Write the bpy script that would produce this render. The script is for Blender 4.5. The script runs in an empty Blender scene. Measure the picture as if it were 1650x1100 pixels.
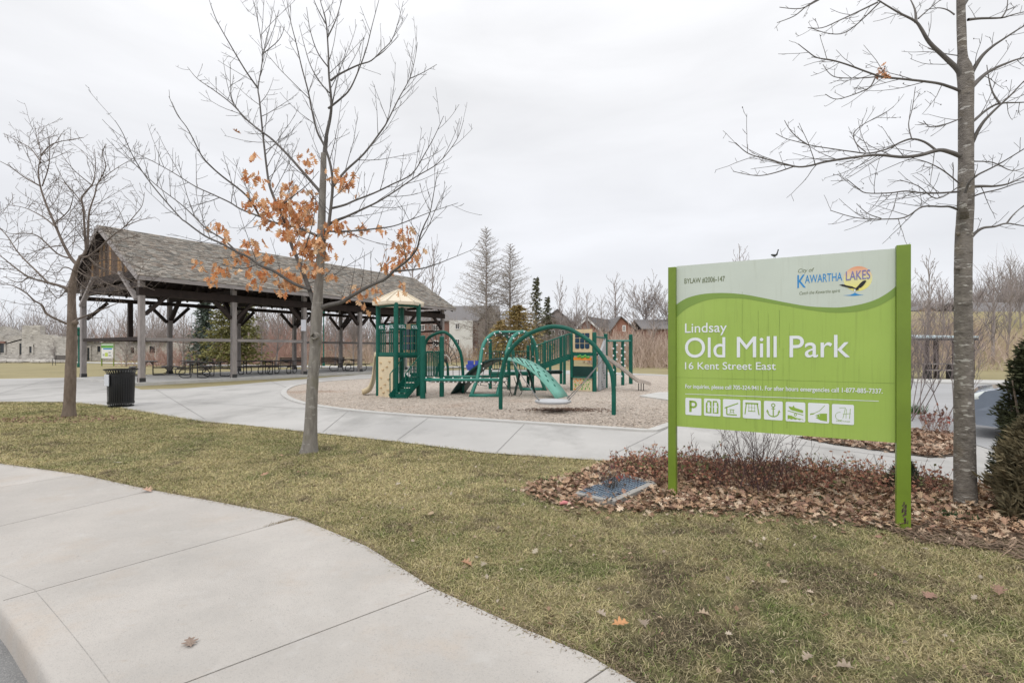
import bpy, math, random
import numpy as np
from mathutils import Vector, Matrix, noise as mnoise

# ---------------------------------------------------------------- camera, world, sun
SC = bpy.context.scene
F, CX, HY, EYE = 800.0, 825.0, 562.0, 1.55        # focal length in photo pixels, centre, horizon row, eye height
cam = bpy.data.cameras.new("camera")
cam_ob = bpy.data.objects.new("camera", cam)
SC.collection.objects.link(cam_ob)
cam.sensor_fit = 'HORIZONTAL'
cam.sensor_width = 36.0
cam.lens = F / 1650.0 * 36.0
cam.shift_y = (HY - 550.0) / 1650.0
cam.clip_start, cam.clip_end = 0.05, 3000.0
cam_ob.location = (0, 0, EYE)
cam_ob.rotation_euler = (math.radians(90), 0, 0)
SC.camera = cam_ob

SUN_EL, SUN_AZ = math.radians(48), math.radians(205)   # high behind the camera, a little to the left, through cloud
world = bpy.data.worlds.new("World")
SC.world = world
world.use_nodes = True
wn, wl = world.node_tree.nodes, world.node_tree.links
wn.clear()
w_out = wn.new('ShaderNodeOutputWorld')
w_bg = wn.new('ShaderNodeBackground'); w_bg.inputs['Strength'].default_value = 0.1
sky = wn.new('ShaderNodeTexSky'); sky.sky_type = 'NISHITA'; sky.sun_disc = False
sky.sun_elevation = SUN_EL; sky.sun_rotation = SUN_AZ
tc = wn.new('ShaderNodeTexCoord')
sep = wn.new('ShaderNodeSeparateXYZ'); wl.new(tc.outputs['Generated'], sep.inputs[0])
ramp = wn.new('ShaderNodeValToRGB')
ramp.color_ramp.interpolation = 'EASE'
e = ramp.color_ramp.elements
e[0].position = 0.0; e[0].color = (.76, .785, .84, 1)
e[1].position = 1.0; e[1].color = (1.0, 1.0, 1.0, 1)
a = e.new(0.12); a.color = (.775, .785, .82, 1)
b = e.new(0.55); b.color = (.83, .833, .85, 1)
wl.new(sep.outputs['Z'], ramp.inputs[0])
gain = wn.new('ShaderNodeMapRange')                    # an overcast sky is brightest overhead
gain.inputs['From Min'].default_value = 0.45; gain.inputs['From Max'].default_value = 1.0
gain.inputs['To Min'].default_value = 10.7; gain.inputs['To Max'].default_value = 17.0
wl.new(sep.outputs['Z'], gain.inputs['Value'])
mapn = wn.new('ShaderNodeMapping'); mapn.inputs['Scale'].default_value = (1.3, 1.3, 5.0)
mapn.inputs['Rotation'].default_value = (0.0, 0.18, 0.3)
wl.new(tc.outputs['Generated'], mapn.inputs[0])
cn = wn.new('ShaderNodeTexNoise'); cn.inputs['Scale'].default_value = 1.7; cn.inputs['Detail'].default_value = 6
cn.inputs['Roughness'].default_value = .5; cn.inputs['Distortion'].default_value = .35
wl.new(mapn.outputs[0], cn.inputs['Vector'])
cr = wn.new('ShaderNodeMapRange')
cr.inputs['From Min'].default_value = .3; cr.inputs['From Max'].default_value = .7
cr.inputs['To Min'].default_value = .88; cr.inputs['To Max'].default_value = 1.05
wl.new(cn.outputs['Fac'], cr.inputs['Value'])
mul = wn.new('ShaderNodeMath'); mul.operation = 'MULTIPLY'
wl.new(gain.outputs[0], mul.inputs[0]); wl.new(cr.outputs[0], mul.inputs[1])
vm = wn.new('ShaderNodeVectorMath'); vm.operation = 'SCALE'
wl.new(ramp.outputs[0], vm.inputs[0]); wl.new(mul.outputs[0], vm.inputs['Scale'])
mx = wn.new('ShaderNodeMix'); mx.data_type = 'RGBA'; mx.inputs[0].default_value = .95
wl.new(sky.outputs[0], mx.inputs[6]); wl.new(vm.outputs[0], mx.inputs[7])
wl.new(mx.outputs[2], w_bg.inputs['Color']); wl.new(w_bg.outputs[0], w_out.inputs[0])

sun = bpy.data.lights.new("sun", 'SUN'); sun.energy = 1.0; sun.angle = math.radians(20); sun.color = (1, .97, .92)
sun_ob = bpy.data.objects.new("sun", sun); SC.collection.objects.link(sun_ob)
sd = Vector((math.sin(SUN_AZ) * math.cos(SUN_EL), math.cos(SUN_AZ) * math.cos(SUN_EL), math.sin(SUN_EL)))
sun_ob.rotation_euler = sd.to_track_quat('Z', 'Y').to_euler()

SC.render.engine = 'CYCLES'
SC.view_settings.view_transform = 'Standard'
SC.view_settings.look = 'None'
SC.view_settings.exposure = 0.15
SC.view_settings.gamma = 1.0
SC.view_settings.use_curve_mapping = False
SC.cycles.max_bounces = 6
SC.cycles.transparent_max_bounces = 8

# ---------------------------------------------------------------- helpers
RNG = np.random.default_rng(11)
random.seed(5)
COL = SC.collection

def G(u, v, z=0.0):                      # photo pixel on the ground -> world point
    y = F * (EYE - z) / (v - HY)
    return Vector(((u - CX) / F * y, y, z))
def P(u, v, y):                          # photo pixel at distance y -> world point
    return Vector(((u - CX) / F * y, y, EYE - (v - HY) / F * y))

def empty(name, loc=(0, 0, 0)):
    o = bpy.data.objects.new(name, None); COL.objects.link(o)
    o.location = loc; o.empty_display_size = .2
    return o
def tag(o, label=None, cat=None, group=None, kind=None):
    if label: o['label'] = label
    if cat: o['category'] = cat
    if group: o['group'] = group
    if kind: o['kind'] = kind
    return o
def root_loc(o):
    while o.parent: o = o.parent
    return Vector(o.location)

class MB:
    def __init__(s): s.v = []; s.f = []; s.n = 0; s.c = []; s.col = None
    def add(s, verts, faces, col=None):
        b = s.n
        s.v.extend([tuple(p) for p in verts]); s.n += len(verts)
        s.f.extend([tuple(i + b for i in f) for f in faces])
        s.c.extend([col if col is not None else (1, 1, 1)] * len(verts))
        return s
    def box(s, c, size, rz=0.0, m=None):
        x, y, z = [k / 2 for k in size]
        vs = [Vector((i, j, k)) for k in (-z, z) for j in (-y, y) for i in (-x, x)]
        M = m if m else Matrix.Rotation(rz, 3, 'Z')
        c = Vector(c)
        return s.add([c + M @ q for q in vs], [(0, 2, 3, 1), (4, 5, 7, 6), (0, 1, 5, 4), (2, 6, 7, 3), (0, 4, 6, 2), (1, 3, 7, 5)])
    def beam(s, a, b, w, h, up=(0, 0, 1)):             # w across, h along up
        a, b = Vector(a), Vector(b); d = (b - a); L = d.length; d.normalize()
        up = Vector(up)
        if abs(d.dot(up)) > .99: up = Vector((0, 1, 0))
        x = d.cross(up).normalized(); y = x.cross(d).normalized()
        M = Matrix((x, d, y)).transposed()
        return s.box((a + b) / 2, (w, L, h), m=M)
    def tube(s, pts, r, sides=6, cap=True, col=None):
        pts = [Vector(p) for p in pts]; n = len(pts)
        rs = r if hasattr(r, '__len__') else [r] * n
        t0 = (pts[1] - pts[0]).normalized()
        ref = Vector((0, 0, 1)) if abs(t0.z) < .9 else Vector((1, 0, 0))
        x = t0.cross(ref).normalized()
        vs = []
        for i in range(n):
            t = (pts[min(i + 1, n - 1)] - pts[max(i - 1, 0)])
            if t.length < 1e-9: t = t0
            t = t.normalized()
            x = (x - t * x.dot(t)); x = x.normalized() if x.length > 1e-6 else t.orthogonal().normalized()
            y = t.cross(x)
            for k in range(sides):
                a = 2 * math.pi * k / sides
                vs.append(pts[i] + (x * math.cos(a) + y * math.sin(a)) * rs[i])
        fs = [(i * sides + k, i * sides + (k + 1) % sides, (i + 1) * sides + (k + 1) % sides, (i + 1) * sides + k)
              for i in range(n - 1) for k in range(sides)]
        if cap:
            fs.append(tuple(range(sides - 1, -1, -1))); fs.append(tuple((n - 1) * sides + k for k in range(sides)))
        return s.add(vs, fs, col)
    def lathe(s, c, prof, seg=24, close=False):        # prof: (radius, z)
        c = Vector(c); n = len(prof); vs = []
        for r, z in prof:
            for k in range(seg):
                a = 2 * math.pi * k / seg
                vs.append(c + Vector((r * math.cos(a), r * math.sin(a), z)))
        fs = [(i * seg + k, i * seg + (k + 1) % seg, (i + 1) * seg + (k + 1) % seg, (i + 1) * seg + k)
              for i in range(n - 1) for k in range(seg)]
        if close:
            fs.append(tuple(range(seg - 1, -1, -1))); fs.append(tuple((n - 1) * seg + k for k in range(seg)))
        return s.add(vs, fs)
    def prism(s, poly, d):                             # poly: 3-D points in one plane, extruded by vector d
        poly = [Vector(p) for p in poly]; d = Vector(d); n = len(poly)
        return s.add(poly + [p + d for p in poly],
                     [tuple(range(n - 1, -1, -1)), tuple(range(n, 2 * n))] + [(i, (i + 1) % n, (i + 1) % n + n, i + n) for i in range(n)])
    def sphere(s, c, r, seg=8, rings=5, sc=(1, 1, 1), m=None):
        c = Vector(c); vs = [Vector((0, 0, -1))]; fs = []
        for i in range(1, rings):
            th = math.pi * i / rings - math.pi / 2
            for k in range(seg):
                a = 2 * math.pi * k / seg
                vs.append(Vector((math.cos(th) * math.cos(a), math.cos(th) * math.sin(a), math.sin(th))))
        vs.append(Vector((0, 0, 1)))
        top = len(vs) - 1
        for k in range(seg):
            fs.append((0, 1 + (k + 1) % seg, 1 + k))
            fs.append((top, top - seg + k, top - seg + (k + 1) % seg))
        for i in range(rings - 2):
            for k in range(seg):
                a = 1 + i * seg
                fs.append((a + k, a + (k + 1) % seg, a + seg + (k + 1) % seg, a + seg + k))
        out = []
        for q in vs:
            q = Vector((q.x * sc[0], q.y * sc[1], q.z * sc[2])) * r
            if m: q = m @ q
            out.append(c + q)
        return s.add(out, fs)
    def build(s, name, mat, parent=None, label=None, smooth=False, bevel=0, kind=None):
        off = root_loc(parent) if parent else Vector((0, 0, 0))
        me = bpy.data.meshes.new(name)
        V = np.array(s.v, dtype=np.float64).reshape(-1, 3) - np.array(off)
        me.from_pydata(V.tolist(), [], s.f)
        if any(c != (1, 1, 1) for c in s.c[:2000:7]) or s.col:
            at = me.color_attributes.new("Col", 'FLOAT_COLOR', 'POINT')
            at.data.foreach_set('color', np.hstack([np.array(s.c, dtype=np.float32), np.ones((len(s.c), 1), np.float32)]).ravel())
        if mat: me.materials.append(mat)
        if smooth: me.shade_smooth()
        me.update()
        o = bpy.data.objects.new(name, me); COL.objects.link(o)
        if parent: o.parent = parent
        if label: o['label'] = label
        if kind: o['kind'] = kind
        if bevel:
            b = o.modifiers.new('bevel', 'BEVEL'); b.width = bevel; b.segments = 2; b.limit_method = 'ANGLE'
        return o

def kids(o): return list(o.children)
def copy_tree(o, parent=None):
    c = o.copy(); COL.objects.link(c)
    if parent: c.parent = parent
    for ch in kids(o): copy_tree(ch, c)
    return c

# ---- smooth value noise shared by the lawn sheet and its blades
_grid = np.random.default_rng(3).random((256, 256))
def vnoise(x, y, sc, seed=0):
    x = np.asarray(x) / sc + seed * 17.3 + 1000; y = np.asarray(y) / sc + seed * 9.7 + 1000
    xi, yi = np.floor(x).astype(int), np.floor(y).astype(int)
    fx, fy = x - xi, y - yi
    fx, fy = fx * fx * (3 - 2 * fx), fy * fy * (3 - 2 * fy)
    g = lambda a, b: _grid[a % 256, b % 256]
    return (g(xi, yi) * (1 - fx) + g(xi + 1, yi) * fx) * (1 - fy) + (g(xi, yi + 1) * (1 - fx) + g(xi + 1, yi + 1) * fx) * fy
def inpoly(x, y, poly):
    x, y = np.asarray(x), np.asarray(y); r = np.zeros(x.shape, bool); n = len(poly)
    for i in range(n):
        x0, y0 = poly[i][0], poly[i][1]; x1, y1 = poly[i - 1][0], poly[i - 1][1]
        c = ((y0 > y) != (y1 > y)) & (x < (x1 - x0) * (y - y0) / ((y1 - y0) if y1 != y0 else 1e-12) + x0)
        r ^= c
    return r
def clip(poly, p, n):                    # keep the side where (q-p).n >= 0
    out = []
    for i in range(len(poly)):
        a, b = poly[i], poly[(i + 1) % len(poly)]
        da = (a[0] - p[0]) * n[0] + (a[1] - p[1]) * n[1]; db = (b[0] - p[0]) * n[0] + (b[1] - p[1]) * n[1]
        if da >= 0: out.append(a)
        if da * db < 0:
            t = da / (da - db); out.append((a[0] + (b[0] - a[0]) * t, a[1] + (b[1] - a[1]) * t))
    return out
def smooth_line(pts, per=6):             # Catmull-Rom through points
    pts = [Vector(p) for p in pts]; out = []
    for i in range(len(pts) - 1):
        p0 = pts[max(i - 1, 0)]; p1 = pts[i]; p2 = pts[i + 1]; p3 = pts[min(i + 2, len(pts) - 1)]
        for k in range(per):
            t = k / per
            out.append(.5 * ((2 * p1) + (p2 - p0) * t + (2 * p0 - 5 * p1 + 4 * p2 - p3) * t * t + (3 * p1 - p0 - 3 * p2 + p3) * t ** 3))
    out.append(pts[-1])
    return out

# ---------------------------------------------------------------- materials
def newmat(name):
    m = bpy.data.materials.new(name); m.use_nodes = True
    return m, m.node_tree.nodes, m.node_tree.links, m.node_tree.nodes['Principled BSDF']
def mat(name, col, rough=.6, var=.12, scale=6.0, bump=0.0, bscale=60.0, metal=0.0, spec=.5, col2=None, stretch=None, detail=5, bdist=.01, rng=(.3, .7)):
    m, n, l, p = newmat(name)
    p.inputs['Roughness'].default_value = rough; p.inputs['Metallic'].default_value = metal
    p.inputs['Specular IOR Level'].default_value = spec
    tcn = n.new('ShaderNodeTexCoord'); vec = tcn.outputs['Object']
    if stretch:
        mp = n.new('ShaderNodeMapping'); mp.inputs['Scale'].default_value = stretch; l.new(vec, mp.inputs[0]); vec = mp.outputs[0]
    ns = n.new('ShaderNodeTexNoise'); ns.inputs['Scale'].default_value = scale; ns.inputs['Detail'].default_value = detail
    ns.inputs['Roughness'].default_value = .62
    l.new(vec, ns.inputs['Vector'])
    cr = n.new('ShaderNodeValToRGB'); e = cr.color_ramp.elements
    c2 = col2 if col2 else tuple(min(1, c * (1 + var)) for c in col)
    c1 = col if col2 else tuple(c * (1 - var) for c in col)
    e[0].position = rng[0]; e[0].color = (*c1, 1); e[1].position = rng[1]; e[1].color = (*c2, 1)
    l.new(ns.outputs['Fac'], cr.inputs[0]); l.new(cr.outputs[0], p.inputs['Base Color'])
    if bump:
        nb = n.new('ShaderNodeTexNoise'); nb.inputs['Scale'].default_value = bscale; nb.inputs['Detail'].default_value = 4
        l.new(vec, nb.inputs['Vector'])
        bp = n.new('ShaderNodeBump'); bp.inputs['Strength'].default_value = bump; bp.inputs['Distance'].default_value = bdist
        l.new(nb.outputs['Fac'], bp.inputs['Height']); l.new(bp.outputs[0], p.inputs['Normal'])
    return m
def layer(m, col, scale, lo, hi, amount=1.0, stretch=None, detail=4, seed=0.0):    # a second noise-masked colour over the base
    n, l = m.node_tree.nodes, m.node_tree.links; p = n['Principled BSDF']
    src = p.inputs['Base Color'].links[0].from_socket
    tcn = n.new('ShaderNodeTexCoord'); mp = n.new('ShaderNodeMapping')
    mp.inputs['Scale'].default_value = stretch or (1, 1, 1); mp.inputs['Location'].default_value = (seed, seed * .7, seed * .3)
    l.new(tcn.outputs['Object'], mp.inputs[0])
    ns = n.new('ShaderNodeTexNoise'); ns.inputs['Scale'].default_value = scale; ns.inputs['Detail'].default_value = detail
    ns.inputs['Roughness'].default_value = .65
    l.new(mp.outputs[0], ns.inputs['Vector'])
    mr = n.new('ShaderNodeMapRange'); mr.inputs['From Min'].default_value = lo; mr.inputs['From Max'].default_value = hi
    mr.inputs['To Max'].default_value = amount
    l.new(ns.outputs['Fac'], mr.inputs['Value'])
    mx = n.new('ShaderNodeMix'); mx.data_type = 'RGBA'
    l.new(mr.outputs[0], mx.inputs[0]); l.new(src, mx.inputs[6]); mx.inputs[7].default_value = (*col, 1)
    l.new(mx.outputs[2], p.inputs['Base Color'])
    return m
def attr_mat(name, rough=.8, sss=False, fine=0.0, fscale=40, spec=.2, bump=0):       # colour from the mesh's own colour attribute
    m, n, l, p = newmat(name)
    p.inputs['Roughness'].default_value = rough; p.inputs['Specular IOR Level'].default_value = spec
    at = n.new('ShaderNodeAttribute'); at.attribute_name = 'Col'
    src = at.outputs['Color']
    if fine:
        tcn = n.new('ShaderNodeTexCoord'); ns = n.new('ShaderNodeTexNoise'); ns.inputs['Scale'].default_value = fscale
        ns.inputs['Detail'].default_value = 6; ns.inputs['Roughness'].default_value = .7
        l.new(tcn.outputs['Object'], ns.inputs['Vector'])
        mr = n.new('ShaderNodeMapRange'); mr.inputs['From Min'].default_value = .3; mr.inputs['From Max'].default_value = .7
        mr.inputs['To Min'].default_value = 1 - fine; mr.inputs['To Max'].default_value = 1 + fine
        l.new(ns.outputs['Fac'], mr.inputs['Value'])
        vm = n.new('ShaderNodeVectorMath'); vm.operation = 'SCALE'; l.new(src, vm.inputs[0]); l.new(mr.outputs[0], vm.inputs['Scale'])
        src = vm.outputs[0]
        if bump:
            bp = n.new('ShaderNodeBump'); bp.inputs['Strength'].default_value = bump; bp.inputs['Distance'].default_value = .02
            l.new(ns.outputs['Fac'], bp.inputs['Height']); l.new(bp.outputs[0], p.inputs['Normal'])
    l.new(src, p.inputs['Base Color'])
    return m

M = {}
M['concrete'] = mat('concrete', (.44, .412, .382), .85, scale=1.2, var=.07, bump=.5, bscale=150, bdist=.006)
layer(M['concrete'], (.42, .32, .23), 1.9, .53, .72, .32, seed=3, detail=8)
def island_tone(m, lo, hi):              # slab to slab differences of the pour
    n, l = m.node_tree.nodes, m.node_tree.links; p = n['Principled BSDF']; src = p.inputs['Base Color'].links[0].from_socket
    g = n.new('ShaderNodeNewGeometry'); mr = n.new('ShaderNodeMapRange'); mr.inputs['To Min'].default_value = lo; mr.inputs['To Max'].default_value = hi
    l.new(g.outputs['Random Per Island'], mr.inputs['Value']); vm = n.new('ShaderNodeVectorMath'); vm.operation = 'SCALE'
    l.new(src, vm.inputs[0]); l.new(mr.outputs[0], vm.inputs['Scale']); l.new(vm.outputs[0], p.inputs['Base Color'])
island_tone(M['concrete'], .95, 1.05)
layer(M['concrete'], (.27, .26, .25), 95, .54, .66, .45, seed=8)
layer(M['concrete'], (.34, .26, .19), 7, .62, .74, .32, stretch=(1, 2.2, 1), seed=31, detail=8)
layer(M['concrete'], (.12, .11, .10), 22, .70, .74, .8, seed=41)
layer(M['concrete'], (.31, .295, .275), .55, .46, .72, .65, seed=14, detail=7)
layer(M['concrete'], (.50, .485, .465), 5.5, .58, .76, .4, seed=21)
M['path'] = mat('path_concrete', (.43, .418, .402), .85, scale=.35, var=.11, bump=.2, bscale=90, bdist=.004, detail=8)
layer(M['path'], (.27, .262, .25), .9, .48, .68, .7, stretch=(1, .5, 1), seed=5, detail=8)
layer(M['path'], (.34, .33, .32), 40, .6, .75, .4, seed=9)
M['curb'] = mat('curb_concrete', (.47, .46, .44), .85, scale=2, var=.1, bump=.2, bscale=120, bdist=.004)
M['asphalt'] = mat('asphalt', (.2, .2, .2), .9, scale=3, var=.15, bump=.6, bscale=140, bdist=.008)
layer(M['asphalt'], (.33, .32, .31), 90, .5, .68, .9, seed=2)
M['lot'] = mat('worn_asphalt', (.34, .34, .345), .9, scale=.3, var=.1, bump=.2, bscale=80)
layer(M['lot'], (.27, .27, .27), .8, .52, .7, .6, stretch=(.2, 2.0, 1), seed=4)
M['mulch'] = mat('wood_chips', (.46, .40, .345), .95, scale=.6, var=.08, bump=.9, bscale=60, bdist=.02)
layer(M['mulch'], (.20, .14, .10), 48, .54, .66, .8, seed=6, detail=6)
layer(M['mulch'], (.62, .56, .50), 60, .56, .66, .8, seed=16, detail=6)
layer(M['mulch'], (.30, .19, .13), .35, .58, .72, .6, seed=26)
M['far_grass'] = mat('far_grass', (.22, .19, .09), .95, scale=.25, col2=(.32, .27, .14), bump=.3, bscale=20, bdist=.03)
layer(M['far_grass'], (.20, .17, .10), 1.6, .5, .75, .6, seed=3)
m_ = attr_mat('papery_leaves', .75, fine=.15, fscale=60)        # thin dead leaves let some light through
_n, _l = m_.node_tree.nodes, m_.node_tree.links; _p = _n['Principled BSDF']; _t = _n.new('ShaderNodeBsdfTranslucent'); _x = _n.new('ShaderNodeMixShader'); _x.inputs[0].default_value = .4
_l.new(_p.inputs['Base Color'].links[0].from_socket, _t.inputs['Color']); _l.new(_p.outputs[0], _x.inputs[1]); _l.new(_t.outputs[0], _x.inputs[2]); _l.new(_x.outputs[0], _n['Material Output'].inputs['Surface'])
M['tree_leaf'] = m_
M['soil'] = mat('soil', (.10, .075, .055), .95, scale=8, var=.35, bump=.8, bscale=40, bdist=.03)
M['lawn'] = attr_mat('lawn_ground', .95, fine=.45, fscale=55, bump=.5)
M['blades'] = attr_mat('grass_blades', .8)
M['leaf'] = attr_mat('dry_leaves', .75, fine=.2, fscale=60)
M['wood'] = mat('weathered_wood', (.28, .252, .24), .85, scale=5, stretch=(3, 3, .5), var=.25, bump=.3, bscale=25, bdist=.01)
layer(M['wood'], (.36, .335, .325), 9, .52, .7, .7, stretch=(4, 4, .35), seed=4)
M['beam_grey'] = mat('weathered_beam', (.27, .245, .235), .85, scale=4, stretch=(.6, .6, 4), var=.22, bump=.25, bscale=25)
layer(M['beam_grey'], (.38, .36, .35), 6, .5, .7, .6, stretch=(.5, .5, 6), seed=4)
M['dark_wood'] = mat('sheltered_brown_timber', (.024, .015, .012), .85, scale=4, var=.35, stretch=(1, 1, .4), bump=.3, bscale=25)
M['gable'] = mat('gable_boards', (.16, .10, .065), .85, scale=3, stretch=(5, 5, .5), col2=(.40, .24, .11), bump=.3, bscale=20, rng=(.42, .62))
layer(M['gable'], (.20, .17, .155), 1.4, .45, .6, .8, stretch=(2.5, 2.5, .5), seed=9)
M['bark_oak'] = mat('oak_bark', (.15, .135, .118), .9, scale=6, stretch=(3, 3, .8), col2=(.27, .25, .22), bump=.7, bscale=45, bdist=.012)
layer(M['bark_oak'], (.40, .39, .36), 9, .6, .7, .7, stretch=(1, 1, 2.0), seed=3)
layer(M['bark_oak'], (.16, .15, .08), 3, .55, .7, .5, seed=13)
M['bark_grey'] = mat('grey_bark', (.115, .10, .088), .9, scale=11, stretch=(1, 1, 1.4), col2=(.24, .215, .19), bump=.9, bscale=45, bdist=.014)
layer(M['bark_grey'], (.46, .44, .41), 7, .61, .64, .85, stretch=(1, 1, 4.2), seed=3, detail=2)
layer(M['bark_grey'], (.07, .06, .052), 9, .58, .66, .7, stretch=(1, 1, 4.5), seed=23)
layer(M['bark_grey'], (.17, .13, .075), 3, .55, .72, .6, seed=11)
M['bark_brown'] = mat('brown_bark', (.13, .098, .075), .9, scale=6, stretch=(2.5, 2.5, .8), col2=(.23, .18, .14), bump=.8, bscale=40, bdist=.015)
M['twig_dark'] = mat('dark_twigs', (.10, .088, .078), .85, scale=4, var=.3)
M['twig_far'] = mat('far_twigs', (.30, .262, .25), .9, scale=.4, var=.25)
M['twig_brown'] = mat('brown_brush_twigs', (.45, .35, .285), .9, scale=.25, var=.25)
M['twig_red'] = mat('red_brush_twigs', (.30, .185, .155), .9, scale=.3, var=.25)
M['green'] = mat('green_paint', (.002, .088, .062), .5, scale=2, var=.12, spec=.3)
layer(M['green'], (.016, .15, .11), 4, .5, .75, .55, seed=7); layer(M['green'], (.012, .05, .035), 9, .62, .75, .5, seed=17)
M['green_dark'] = mat('dark_and_shaded_green', (.003, .035, .03), .45, scale=2, var=.15)  # also colours in the shaded half of the arched climber
M['teal'] = mat('pale_green_paint', (.022, .19, .145), .45, scale=2, var=.12)
M['mint'] = mat('lit_green_sheet', (.15, .38, .31), .5, scale=2, var=.1)  # lit half of the arched climber, the light put into the colour
M['tan'] = mat('tan_plastic', (.62, .52, .35), .5, scale=1.5, var=.06)
M['tan_roof'] = mat('tan_roof_plastic', (.66, .58, .45), .5, scale=3, var=.06)
M['tan2'] = mat('darker_tan_plastic', (.52, .38, .22), .5, scale=1.5, var=.08)
M['navy'] = mat('dark_blue_plastic', (.012, .04, .075), .3, var=.1)
M['blue'] = mat('blue_plastic', (.04, .07, .36), .35, var=.1)
M['rope'] = mat('dark_rope', (.05, .05, .045), .9, var=.2)
M['white'] = mat('white_plastic', (.78, .78, .78), .5, var=.03)
M['steel'] = mat('galvanised_steel', (.42, .42, .43), .4, metal=.6, var=.1, scale=8)
M['chain'] = mat('chain_steel', (.22, .22, .22), .5, metal=.5, var=.1)
M['wallgrey'] = mat('grey_climbing_panel', (.40, .41, .42), .6, scale=3, var=.1, bump=.4, bscale=10, bdist=.03)
M['orange'] = mat('orange_plastic', (.75, .25, .03), .5, var=.15, scale=9)
M['leafgreen'] = mat('bright_green_plastic', (.12, .36, .07), .5, var=.2, scale=9)
M['black'] = mat('black_powder_coat', (.006, .006, .007), .45, var=.2)
M['paper'] = mat('paper_notice', (.68, .70, .76), .7, var=.03)
M['table'] = mat('brown_plastic_boards', (.055, .042, .038), .6, scale=4, stretch=(1, 6, 1), var=.3)
M['table_steel'] = mat('dark_steel_tube', (.045, .045, .047), .45, metal=.3, var=.2)
M['stone'] = mat('ruin_stone', (.43, .405, .37), .9, scale=.5, var=.18, bump=.6, bscale=3, bdist=.1)
layer(M['stone'], (.20, .18, .16), 2.4, .55, .62, .7, stretch=(.8, .8, 2.4), seed=4)
layer(M['stone'], (.62, .59, .545), 1.9, .54, .62, .7, stretch=(1, 1, 2.6), seed=14)
M['brick'] = mat('brown_brick', (.22, .125, .10), .9, scale=3, var=.16)
M['brick_red'] = mat('red_brick', (.29, .145, .105), .9, scale=3, var=.16)
M['siding'] = mat('pale_siding', (.66, .655, .63), .8, scale=1, var=.06)
M['tan_wall'] = mat('tan_siding', (.42, .31, .20), .85, scale=1, var=.1)
M['grey_wall'] = mat('grey_brown_siding', (.25, .21, .19), .85, scale=1, var=.1)
M['roof_grey'] = mat('grey_shingles', (.17, .16, .16), .9, scale=5, var=.2, stretch=(1, 1, 4))
M['glass'] = mat('window_glass', (.03, .035, .04), .12, var=.1)
M['trim'] = mat('white_trim', (.72, .72, .72), .6, var=.04)
# ---------------------------------------------------------------- the setting: ground sheets
def sheet(name, poly, mat_, z=0.0, label=None, thick=0.0):
    mb = MB(); pts = [Vector((p[0], p[1], z)) for p in poly]
    if thick: mb.prism([q - Vector((0, 0, thick)) for q in pts], (0, 0, thick))
    else: mb.add(pts, [tuple(range(len(pts)))])
    o = mb.build(name, mat_); o['kind'] = 'structure'
    if label: o['label'] = label
    return o
def gpoly(px, z=0.0): return [(G(u, v, z).x, G(u, v, z).y) for u, v in px]

# wide ground, gently rising hill to the right behind the lot
mb = MB(); n = 70
xs = np.concatenate([np.linspace(-420, -60, 14), np.linspace(-50, 110, 54), np.linspace(125, 420, 12)])
ys = np.concatenate([np.linspace(-25, 60, 30), np.linspace(64, 120, 18), np.linspace(140, 520, 14)])
def gz(x, y):
    h = 0.0
    if y > 30:
        t = min(1, max(0, (x - 26) / 26)) * min(1, max(0, (y - 33) / 22)); t = t * t * (3 - 2 * t); h += 5.2 * t
        t = min(1, max(0, (y - 44) / 30)) * min(1, max(0, (x - 6) / 10)); t = t * t * (3 - 2 * t); h += 1.6 * t
    if y > 120: h += (y - 120) * .022
    return h - .03
vs = [(x, y, gz(x, y)) for y in ys for x in xs]; nx = len(xs)
fs = [(j * nx + i, j * nx + i + 1, (j + 1) * nx + i + 1, (j + 1) * nx + i) for j in range(len(ys) - 1) for i in range(nx - 1)]
# leave the strip under the near kerb and road open (the road is lower)
fs = [f for f in fs if not (vs[f[0]][1] < 6.5 and vs[f[0]][0] < 1)]
mb.add(vs, fs); o = mb.build('ground', M['far_grass'], smooth=True); o['kind'] = 'structure'

# near sidewalk: slabs cast between real open joints, with a rounded kerb
grass_edge = [(-420, 690), (-200, 715), (0, 748), (130, 766), (240, 790), (360, 812), (480, 836), (590, 882), (700, 951), (830, 1010), (950, 1060), (1035, 1110), (1240, 1260)]
kerb_edge = [(172, 1290), (97, 1100), (57, 1035), (6, 971), (-80, 890), (-230, 800), (-420, 735)]
GE = gpoly(grass_edge); KE = gpoly(kerb_edge)
swpoly = GE + KE
def ln(a, b):                            # joint through two photo points: point and unit normal
    p, q = G(*a), G(*b); d = (q - p).normalized(); return ((p.x, p.y), (-d.y, d.x))
joints = [ln((0, 972), (475, 838)), ln((310, 1100), (698, 952)), ln((0, 850), (235, 794)), ln((0, 787), (115, 768)),
          ln((-190, 760), (-100, 742)), ln((760, 1230), (985, 1075))]
pieces = [swpoly]
for p, nn in joints:
    new = []
    for q in pieces:
        for s in (1, -1):
            m_ = (nn[0] * s, nn[1] * s)
            c = clip(q, (p[0] + m_[0] * .005, p[1] + m_[1] * .005), m_)
            if len(c) > 2: new.append(c)
    pieces = new
mb = MB()
for q in pieces:
    b = [Vector((x, y, -.20)) for x, y in q]
    mb.prism(b, (0, 0, .215))
sw = mb.build('sidewalk', M['concrete'], bevel=.006); sw['kind'] = 'structure'
# dirt that has settled in the open joints
mb = MB(); mb.add([Vector((x, y, -.012)) for x, y in swpoly], [tuple(range(len(swpoly)))])
jd = mb.build('joint_dirt', M['soil']); jd['kind'] = 'structure'
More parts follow.
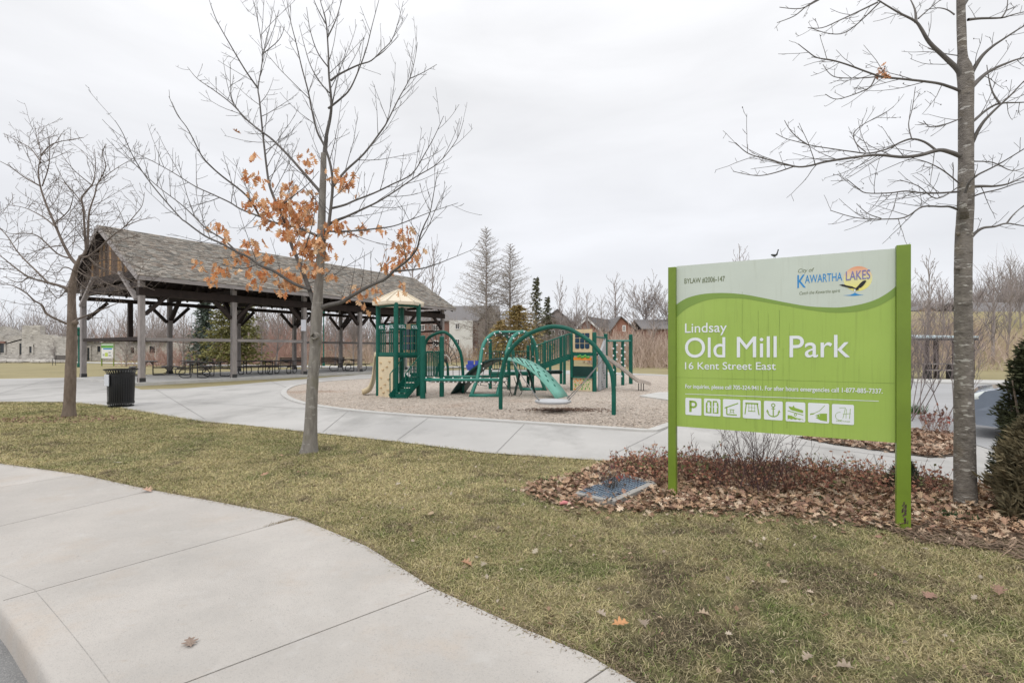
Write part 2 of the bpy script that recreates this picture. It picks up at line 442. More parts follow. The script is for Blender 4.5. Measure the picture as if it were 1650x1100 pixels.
# rounded kerb lip running along the slab edge
mb = MB()
kl = [Vector((x, y, 0)) for x, y in KE]
prof = [(0.0, .0148), (-.016, .012), (-.03, .002), (-.038, -.016), (-.044, -.06), (-.052, -.19)]
kf = smooth_line(kl, 5); ring = []
for i, p in enumerate(kf):
    t = (kf[min(i + 1, len(kf) - 1)] - kf[max(i - 1, 0)]).normalized(); nrm = Vector((-t.y, t.x, 0))
    for a, z in prof: ring.append(Vector((p.x, p.y, z)) - nrm * a)
k = len(prof)
fs = [(i * k + j, i * k + j + 1, (i + 1) * k + j + 1, (i + 1) * k + j) for i in range(len(kf) - 1) for j in range(k - 1)]
mb.add(ring, fs); kb = mb.build('kerb', M['concrete'], smooth=True); kb['kind'] = 'structure'
# score line cut parallel to the kerb (a shallow groove filled with grit)
for seg in ([(-10, 925), (55, 953)], [(55, 953), (95, 1000), (135, 1050), (176, 1104), (215, 1160)]):
    pts = smooth_line([G(u, v) + Vector((0, 0, .0155)) for u, v in seg], 4)
    mb = MB(); vs = []
    for i, p in enumerate(pts):
        t = (pts[min(i + 1, len(pts) - 1)] - pts[max(i - 1, 0)]).normalized(); nrm = Vector((-t.y, t.x, 0)) * .0018
        vs += [p - nrm, p + nrm]
    mb.add(vs, [(2 * i, 2 * i + 1, 2 * i + 3, 2 * i + 2) for i in range(len(pts) - 1)])
    o = mb.build('score_line', mat('score_line_grit', (.30, .285, .265), .95, var=.3, scale=40)); o['kind'] = 'structure'
sheet('road', [(-14, -6), (1.5, -6), (1.5, 4.0), (-14, 10)], M['asphalt'], -.135)

# concrete park path
path_px = [(-700, 628), (-300, 613), (0, 610.5), (160, 607.5), (228, 628), (300, 625.5), (373, 620.5), (430, 615.5), (490, 611), (580, 603.5), (700, 597.5), (760, 596), (900, 596), (1080, 604), (1300, 604), (1500, 612), (1660, 624),
           (1800, 660), (1800, 800), (1500, 772), (1400, 766), (1300, 760), (1100, 750), (960, 742), (780, 730), (640, 712), (500, 697), (400, 686), (330, 680), (255, 668), (180, 655), (105, 648), (0, 648), (-300, 655), (-700, 690)]
PATH = gpoly(path_px)
mb = MB(); mb.add([Vector((x, y, .012)) for x, y in PATH], [tuple(range(len(PATH)))])
o = mb.build('path', M['path']); o['kind'] = 'structure'
# thin saw-cut joints: narrow dark grit strips lying in the cuts
cut = mat('saw_cut_grit', (.25, .242, .232), .95, var=.25, scale=20)
mb = MB()
for a, b in [((980, 737), (1078, 689)), ((300, 648), (640, 668)), ((0, 639), (262, 628)), ((-60, 645), (250, 650)), ((250, 627), (330, 676)), ((560, 664), (520, 697)), ((690, 674), (640, 710)),
             ((845, 684), (800, 730)), ((400, 634), (600, 625)), ((430, 612), (470, 628)), ((1180, 700), (1120, 750)), ((1300, 712), (1260, 757)), ((1408, 733), (1416, 760)), ((80, 611), (-40, 646)), ((1150, 700), (1500, 745))]:
    p, q = G(*a) + Vector((0, 0, .016)), G(*b) + Vector((0, 0, .016)); t = (q - p).normalized(); w = .004 + .0003 * p.y
    nrm = Vector((-t.y, t.x, 0)) * w
    mb.add([p - nrm, p + nrm, q + nrm, q - nrm], [(0, 3, 2, 1)])
o = mb.build('path_joints', cut); o['kind'] = 'structure'

# playground: wood-chip surfacing inside a low concrete border
play_px = [(1046, 695), (1000, 692), (925, 687), (850, 682), (775, 677), (700, 672.5), (650, 669), (600, 665), (545, 659), (500, 652), (475, 645), (463, 638), (461, 632), (466, 627), (480, 621.5), (510, 617), (550, 613.5), (600, 610.5), (700, 606), (800, 604), (900, 603.5), (1030, 605), (1150, 608), (1290, 613), (1345, 622), (1330, 632), (1250, 650), (1150, 670), (1078, 684)]
PLAY = gpoly(play_px)
sm = smooth_line([Vector((x, y, 0)) for x, y in PLAY[:-1]] , 4) + [Vector((*PLAY[-1], 0))]
PLAYS = [(p.x, p.y) for p in sm]
sheet('wood_chip_surface', PLAYS, M['mulch'], .022)
mb = MB(); nP = len(PLAYS); outer = []; inner = []
cxp, cyp = np.mean([p[0] for p in PLAYS]), np.mean([p[1] for p in PLAYS])
for i, (x, y) in enumerate(PLAYS):
    a = Vector((*PLAYS[i - 1], 0)); b = Vector((*PLAYS[(i + 1) % nP], 0)); t = (b - a).normalized(); nrm = Vector((-t.y, t.x, 0))
    if nrm.dot(Vector((x - cxp, y - cyp, 0))) < 0: nrm = -nrm
    p = Vector((x, y, 0)); outer.append(p + nrm * .16); inner.append(p - nrm * .02)
vs = []
for i in range(nP): vs += [outer[i] + Vector((0, 0, .0)), outer[i] + Vector((0, 0, .05)), inner[i] + Vector((0, 0, .05)), inner[i]]
mb.add(vs, [(i * 4 + j, i * 4 + j + 1, ((i + 1) % nP) * 4 + j + 1, ((i + 1) % nP) * 4 + j) for i in range(nP) for j in range(3)])
o = mb.build('playground_border', M['curb']); o['kind'] = 'structure'
# loose chips standing proud of the surface
mb = MB()
cnt = 0
while cnt < 45000:
    u, v = random.uniform(465, 1080), random.uniform(608, 696)
    p = G(u, v)
    if not inpoly([p.x], [p.y], PLAYS)[0]: continue
    cnt += 1; a = random.uniform(0, 6.28); L = random.uniform(.008, .026); w = random.uniform(.004, .009)
    d = Vector((math.cos(a), math.sin(a), random.uniform(-.3, .3))) * L; q = Vector((-math.sin(a), math.cos(a), random.uniform(-.4, .4))) * w
    p.z = .03 + random.uniform(0, .015)
    s = random.choice([.55, .8, 1, 1, 1.15, 1.3])
    mb.add([p - d - q, p + d - q, p + d + q, p - d + q], [(0, 1, 2, 3)], (.47 * s, .40 * s, .335 * s))
mb.col = True
o = mb.build('wood_chips', attr_mat('loose_chips', .95)); tag(o, kind='stuff')
# dark reddish brown chips under the basket swing
mb = MB(); c0 = G(912, 662)
for i in range(1500):
    r = abs(random.gauss(0, .33)); a = random.uniform(0, 6.28)
    p = Vector((c0.x + r * 1.7 * math.cos(a), c0.y + r * .7 * math.sin(a), .03 + random.uniform(0, .01)))
    a = random.uniform(0, 6.28); d = Vector((math.cos(a), math.sin(a), .2)) * .035; q = Vector((-math.sin(a), math.cos(a), .2)) * .015
    s = random.uniform(.5, 1.2)
    mb.add([p - d - q, p + d - q, p + d + q, p - d + q], [(0, 1, 2, 3)], (.14 * s, .085 * s, .06 * s))
mb.col = True
o = mb.build('dark_wood_chips', attr_mat('dark_chips', .95)); tag(o, kind='stuff')
# concrete pad in the chips beside the sign
sheet('concrete_pad', gpoly([(1030, 640), (1062, 634), (1180, 634), (1190, 650), (1085, 648)]), M['curb'], .06, thick=.06)

# worn asphalt lot on the right, pale concrete strip behind it, grass verge
sheet('parking_lot', gpoly([(1330, 640), (1470, 618), (1560, 618), (1650, 622), (2200, 650), (2200, 760), (1640, 740), (1535, 706), (1440, 690)]), M['lot'], .02)
sheet('far_path', gpoly([(-500, 586.5), (0, 583), (130, 584.5), (250, 587), (420, 591), (600, 592.5), (760, 592.5), (760, 590), (600, 590), (420, 588), (250, 585), (130, 582.8), (0, 581), (-500, 584)]), M['curb'], .012)
sheet('lot_kerb', gpoly([(1440, 617.5), (1660, 621.5), (1660, 616), (1440, 613)]), M['curb'], .1, thick=.1)

# near lawn sheet carrying its own patchy colour
LAWN_PX = [(-500, 640), (0, 647), (105, 647), (180, 654), (330, 679), (500, 696), (640, 711), (780, 729), (960, 741), (1100, 749), (1300, 759), (1500, 771), (1800, 800), (1800, 830)]
LAWN = gpoly([p for p in LAWN_PX]) + [(9.0, .5), (.9, .5)] + [(p[0], p[1]) for p in reversed(GE)]
def lawn_col(x, y):
    x = np.asarray(x, float); y = np.asarray(y, float)
    a = vnoise(x, y, 1.3, 1) * .34 + vnoise(x, y, .33, 2) * .34 + vnoise(x, y, .09, 3) * .32
    g = vnoise(x, y, .8, 5) * .40 + vnoise(x, y, .22, 6) * .35 + vnoise(x, y, .07, 7) * .25
    near = np.clip((6.3 - y) / 3.0, 0, 1) * np.clip((x + .8) / 2.2, 0, 1)          # bare, worn corner
    straw = np.stack([.50 + 0 * x, .425 + 0 * x, .225 + 0 * x], -1)
    olive = np.array([.31, .275, .13]); green = np.array([.125, .17, .05]); dirt = np.array([.125, .092, .066])
    olive = olive * (1 - .25 * near[..., None]); straw = straw * (1 - .22 * near[..., None])
    t = np.clip((a - .33) / .34, 0, 1)[..., None]; c = olive * (1 - t) + straw * t
    gm = (np.clip((g - .5 - .04 * (1 - near)) / .2, 0, 1) * (.5 + .15 * near))[..., None]; c = c * (1 - gm) + green * gm
    d = vnoise(x, y, .6, 8) * .35 + vnoise(x, y, .17, 9) * .35 + vnoise(x, y, .055, 10) * .3
    dm = (np.clip((d - .62 + .15 * near) / .18, 0, 1) * .8)[..., None]; c = c * (1 - dm) + dirt * dm
    return c
xs = np.arange(-26, 9.3, .11); ys = np.concatenate([np.arange(.4, 8, .06), np.arange(8, 15.6, .12)])
XX, YY = np.meshgrid(xs, ys)
ok = inpoly(XX, YY, LAWN)
CC = lawn_col(XX, YY) * .5
ZZ = (vnoise(XX, YY, .5, 4) - .5) * .012 - .002
nx = len(xs)
idx = np.arange(XX.size).reshape(XX.shape)
q = ok[:-1, :-1] | ok[1:, 1:] | ok[:-1, 1:] | ok[1:, :-1]
fa = np.stack([idx[:-1, :-1][q], idx[:-1, 1:][q], idx[1:, 1:][q], idx[1:, :-1][q]], -1)
me = bpy.data.meshes.new('lawn'); me.from_pydata(np.stack([XX, YY, ZZ], -1).reshape(-1, 3).tolist(), [], fa.tolist())
at = me.color_attributes.new('Col', 'FLOAT_COLOR', 'POINT')
at.data.foreach_set('color', np.hstack([CC.reshape(-1, 3), np.ones((XX.size, 1))]).astype(np.float32).ravel())
me.materials.append(M['lawn']); me.shade_smooth()
o = bpy.data.objects.new('lawn', me); COL.objects.link(o); o['kind'] = 'structure'

# short dormant turf: single blades, longer and more bent where the grass is dead
def blades(n_try, seed, poly, ymax, hmul=1.0, edge=False):
    r = np.random.default_rng(seed)
    x = r.uniform(-16, 7.5, n_try); y = 1.6 + (ymax - 1.6) * r.random(n_try) ** 1.0
    keep = (r.random(n_try) < np.minimum(1, (4.2 / y) ** 1.35)) & (np.abs(x) < y * 1.2 + .6)
    x, y = x[keep], y[keep]
    k = inpoly(x + r.normal(0, .03, len(x)), y + r.normal(0, .03, len(y)), poly); x, y = x[k], y[k]
    bare = vnoise(x, y, .7, 8) * .5 + vnoise(x, y, .2, 9) * .5
    near = np.clip((6.3 - y) / 3.0, 0, 1) * np.clip((x + .8) / 2.2, 0, 1)
    k = r.random(len(x)) > np.clip((bare - .6 + .16 * near) / .3, 0, .6); x, y = x[k], y[k]
    n = len(x); c = lawn_col(x, y)
    c *= (.66 + .75 * r.random(n))[:, None]
    pale = r.random(n) < .2; c[pale] = c[pale] * .45 + np.array([.50, .43, .27]) * .6
    gr = r.random(n) < .10; c[gr] = np.array([.15, .20, .055]) * (.7 + .6 * r.random(gr.sum()))[:, None]
    h = (.010 + .020 * r.random(n)) * hmul * (1 + .03 * y); w = (.0009 + .0010 * r.random(n)) * (1 + .17 * y)
    a = r.uniform(0, 2 * np.pi, n); lean = h * r.uniform(.4, 3.0, n)
    dx, dy = np.cos(a), np.sin(a); b = r.uniform(0, 2 * np.pi, n); bx, by = np.cos(b) * w, np.sin(b) * w
    z0 = -.004
    V = np.empty((n, 5, 3))
    V[:, 0] = np.stack([x - bx, y - by, np.full(n, z0)], -1); V[:, 1] = np.stack([x + bx, y + by, np.full(n, z0)], -1)
    V[:, 2] = np.stack([x + dx * lean * .4 + bx * .8, y + dy * lean * .4 + by * .8, z0 + h * .75], -1)
    V[:, 3] = np.stack([x + dx * lean * .4 - bx * .8, y + dy * lean * .4 - by * .8, z0 + h * .75], -1)
    V[:, 4] = np.stack([x + dx * lean, y + dy * lean, z0 + h * r.uniform(.55, 1.05, n)], -1)
    return V, c
V, c = blades(3600000, 21, LAWN, 14.5)
# long bent strands of dead thatch lying over the turf
r = np.random.default_rng(77); nt = 120000
x = r.uniform(-9, 7, nt); y = 1.8 + 8.5 * r.random(nt); k = (np.abs(x) < y * 1.12 + .3) & (r.random(nt) < np.minimum(1, 4.0 / y)) & inpoly(x, y, LAWN); x, y = x[k], y[k]; nt = len(x)
L = r.uniform(.02, .065, nt); w = r.uniform(.0006, .0011, nt) * (1 + .12 * y); a = r.uniform(0, 6.283, nt); b = a + r.normal(0, .7, nt); z0 = r.uniform(.002, .022, nt); zt = z0 + r.uniform(-.004, .016, nt)
V2 = np.empty((nt, 5, 3)); ex, ey = -np.sin(a) * w, np.cos(a) * w; mx_, my_ = x + np.cos(a) * L * .5, y + np.sin(a) * L * .5
V2[:, 0] = np.stack([x - ex, y - ey, z0], -1); V2[:, 1] = np.stack([x + ex, y + ey, z0], -1); V2[:, 2] = np.stack([mx_ + ex, my_ + ey, z0 + .012], -1); V2[:, 3] = np.stack([mx_ - ex, my_ - ey, z0 + .012], -1); V2[:, 4] = np.stack([mx_ + np.cos(b) * L * .5, my_ + np.sin(b) * L * .5, zt], -1)
tones = np.array([[.40, .33, .20], [.34, .27, .165], [.26, .20, .12], [.46, .39, .26], [.20, .15, .10]]); c2 = tones[r.integers(0, 5, nt)] * (.7 + .6 * r.random(nt))[:, None]
V = np.concatenate([V, V2]); c = np.concatenate([c, c2])
n = len(V)
me = bpy.data.meshes.new('grass')
me.vertices.add(n * 5); me.vertices.foreach_set('co', V.astype(np.float32).ravel())
base = np.arange(n)[:, None] * 5
loops = np.concatenate([base + np.array([[0, 1, 2, 3]]), base + np.array([[3, 2, 4]])], 1).ravel()
me.loops.add(n * 7); me.loops.foreach_set('vertex_index', loops.astype(np.int32))
starts = (np.arange(n)[:, None] * 7 + np.array([[0, 4]])).ravel()
me.polygons.add(n * 2); me.polygons.foreach_set('loop_start', starts.astype(np.int32))
me.update(calc_edges=True); me.validate()
at = me.color_attributes.new('Col', 'FLOAT_COLOR', 'POINT')
at.data.foreach_set('color', np.hstack([np.repeat(c, 5, 0), np.ones((n * 5, 1))]).astype(np.float32).ravel())
me.materials.append(M['blades'])
o = bpy.data.objects.new('grass', me); COL.objects.link(o); tag(o, 'short patchy half dormant grass of the near lawn', 'grass', kind='stuff')
print('blades', n)
# ---------------------------------------------------------------- bare trees
def rot_about(v, ax, a): return Matrix.Rotation(a, 3, ax) @ v
def polyline_at(pts, cum, t):
    s = t * cum[-1]
    for i in range(1, len(cum)):
        if s <= cum[i] or i == len(cum) - 1:
            k = (s - cum[i - 1]) / max(1e-9, cum[i] - cum[i - 1])
            return pts[i - 1].lerp(pts[i], k), (pts[i] - pts[i - 1]).normalized()
def grow(mb, pts, r0, r1, lvl, cfg, R, tips=None):
    n = len(pts)
    mb.tube(pts, [r0 + (r1 - r0) * (i / (n - 1)) ** .8 for i in range(n)], cfg['sides'][min(lvl, len(cfg['sides']) - 1)], cap=False)
    if lvl >= cfg['max']:
        if tips is not None: tips.append(pts[-1])
        return
    cum = [0]
    for i in range(1, n): cum.append(cum[-1] + (pts[i] - pts[i - 1]).length)
    L = cum[-1]
    k = cfg['dens'][lvl] * L
    k = int(k) + (R.random() < k - int(k))
    side = R.choice((-1, 1))
    for j in range(k):
        t = cfg['t0'] + (1 - cfg['t0']) * ((j + R.random()) / max(1, k))
        p, d = polyline_at(pts, cum, min(t, .995))
        side = -side
        ax = d.cross(Vector((0, 0, 1)))
        if ax.length < .1: ax = Vector((1, 0, 0))
        ax = rot_about(ax.normalized(), d, R.uniform(-cfg['roll'], cfg['roll']) + (math.pi if side < 0 else 0) + (math.pi / 2 if R.random() < .6 else 0) * side)
        nd = rot_about(d, ax, math.radians(R.uniform(*cfg['ang'])))
        nd.z += cfg['up'] * R.uniform(.2, 1.2); nd.normalize()
        l = min(cfg['lmax'][lvl], max(.08, L * R.uniform(*cfg['len'])) * (1.15 - .65 * t))
        q = [p]; m = cfg['seg'][min(lvl, len(cfg['seg']) - 1)]
        for s in range(m):
            nd = nd + Vector((R.uniform(-1, 1), R.uniform(-1, 1), R.uniform(-1, 1))) * cfg['wob'] + Vector((0, 0, cfg['curl'] / m))
            nd.normalize(); q.append(q[-1] + nd * l / m)
        rr = r0 + (r1 - r0) * t
        rb = min(rr * .62, cfg['rmin'] + l * cfg['rk'])
        grow(mb, q, max(rb, cfg['rmin']), cfg['rmin'], lvl + 1, cfg, R, tips)

def limb3d(px, y0, slope, R):            # photo polyline -> world polyline leaving the trunk's distance with a depth slope
    out = []; acc = 0.0; prev = None
    for u, v in px:
        p = P(u, v, y0)
        if prev is not None: acc += (p - prev).length
        prev = p; out.append(P(u, v, y0 + slope * acc))
    return smooth_line(out, 4)

LEAF_HALF = [(0, 0), (.05, .12), (.06, .2), (.27, .25), (.24, .33), (.10, .38), (.38, .52), (.40, .60), (.12, .62), (.27, .80), (.2, .84), (.08, .84), (0, 1)]
def leaf(mb, p, size, R, col, droop=True, flat=False, curl=.5, tilt=.6):
    if flat:
        n = Vector((R.uniform(-tilt, tilt), R.uniform(-tilt, tilt), 1)).normalized(); a = R.uniform(0, 6.283)
        d = Vector((math.cos(a), math.sin(a), 0)); d = (d - n * d.dot(n)).normalized()
    else:
        d = Vector((R.uniform(-.7, .7), R.uniform(-.7, .7), -1 if droop else R.uniform(-1, 1))).normalized()
        n = rot_about(d.orthogonal().normalized(), d, R.uniform(0, 6.28))
    x = d.cross(n); cu = R.uniform(-curl, curl); fo = R.uniform(-.1, .7)
    vs = []; h = len(LEAF_HALF)
    for a, b in LEAF_HALF: vs.append(p + (d * b + x * a + n * (cu * b * b + fo * abs(a))) * size)
    for a, b in LEAF_HALF[1:-1]: vs.append(p + (d * b - x * a + n * (cu * b * b + fo * abs(a))) * size)
    right = list(range(h)); left = [h - 1] + list(range(2 * h - 3, h - 1, -1)) + [0]
    left = [0] + list(range(h, 2 * h - 2)) + [h - 1]
    mb.add(vs, [tuple(right), tuple(reversed(left))], col)
    mb.col = True

def trunk_mesh(mb, px, wd, y0, sides, R, amp=.05, seed=0, flare=0):
    """lumpy bark surface round a trunk line; wd = half widths in photo pixels, corrected for the wide lens"""
    k = 1 / math.sqrt(1 + ((px[0][0] - CX) / F) ** 2)
    ctr = [P(u, v, y0) for u, v in px]; rr = [w / F * y0 * k for w in wd]
    C2 = smooth_line(ctr, 7); rs = [q.x for q in smooth_line([Vector((r_, 0, 0)) for r_ in rr], 7)]
    vs = []; n = len(C2)
    for i, (c, r_) in enumerate(zip(C2, rs)):
        for s in range(sides):
            a = 2 * math.pi * s / sides; d = Vector((math.cos(a), math.sin(a), 0))
            q = 1 + amp * 1.2 * mnoise.noise(Vector((d.x * 1.6, d.y * 1.6, c.z * 2.2 + seed))) + amp * mnoise.noise(Vector((d.x * 5, d.y * 5, c.z * 9 + seed)))
            if flare: q += flare * max(0, 1 - (c.z + .05) / .22) ** 2 * (.55 + .45 * math.sin(a * 5 + seed))
            vs.append(c + d * r_ * q)
    mb.add(vs, [(i * sides + s, i * sides + (s + 1) % sides, (i + 1) * sides + (s + 1) % sides, (i + 1) * sides + s) for i in range(n - 1) for s in range(sides)] + [tuple((n - 1) * sides + s for s in range(sides))])
# --- the young oak in the middle of the lawn, still holding a few brown leaves
R = random.Random(4)
oy = G(499, 728).y
oak = empty('oak_tree', G(499, 728)); tag(oak, 'slender young oak with clumps of rust brown leaves, before the playground', 'tree')
mb = MB()
tr = [(497, 735), (498.5, 722), (500, 700), (501.5, 660), (503.5, 620), (506, 585), (508, 560), (508.5, 549), (509, 535), (511, 500), (513.5, 460), (517, 400), (519, 330), (521, 280), (521.5, 247)]
wd = [17, 14, 11.5, 10, 9.6, 9.4, 9.3, 10.6, 9.0, 9.6, 7.4, 7.2, 6.0, 5.2, 4.6]
trunk_mesh(mb, tr, wd, oy, 22, R, .05, 3.0, .22)
kn = P(508, 541, oy - .09)
mb.sphere(kn, .075, 9, 6, (1, .6, .8)); mb.tube([kn + Vector((-.05, -.04, -.02)), kn + Vector((0, -.07, .045)), kn + Vector((.05, -.04, -.01)), kn + Vector((.01, -.055, -.05)), kn + Vector((-.05, -.04, -.02))], .018, 6)
mb.build('trunk', M['bark_oak'], oak, smooth=True)
limbs = [  # (photo polyline, depth slope, base radius px)
 ([(509, 496), (495, 456), (485, 430), (470, 395), (462, 366), (448, 334), (436, 304), (431, 280), (424, 220), (418, 160), (416, 140), (423, 87), (413, 22), (405, -8)], .18, 5.2),
 ([(416, 143), (395, 113), (369, 69), (349, 33), (337, 0)], -.3, 1.9),
 ([(422, 88), (449, 65), (459, 43)], .4, 1.2),
 ([(424, 215), (398, 193), (373, 167), (344, 145), (318, 127), (302, 108)], .35, 2.0),
 ([(500, 466), (476, 458), (440, 436), (420, 428), (400, 414), (382, 406), (356, 392), (330, 380), (300, 358), (289, 349), (245, 298), (216, 255), (198, 215), (185, 194)], -.22, 3.6),
 ([(382, 406), (360, 386), (332, 368), (310, 346), (289, 327), (250, 297), (215, 262), (190, 232)], .2, 2.0),
 ([(511, 380), (484, 368), (458, 362), (440, 358), (416, 348), (388, 337), (370, 326), (340, 312), (314, 300), (282, 280), (250, 262), (220, 247), (180, 224)], .3, 3.0),
 ([(418, 348), (398, 316), (358, 284), (340, 268), (325, 251), (310, 222), (300, 204), (285, 184), (272, 155)], -.4, 2.2),
 ([(516, 309), (487, 276), (466, 252), (440, 226), (420, 211), (396, 192), (380, 172), (372, 150), (371, 100)], .1, 3.4),
 ([(512, 398), (526, 380), (532, 344), (536, 300), (533, 268), (523, 236), (511, 212), (502, 175), (496, 145), (486, 108), (478, 73), (467, 29), (461, -8)], -.12, 4.0),
 ([(521, 262), (526, 219), (532, 190), (534, 164), (530, 120), (529, 84), (525, 33), (516, 0), (512, -40)], .05, 4.3),
 ([(537, 300), (556, 276), (587, 247), (615, 210), (624, 196), (642, 160), (660, 127), (668, 98), (673, 68)], .25, 2.8),
 ([(660, 127), (680, 118), (704, 104)], -.3, 1.1),
 ([(533, 336), (556, 330), (572, 323), (603, 311), (632, 297), (664, 280), (685, 247), (700, 220), (715, 187)], -.35, 2.6),
 ([(524, 364), (545, 354), (558, 349), (582, 338), (609, 325), (635, 309), (670, 285), (707, 262), (736, 225), (747, 194)], .3, 3.4),
 ([(521, 372), (550, 373), (580, 371), (608, 368), (635, 364), (665, 353), (693, 342), (738, 327)], -.25, 2.4),
 ([(516, 496), (530, 491), (551, 486), (571, 474), (595, 461), (621, 449), (635, 436), (650, 425), (661, 415), (672, 400), (677, 380), (684, 362), (693, 342), (700, 305), (706, 272)], -.3, 5.0),
 ([(636, 437), (660, 435), (682, 432), (705, 425), (725, 417), (762, 402)], .2, 2.2),
 ([(529, 175), (548, 160), (563, 145), (576, 118), (590, 80), (600, 40), (612, -5)], -.25, 2.4),
 ([(533, 130), (545, 121), (562, 112), (580, 104), (598, 98), (615, 82), (631, 65), (641, 38), (650, 2)], .25, 2.4),
 ([(528, 60), (540, 35), (548, 10), (556, -20)], .3, 1.6), ([(526, 40), (512, 15), (502, -10)], -.3, 1.6),
 ([(531, 150), (515, 132), (500, 105), (490, 72), (482, 40)], .3, 1.6), ([(530, 110), (512, 85), (500, 50), (494, 12)], -.3, 1.5),
 ([(448, 334), (470, 318), (495, 298), (514, 276)], -.2, 1.8),
 ([(476, 412), (490, 402), (498, 380), (506, 350), (509, 310)], -.5, 1.8),
 ([(497, 456), (530, 448), (560, 428), (600, 405)], .5, 1.2),
 ([(430, 420), (395, 432), (365, 428), (335, 418)], -.5, 1.3),
 ([(676, 388), (690, 365), (705, 330), (720, 300)], .3, 1.2), ([(655, 420), (648, 400), (640, 380)], .3, 1.0),
]
cfg = dict(max=3, sides=(7, 5, 4, 3), dens=(5.2, 4.6, 4.0), t0=.1, ang=(28, 58), roll=.9, up=.2, curl=.32, len=(.14, .38), lmax=(1.0, .42, .2), seg=(6, 5, 3), wob=.07, rmin=.0024, rk=.0042)
mb = MB(); tips = []
for px, sl, rp in limbs:
    pts = limb3d(px, oy, sl, R)
    grow(mb, pts, rp / F * oy * .78, .0032, 0, cfg, R, tips)
crown = mb.build('branches', M['twig_dark'], oak, smooth=True)
crown.data.materials[0] = mat('oak_branch_bark', (.115, .105, .097), .85, scale=5, var=.3)
clumps = [(413, 251, .08, 6), (413, 287, .16, 20), (464, 302, .17, 22), (413, 324, .2, 34), (478, 345, .32, 120), (493, 255, .16, 16), (558, 291, .18, 26), (545, 280, .12, 10), (351, 365, .12, 12), (405, 391, .16, 22), (558, 371, .16, 24),
          (584, 364, .13, 14), (653, 378, .16, 20), (518, 395, .24, 60), (376, 207, .05, 1), (466, 446, .26, 90), (420, 440, .15, 22), (388, 408, .13, 18), (352, 430, .15, 20), (344, 449, .09, 8), (370, 382, .10, 8), (466, 376, .13, 18),
          (496, 396, .24, 60), (430, 413, .12, 8), (312, 418, .06, 4), (326, 426, .05, 3), (400, 455, .05, 3), (414, 457, .06, 4), (430, 410, .10, 8), (632, 423, .22, 40), (606, 467, .12, 10), (577, 467, .13, 16), (557, 477, .08, 6), (536, 441, .06, 4),
          (589, 490, .06, 4), (667, 405, .17, 26), (640, 395, .13, 12), (440, 330, .16, 24), (455, 325, .18, 30), (500, 320, .16, 18), (610, 366, .1, 8), (395, 435, .07, 4), (362, 440, .05, 3), (648, 460, .1, 8), (505, 425, .16, 20), (535, 360, .14, 14), (425, 350, .14, 16)]
mb = MB(); orange_ = [(.72, .40, .21), (.78, .48, .27), (.66, .33, .155), (.80, .56, .35), (.58, .25, .11), (.74, .43, .22), (.46, .24, .13)]
for u, v, r, k in clumps:
    c = P(u, v, oy + R.uniform(-.25, .25))
    for i in range(k):
        d = Vector((R.gauss(0, .46), R.gauss(0, .5), R.gauss(0, .42))) * r
        cc = R.choice(orange_); s = R.uniform(.75, 1.2)
        leaf(mb, c + d, R.uniform(.085, .14), R, tuple(q * s for q in cc), curl=.7)
mb.build('leaves', M['tree_leaf'], oak)

# --- the grey barked tree beside the sign
R = random.Random(9)
ry = G(1556, 815).y
rt = empty('lawn_tree', G(1556, 815)); tag(rt, 'tall bare tree with pale flecked grey bark, just right of the green sign', 'tree')
tr = [(1556, 826), (1556, 812), (1555.5, 780), (1554.5, 740), (1554, 690), (1553, 650), (1552.5, 560), (1552, 470), (1552, 420), (1553, 380), (1555, 350), (1556.5, 300), (1556.5, 230), (1556.5, 160), (1556, 128), (1553.5, 108), (1551, 90), (1549, 40), (1548, 0), (1547, -70), (1545, -160)]
wd = [23, 20.5, 19.5, 18.8, 18, 17.5, 16, 15.4, 15.2, 15, 14.8, 14.2, 13.4, 13.2, 14.2, 13, 8.6, 8.0, 7.4, 6.4, 5]
mb = MB(); trunk_mesh(mb, tr, wd, ry, 30, R, .035, 8.0, .16)
mb.sphere(P(1543, 432, ry - .045), .028, 8, 5, (1, 1, .8)); mb.sphere(P(1543, 377, ry - .02), .020, 8, 5)
mb.tube([P(1553, 352, ry - .1), P(1552, 330, ry - .14), P(1555, 312, ry - .17)], [.045, .035, .02], 7)
mb.build('trunk', M['bark_grey'], rt, smooth=True)
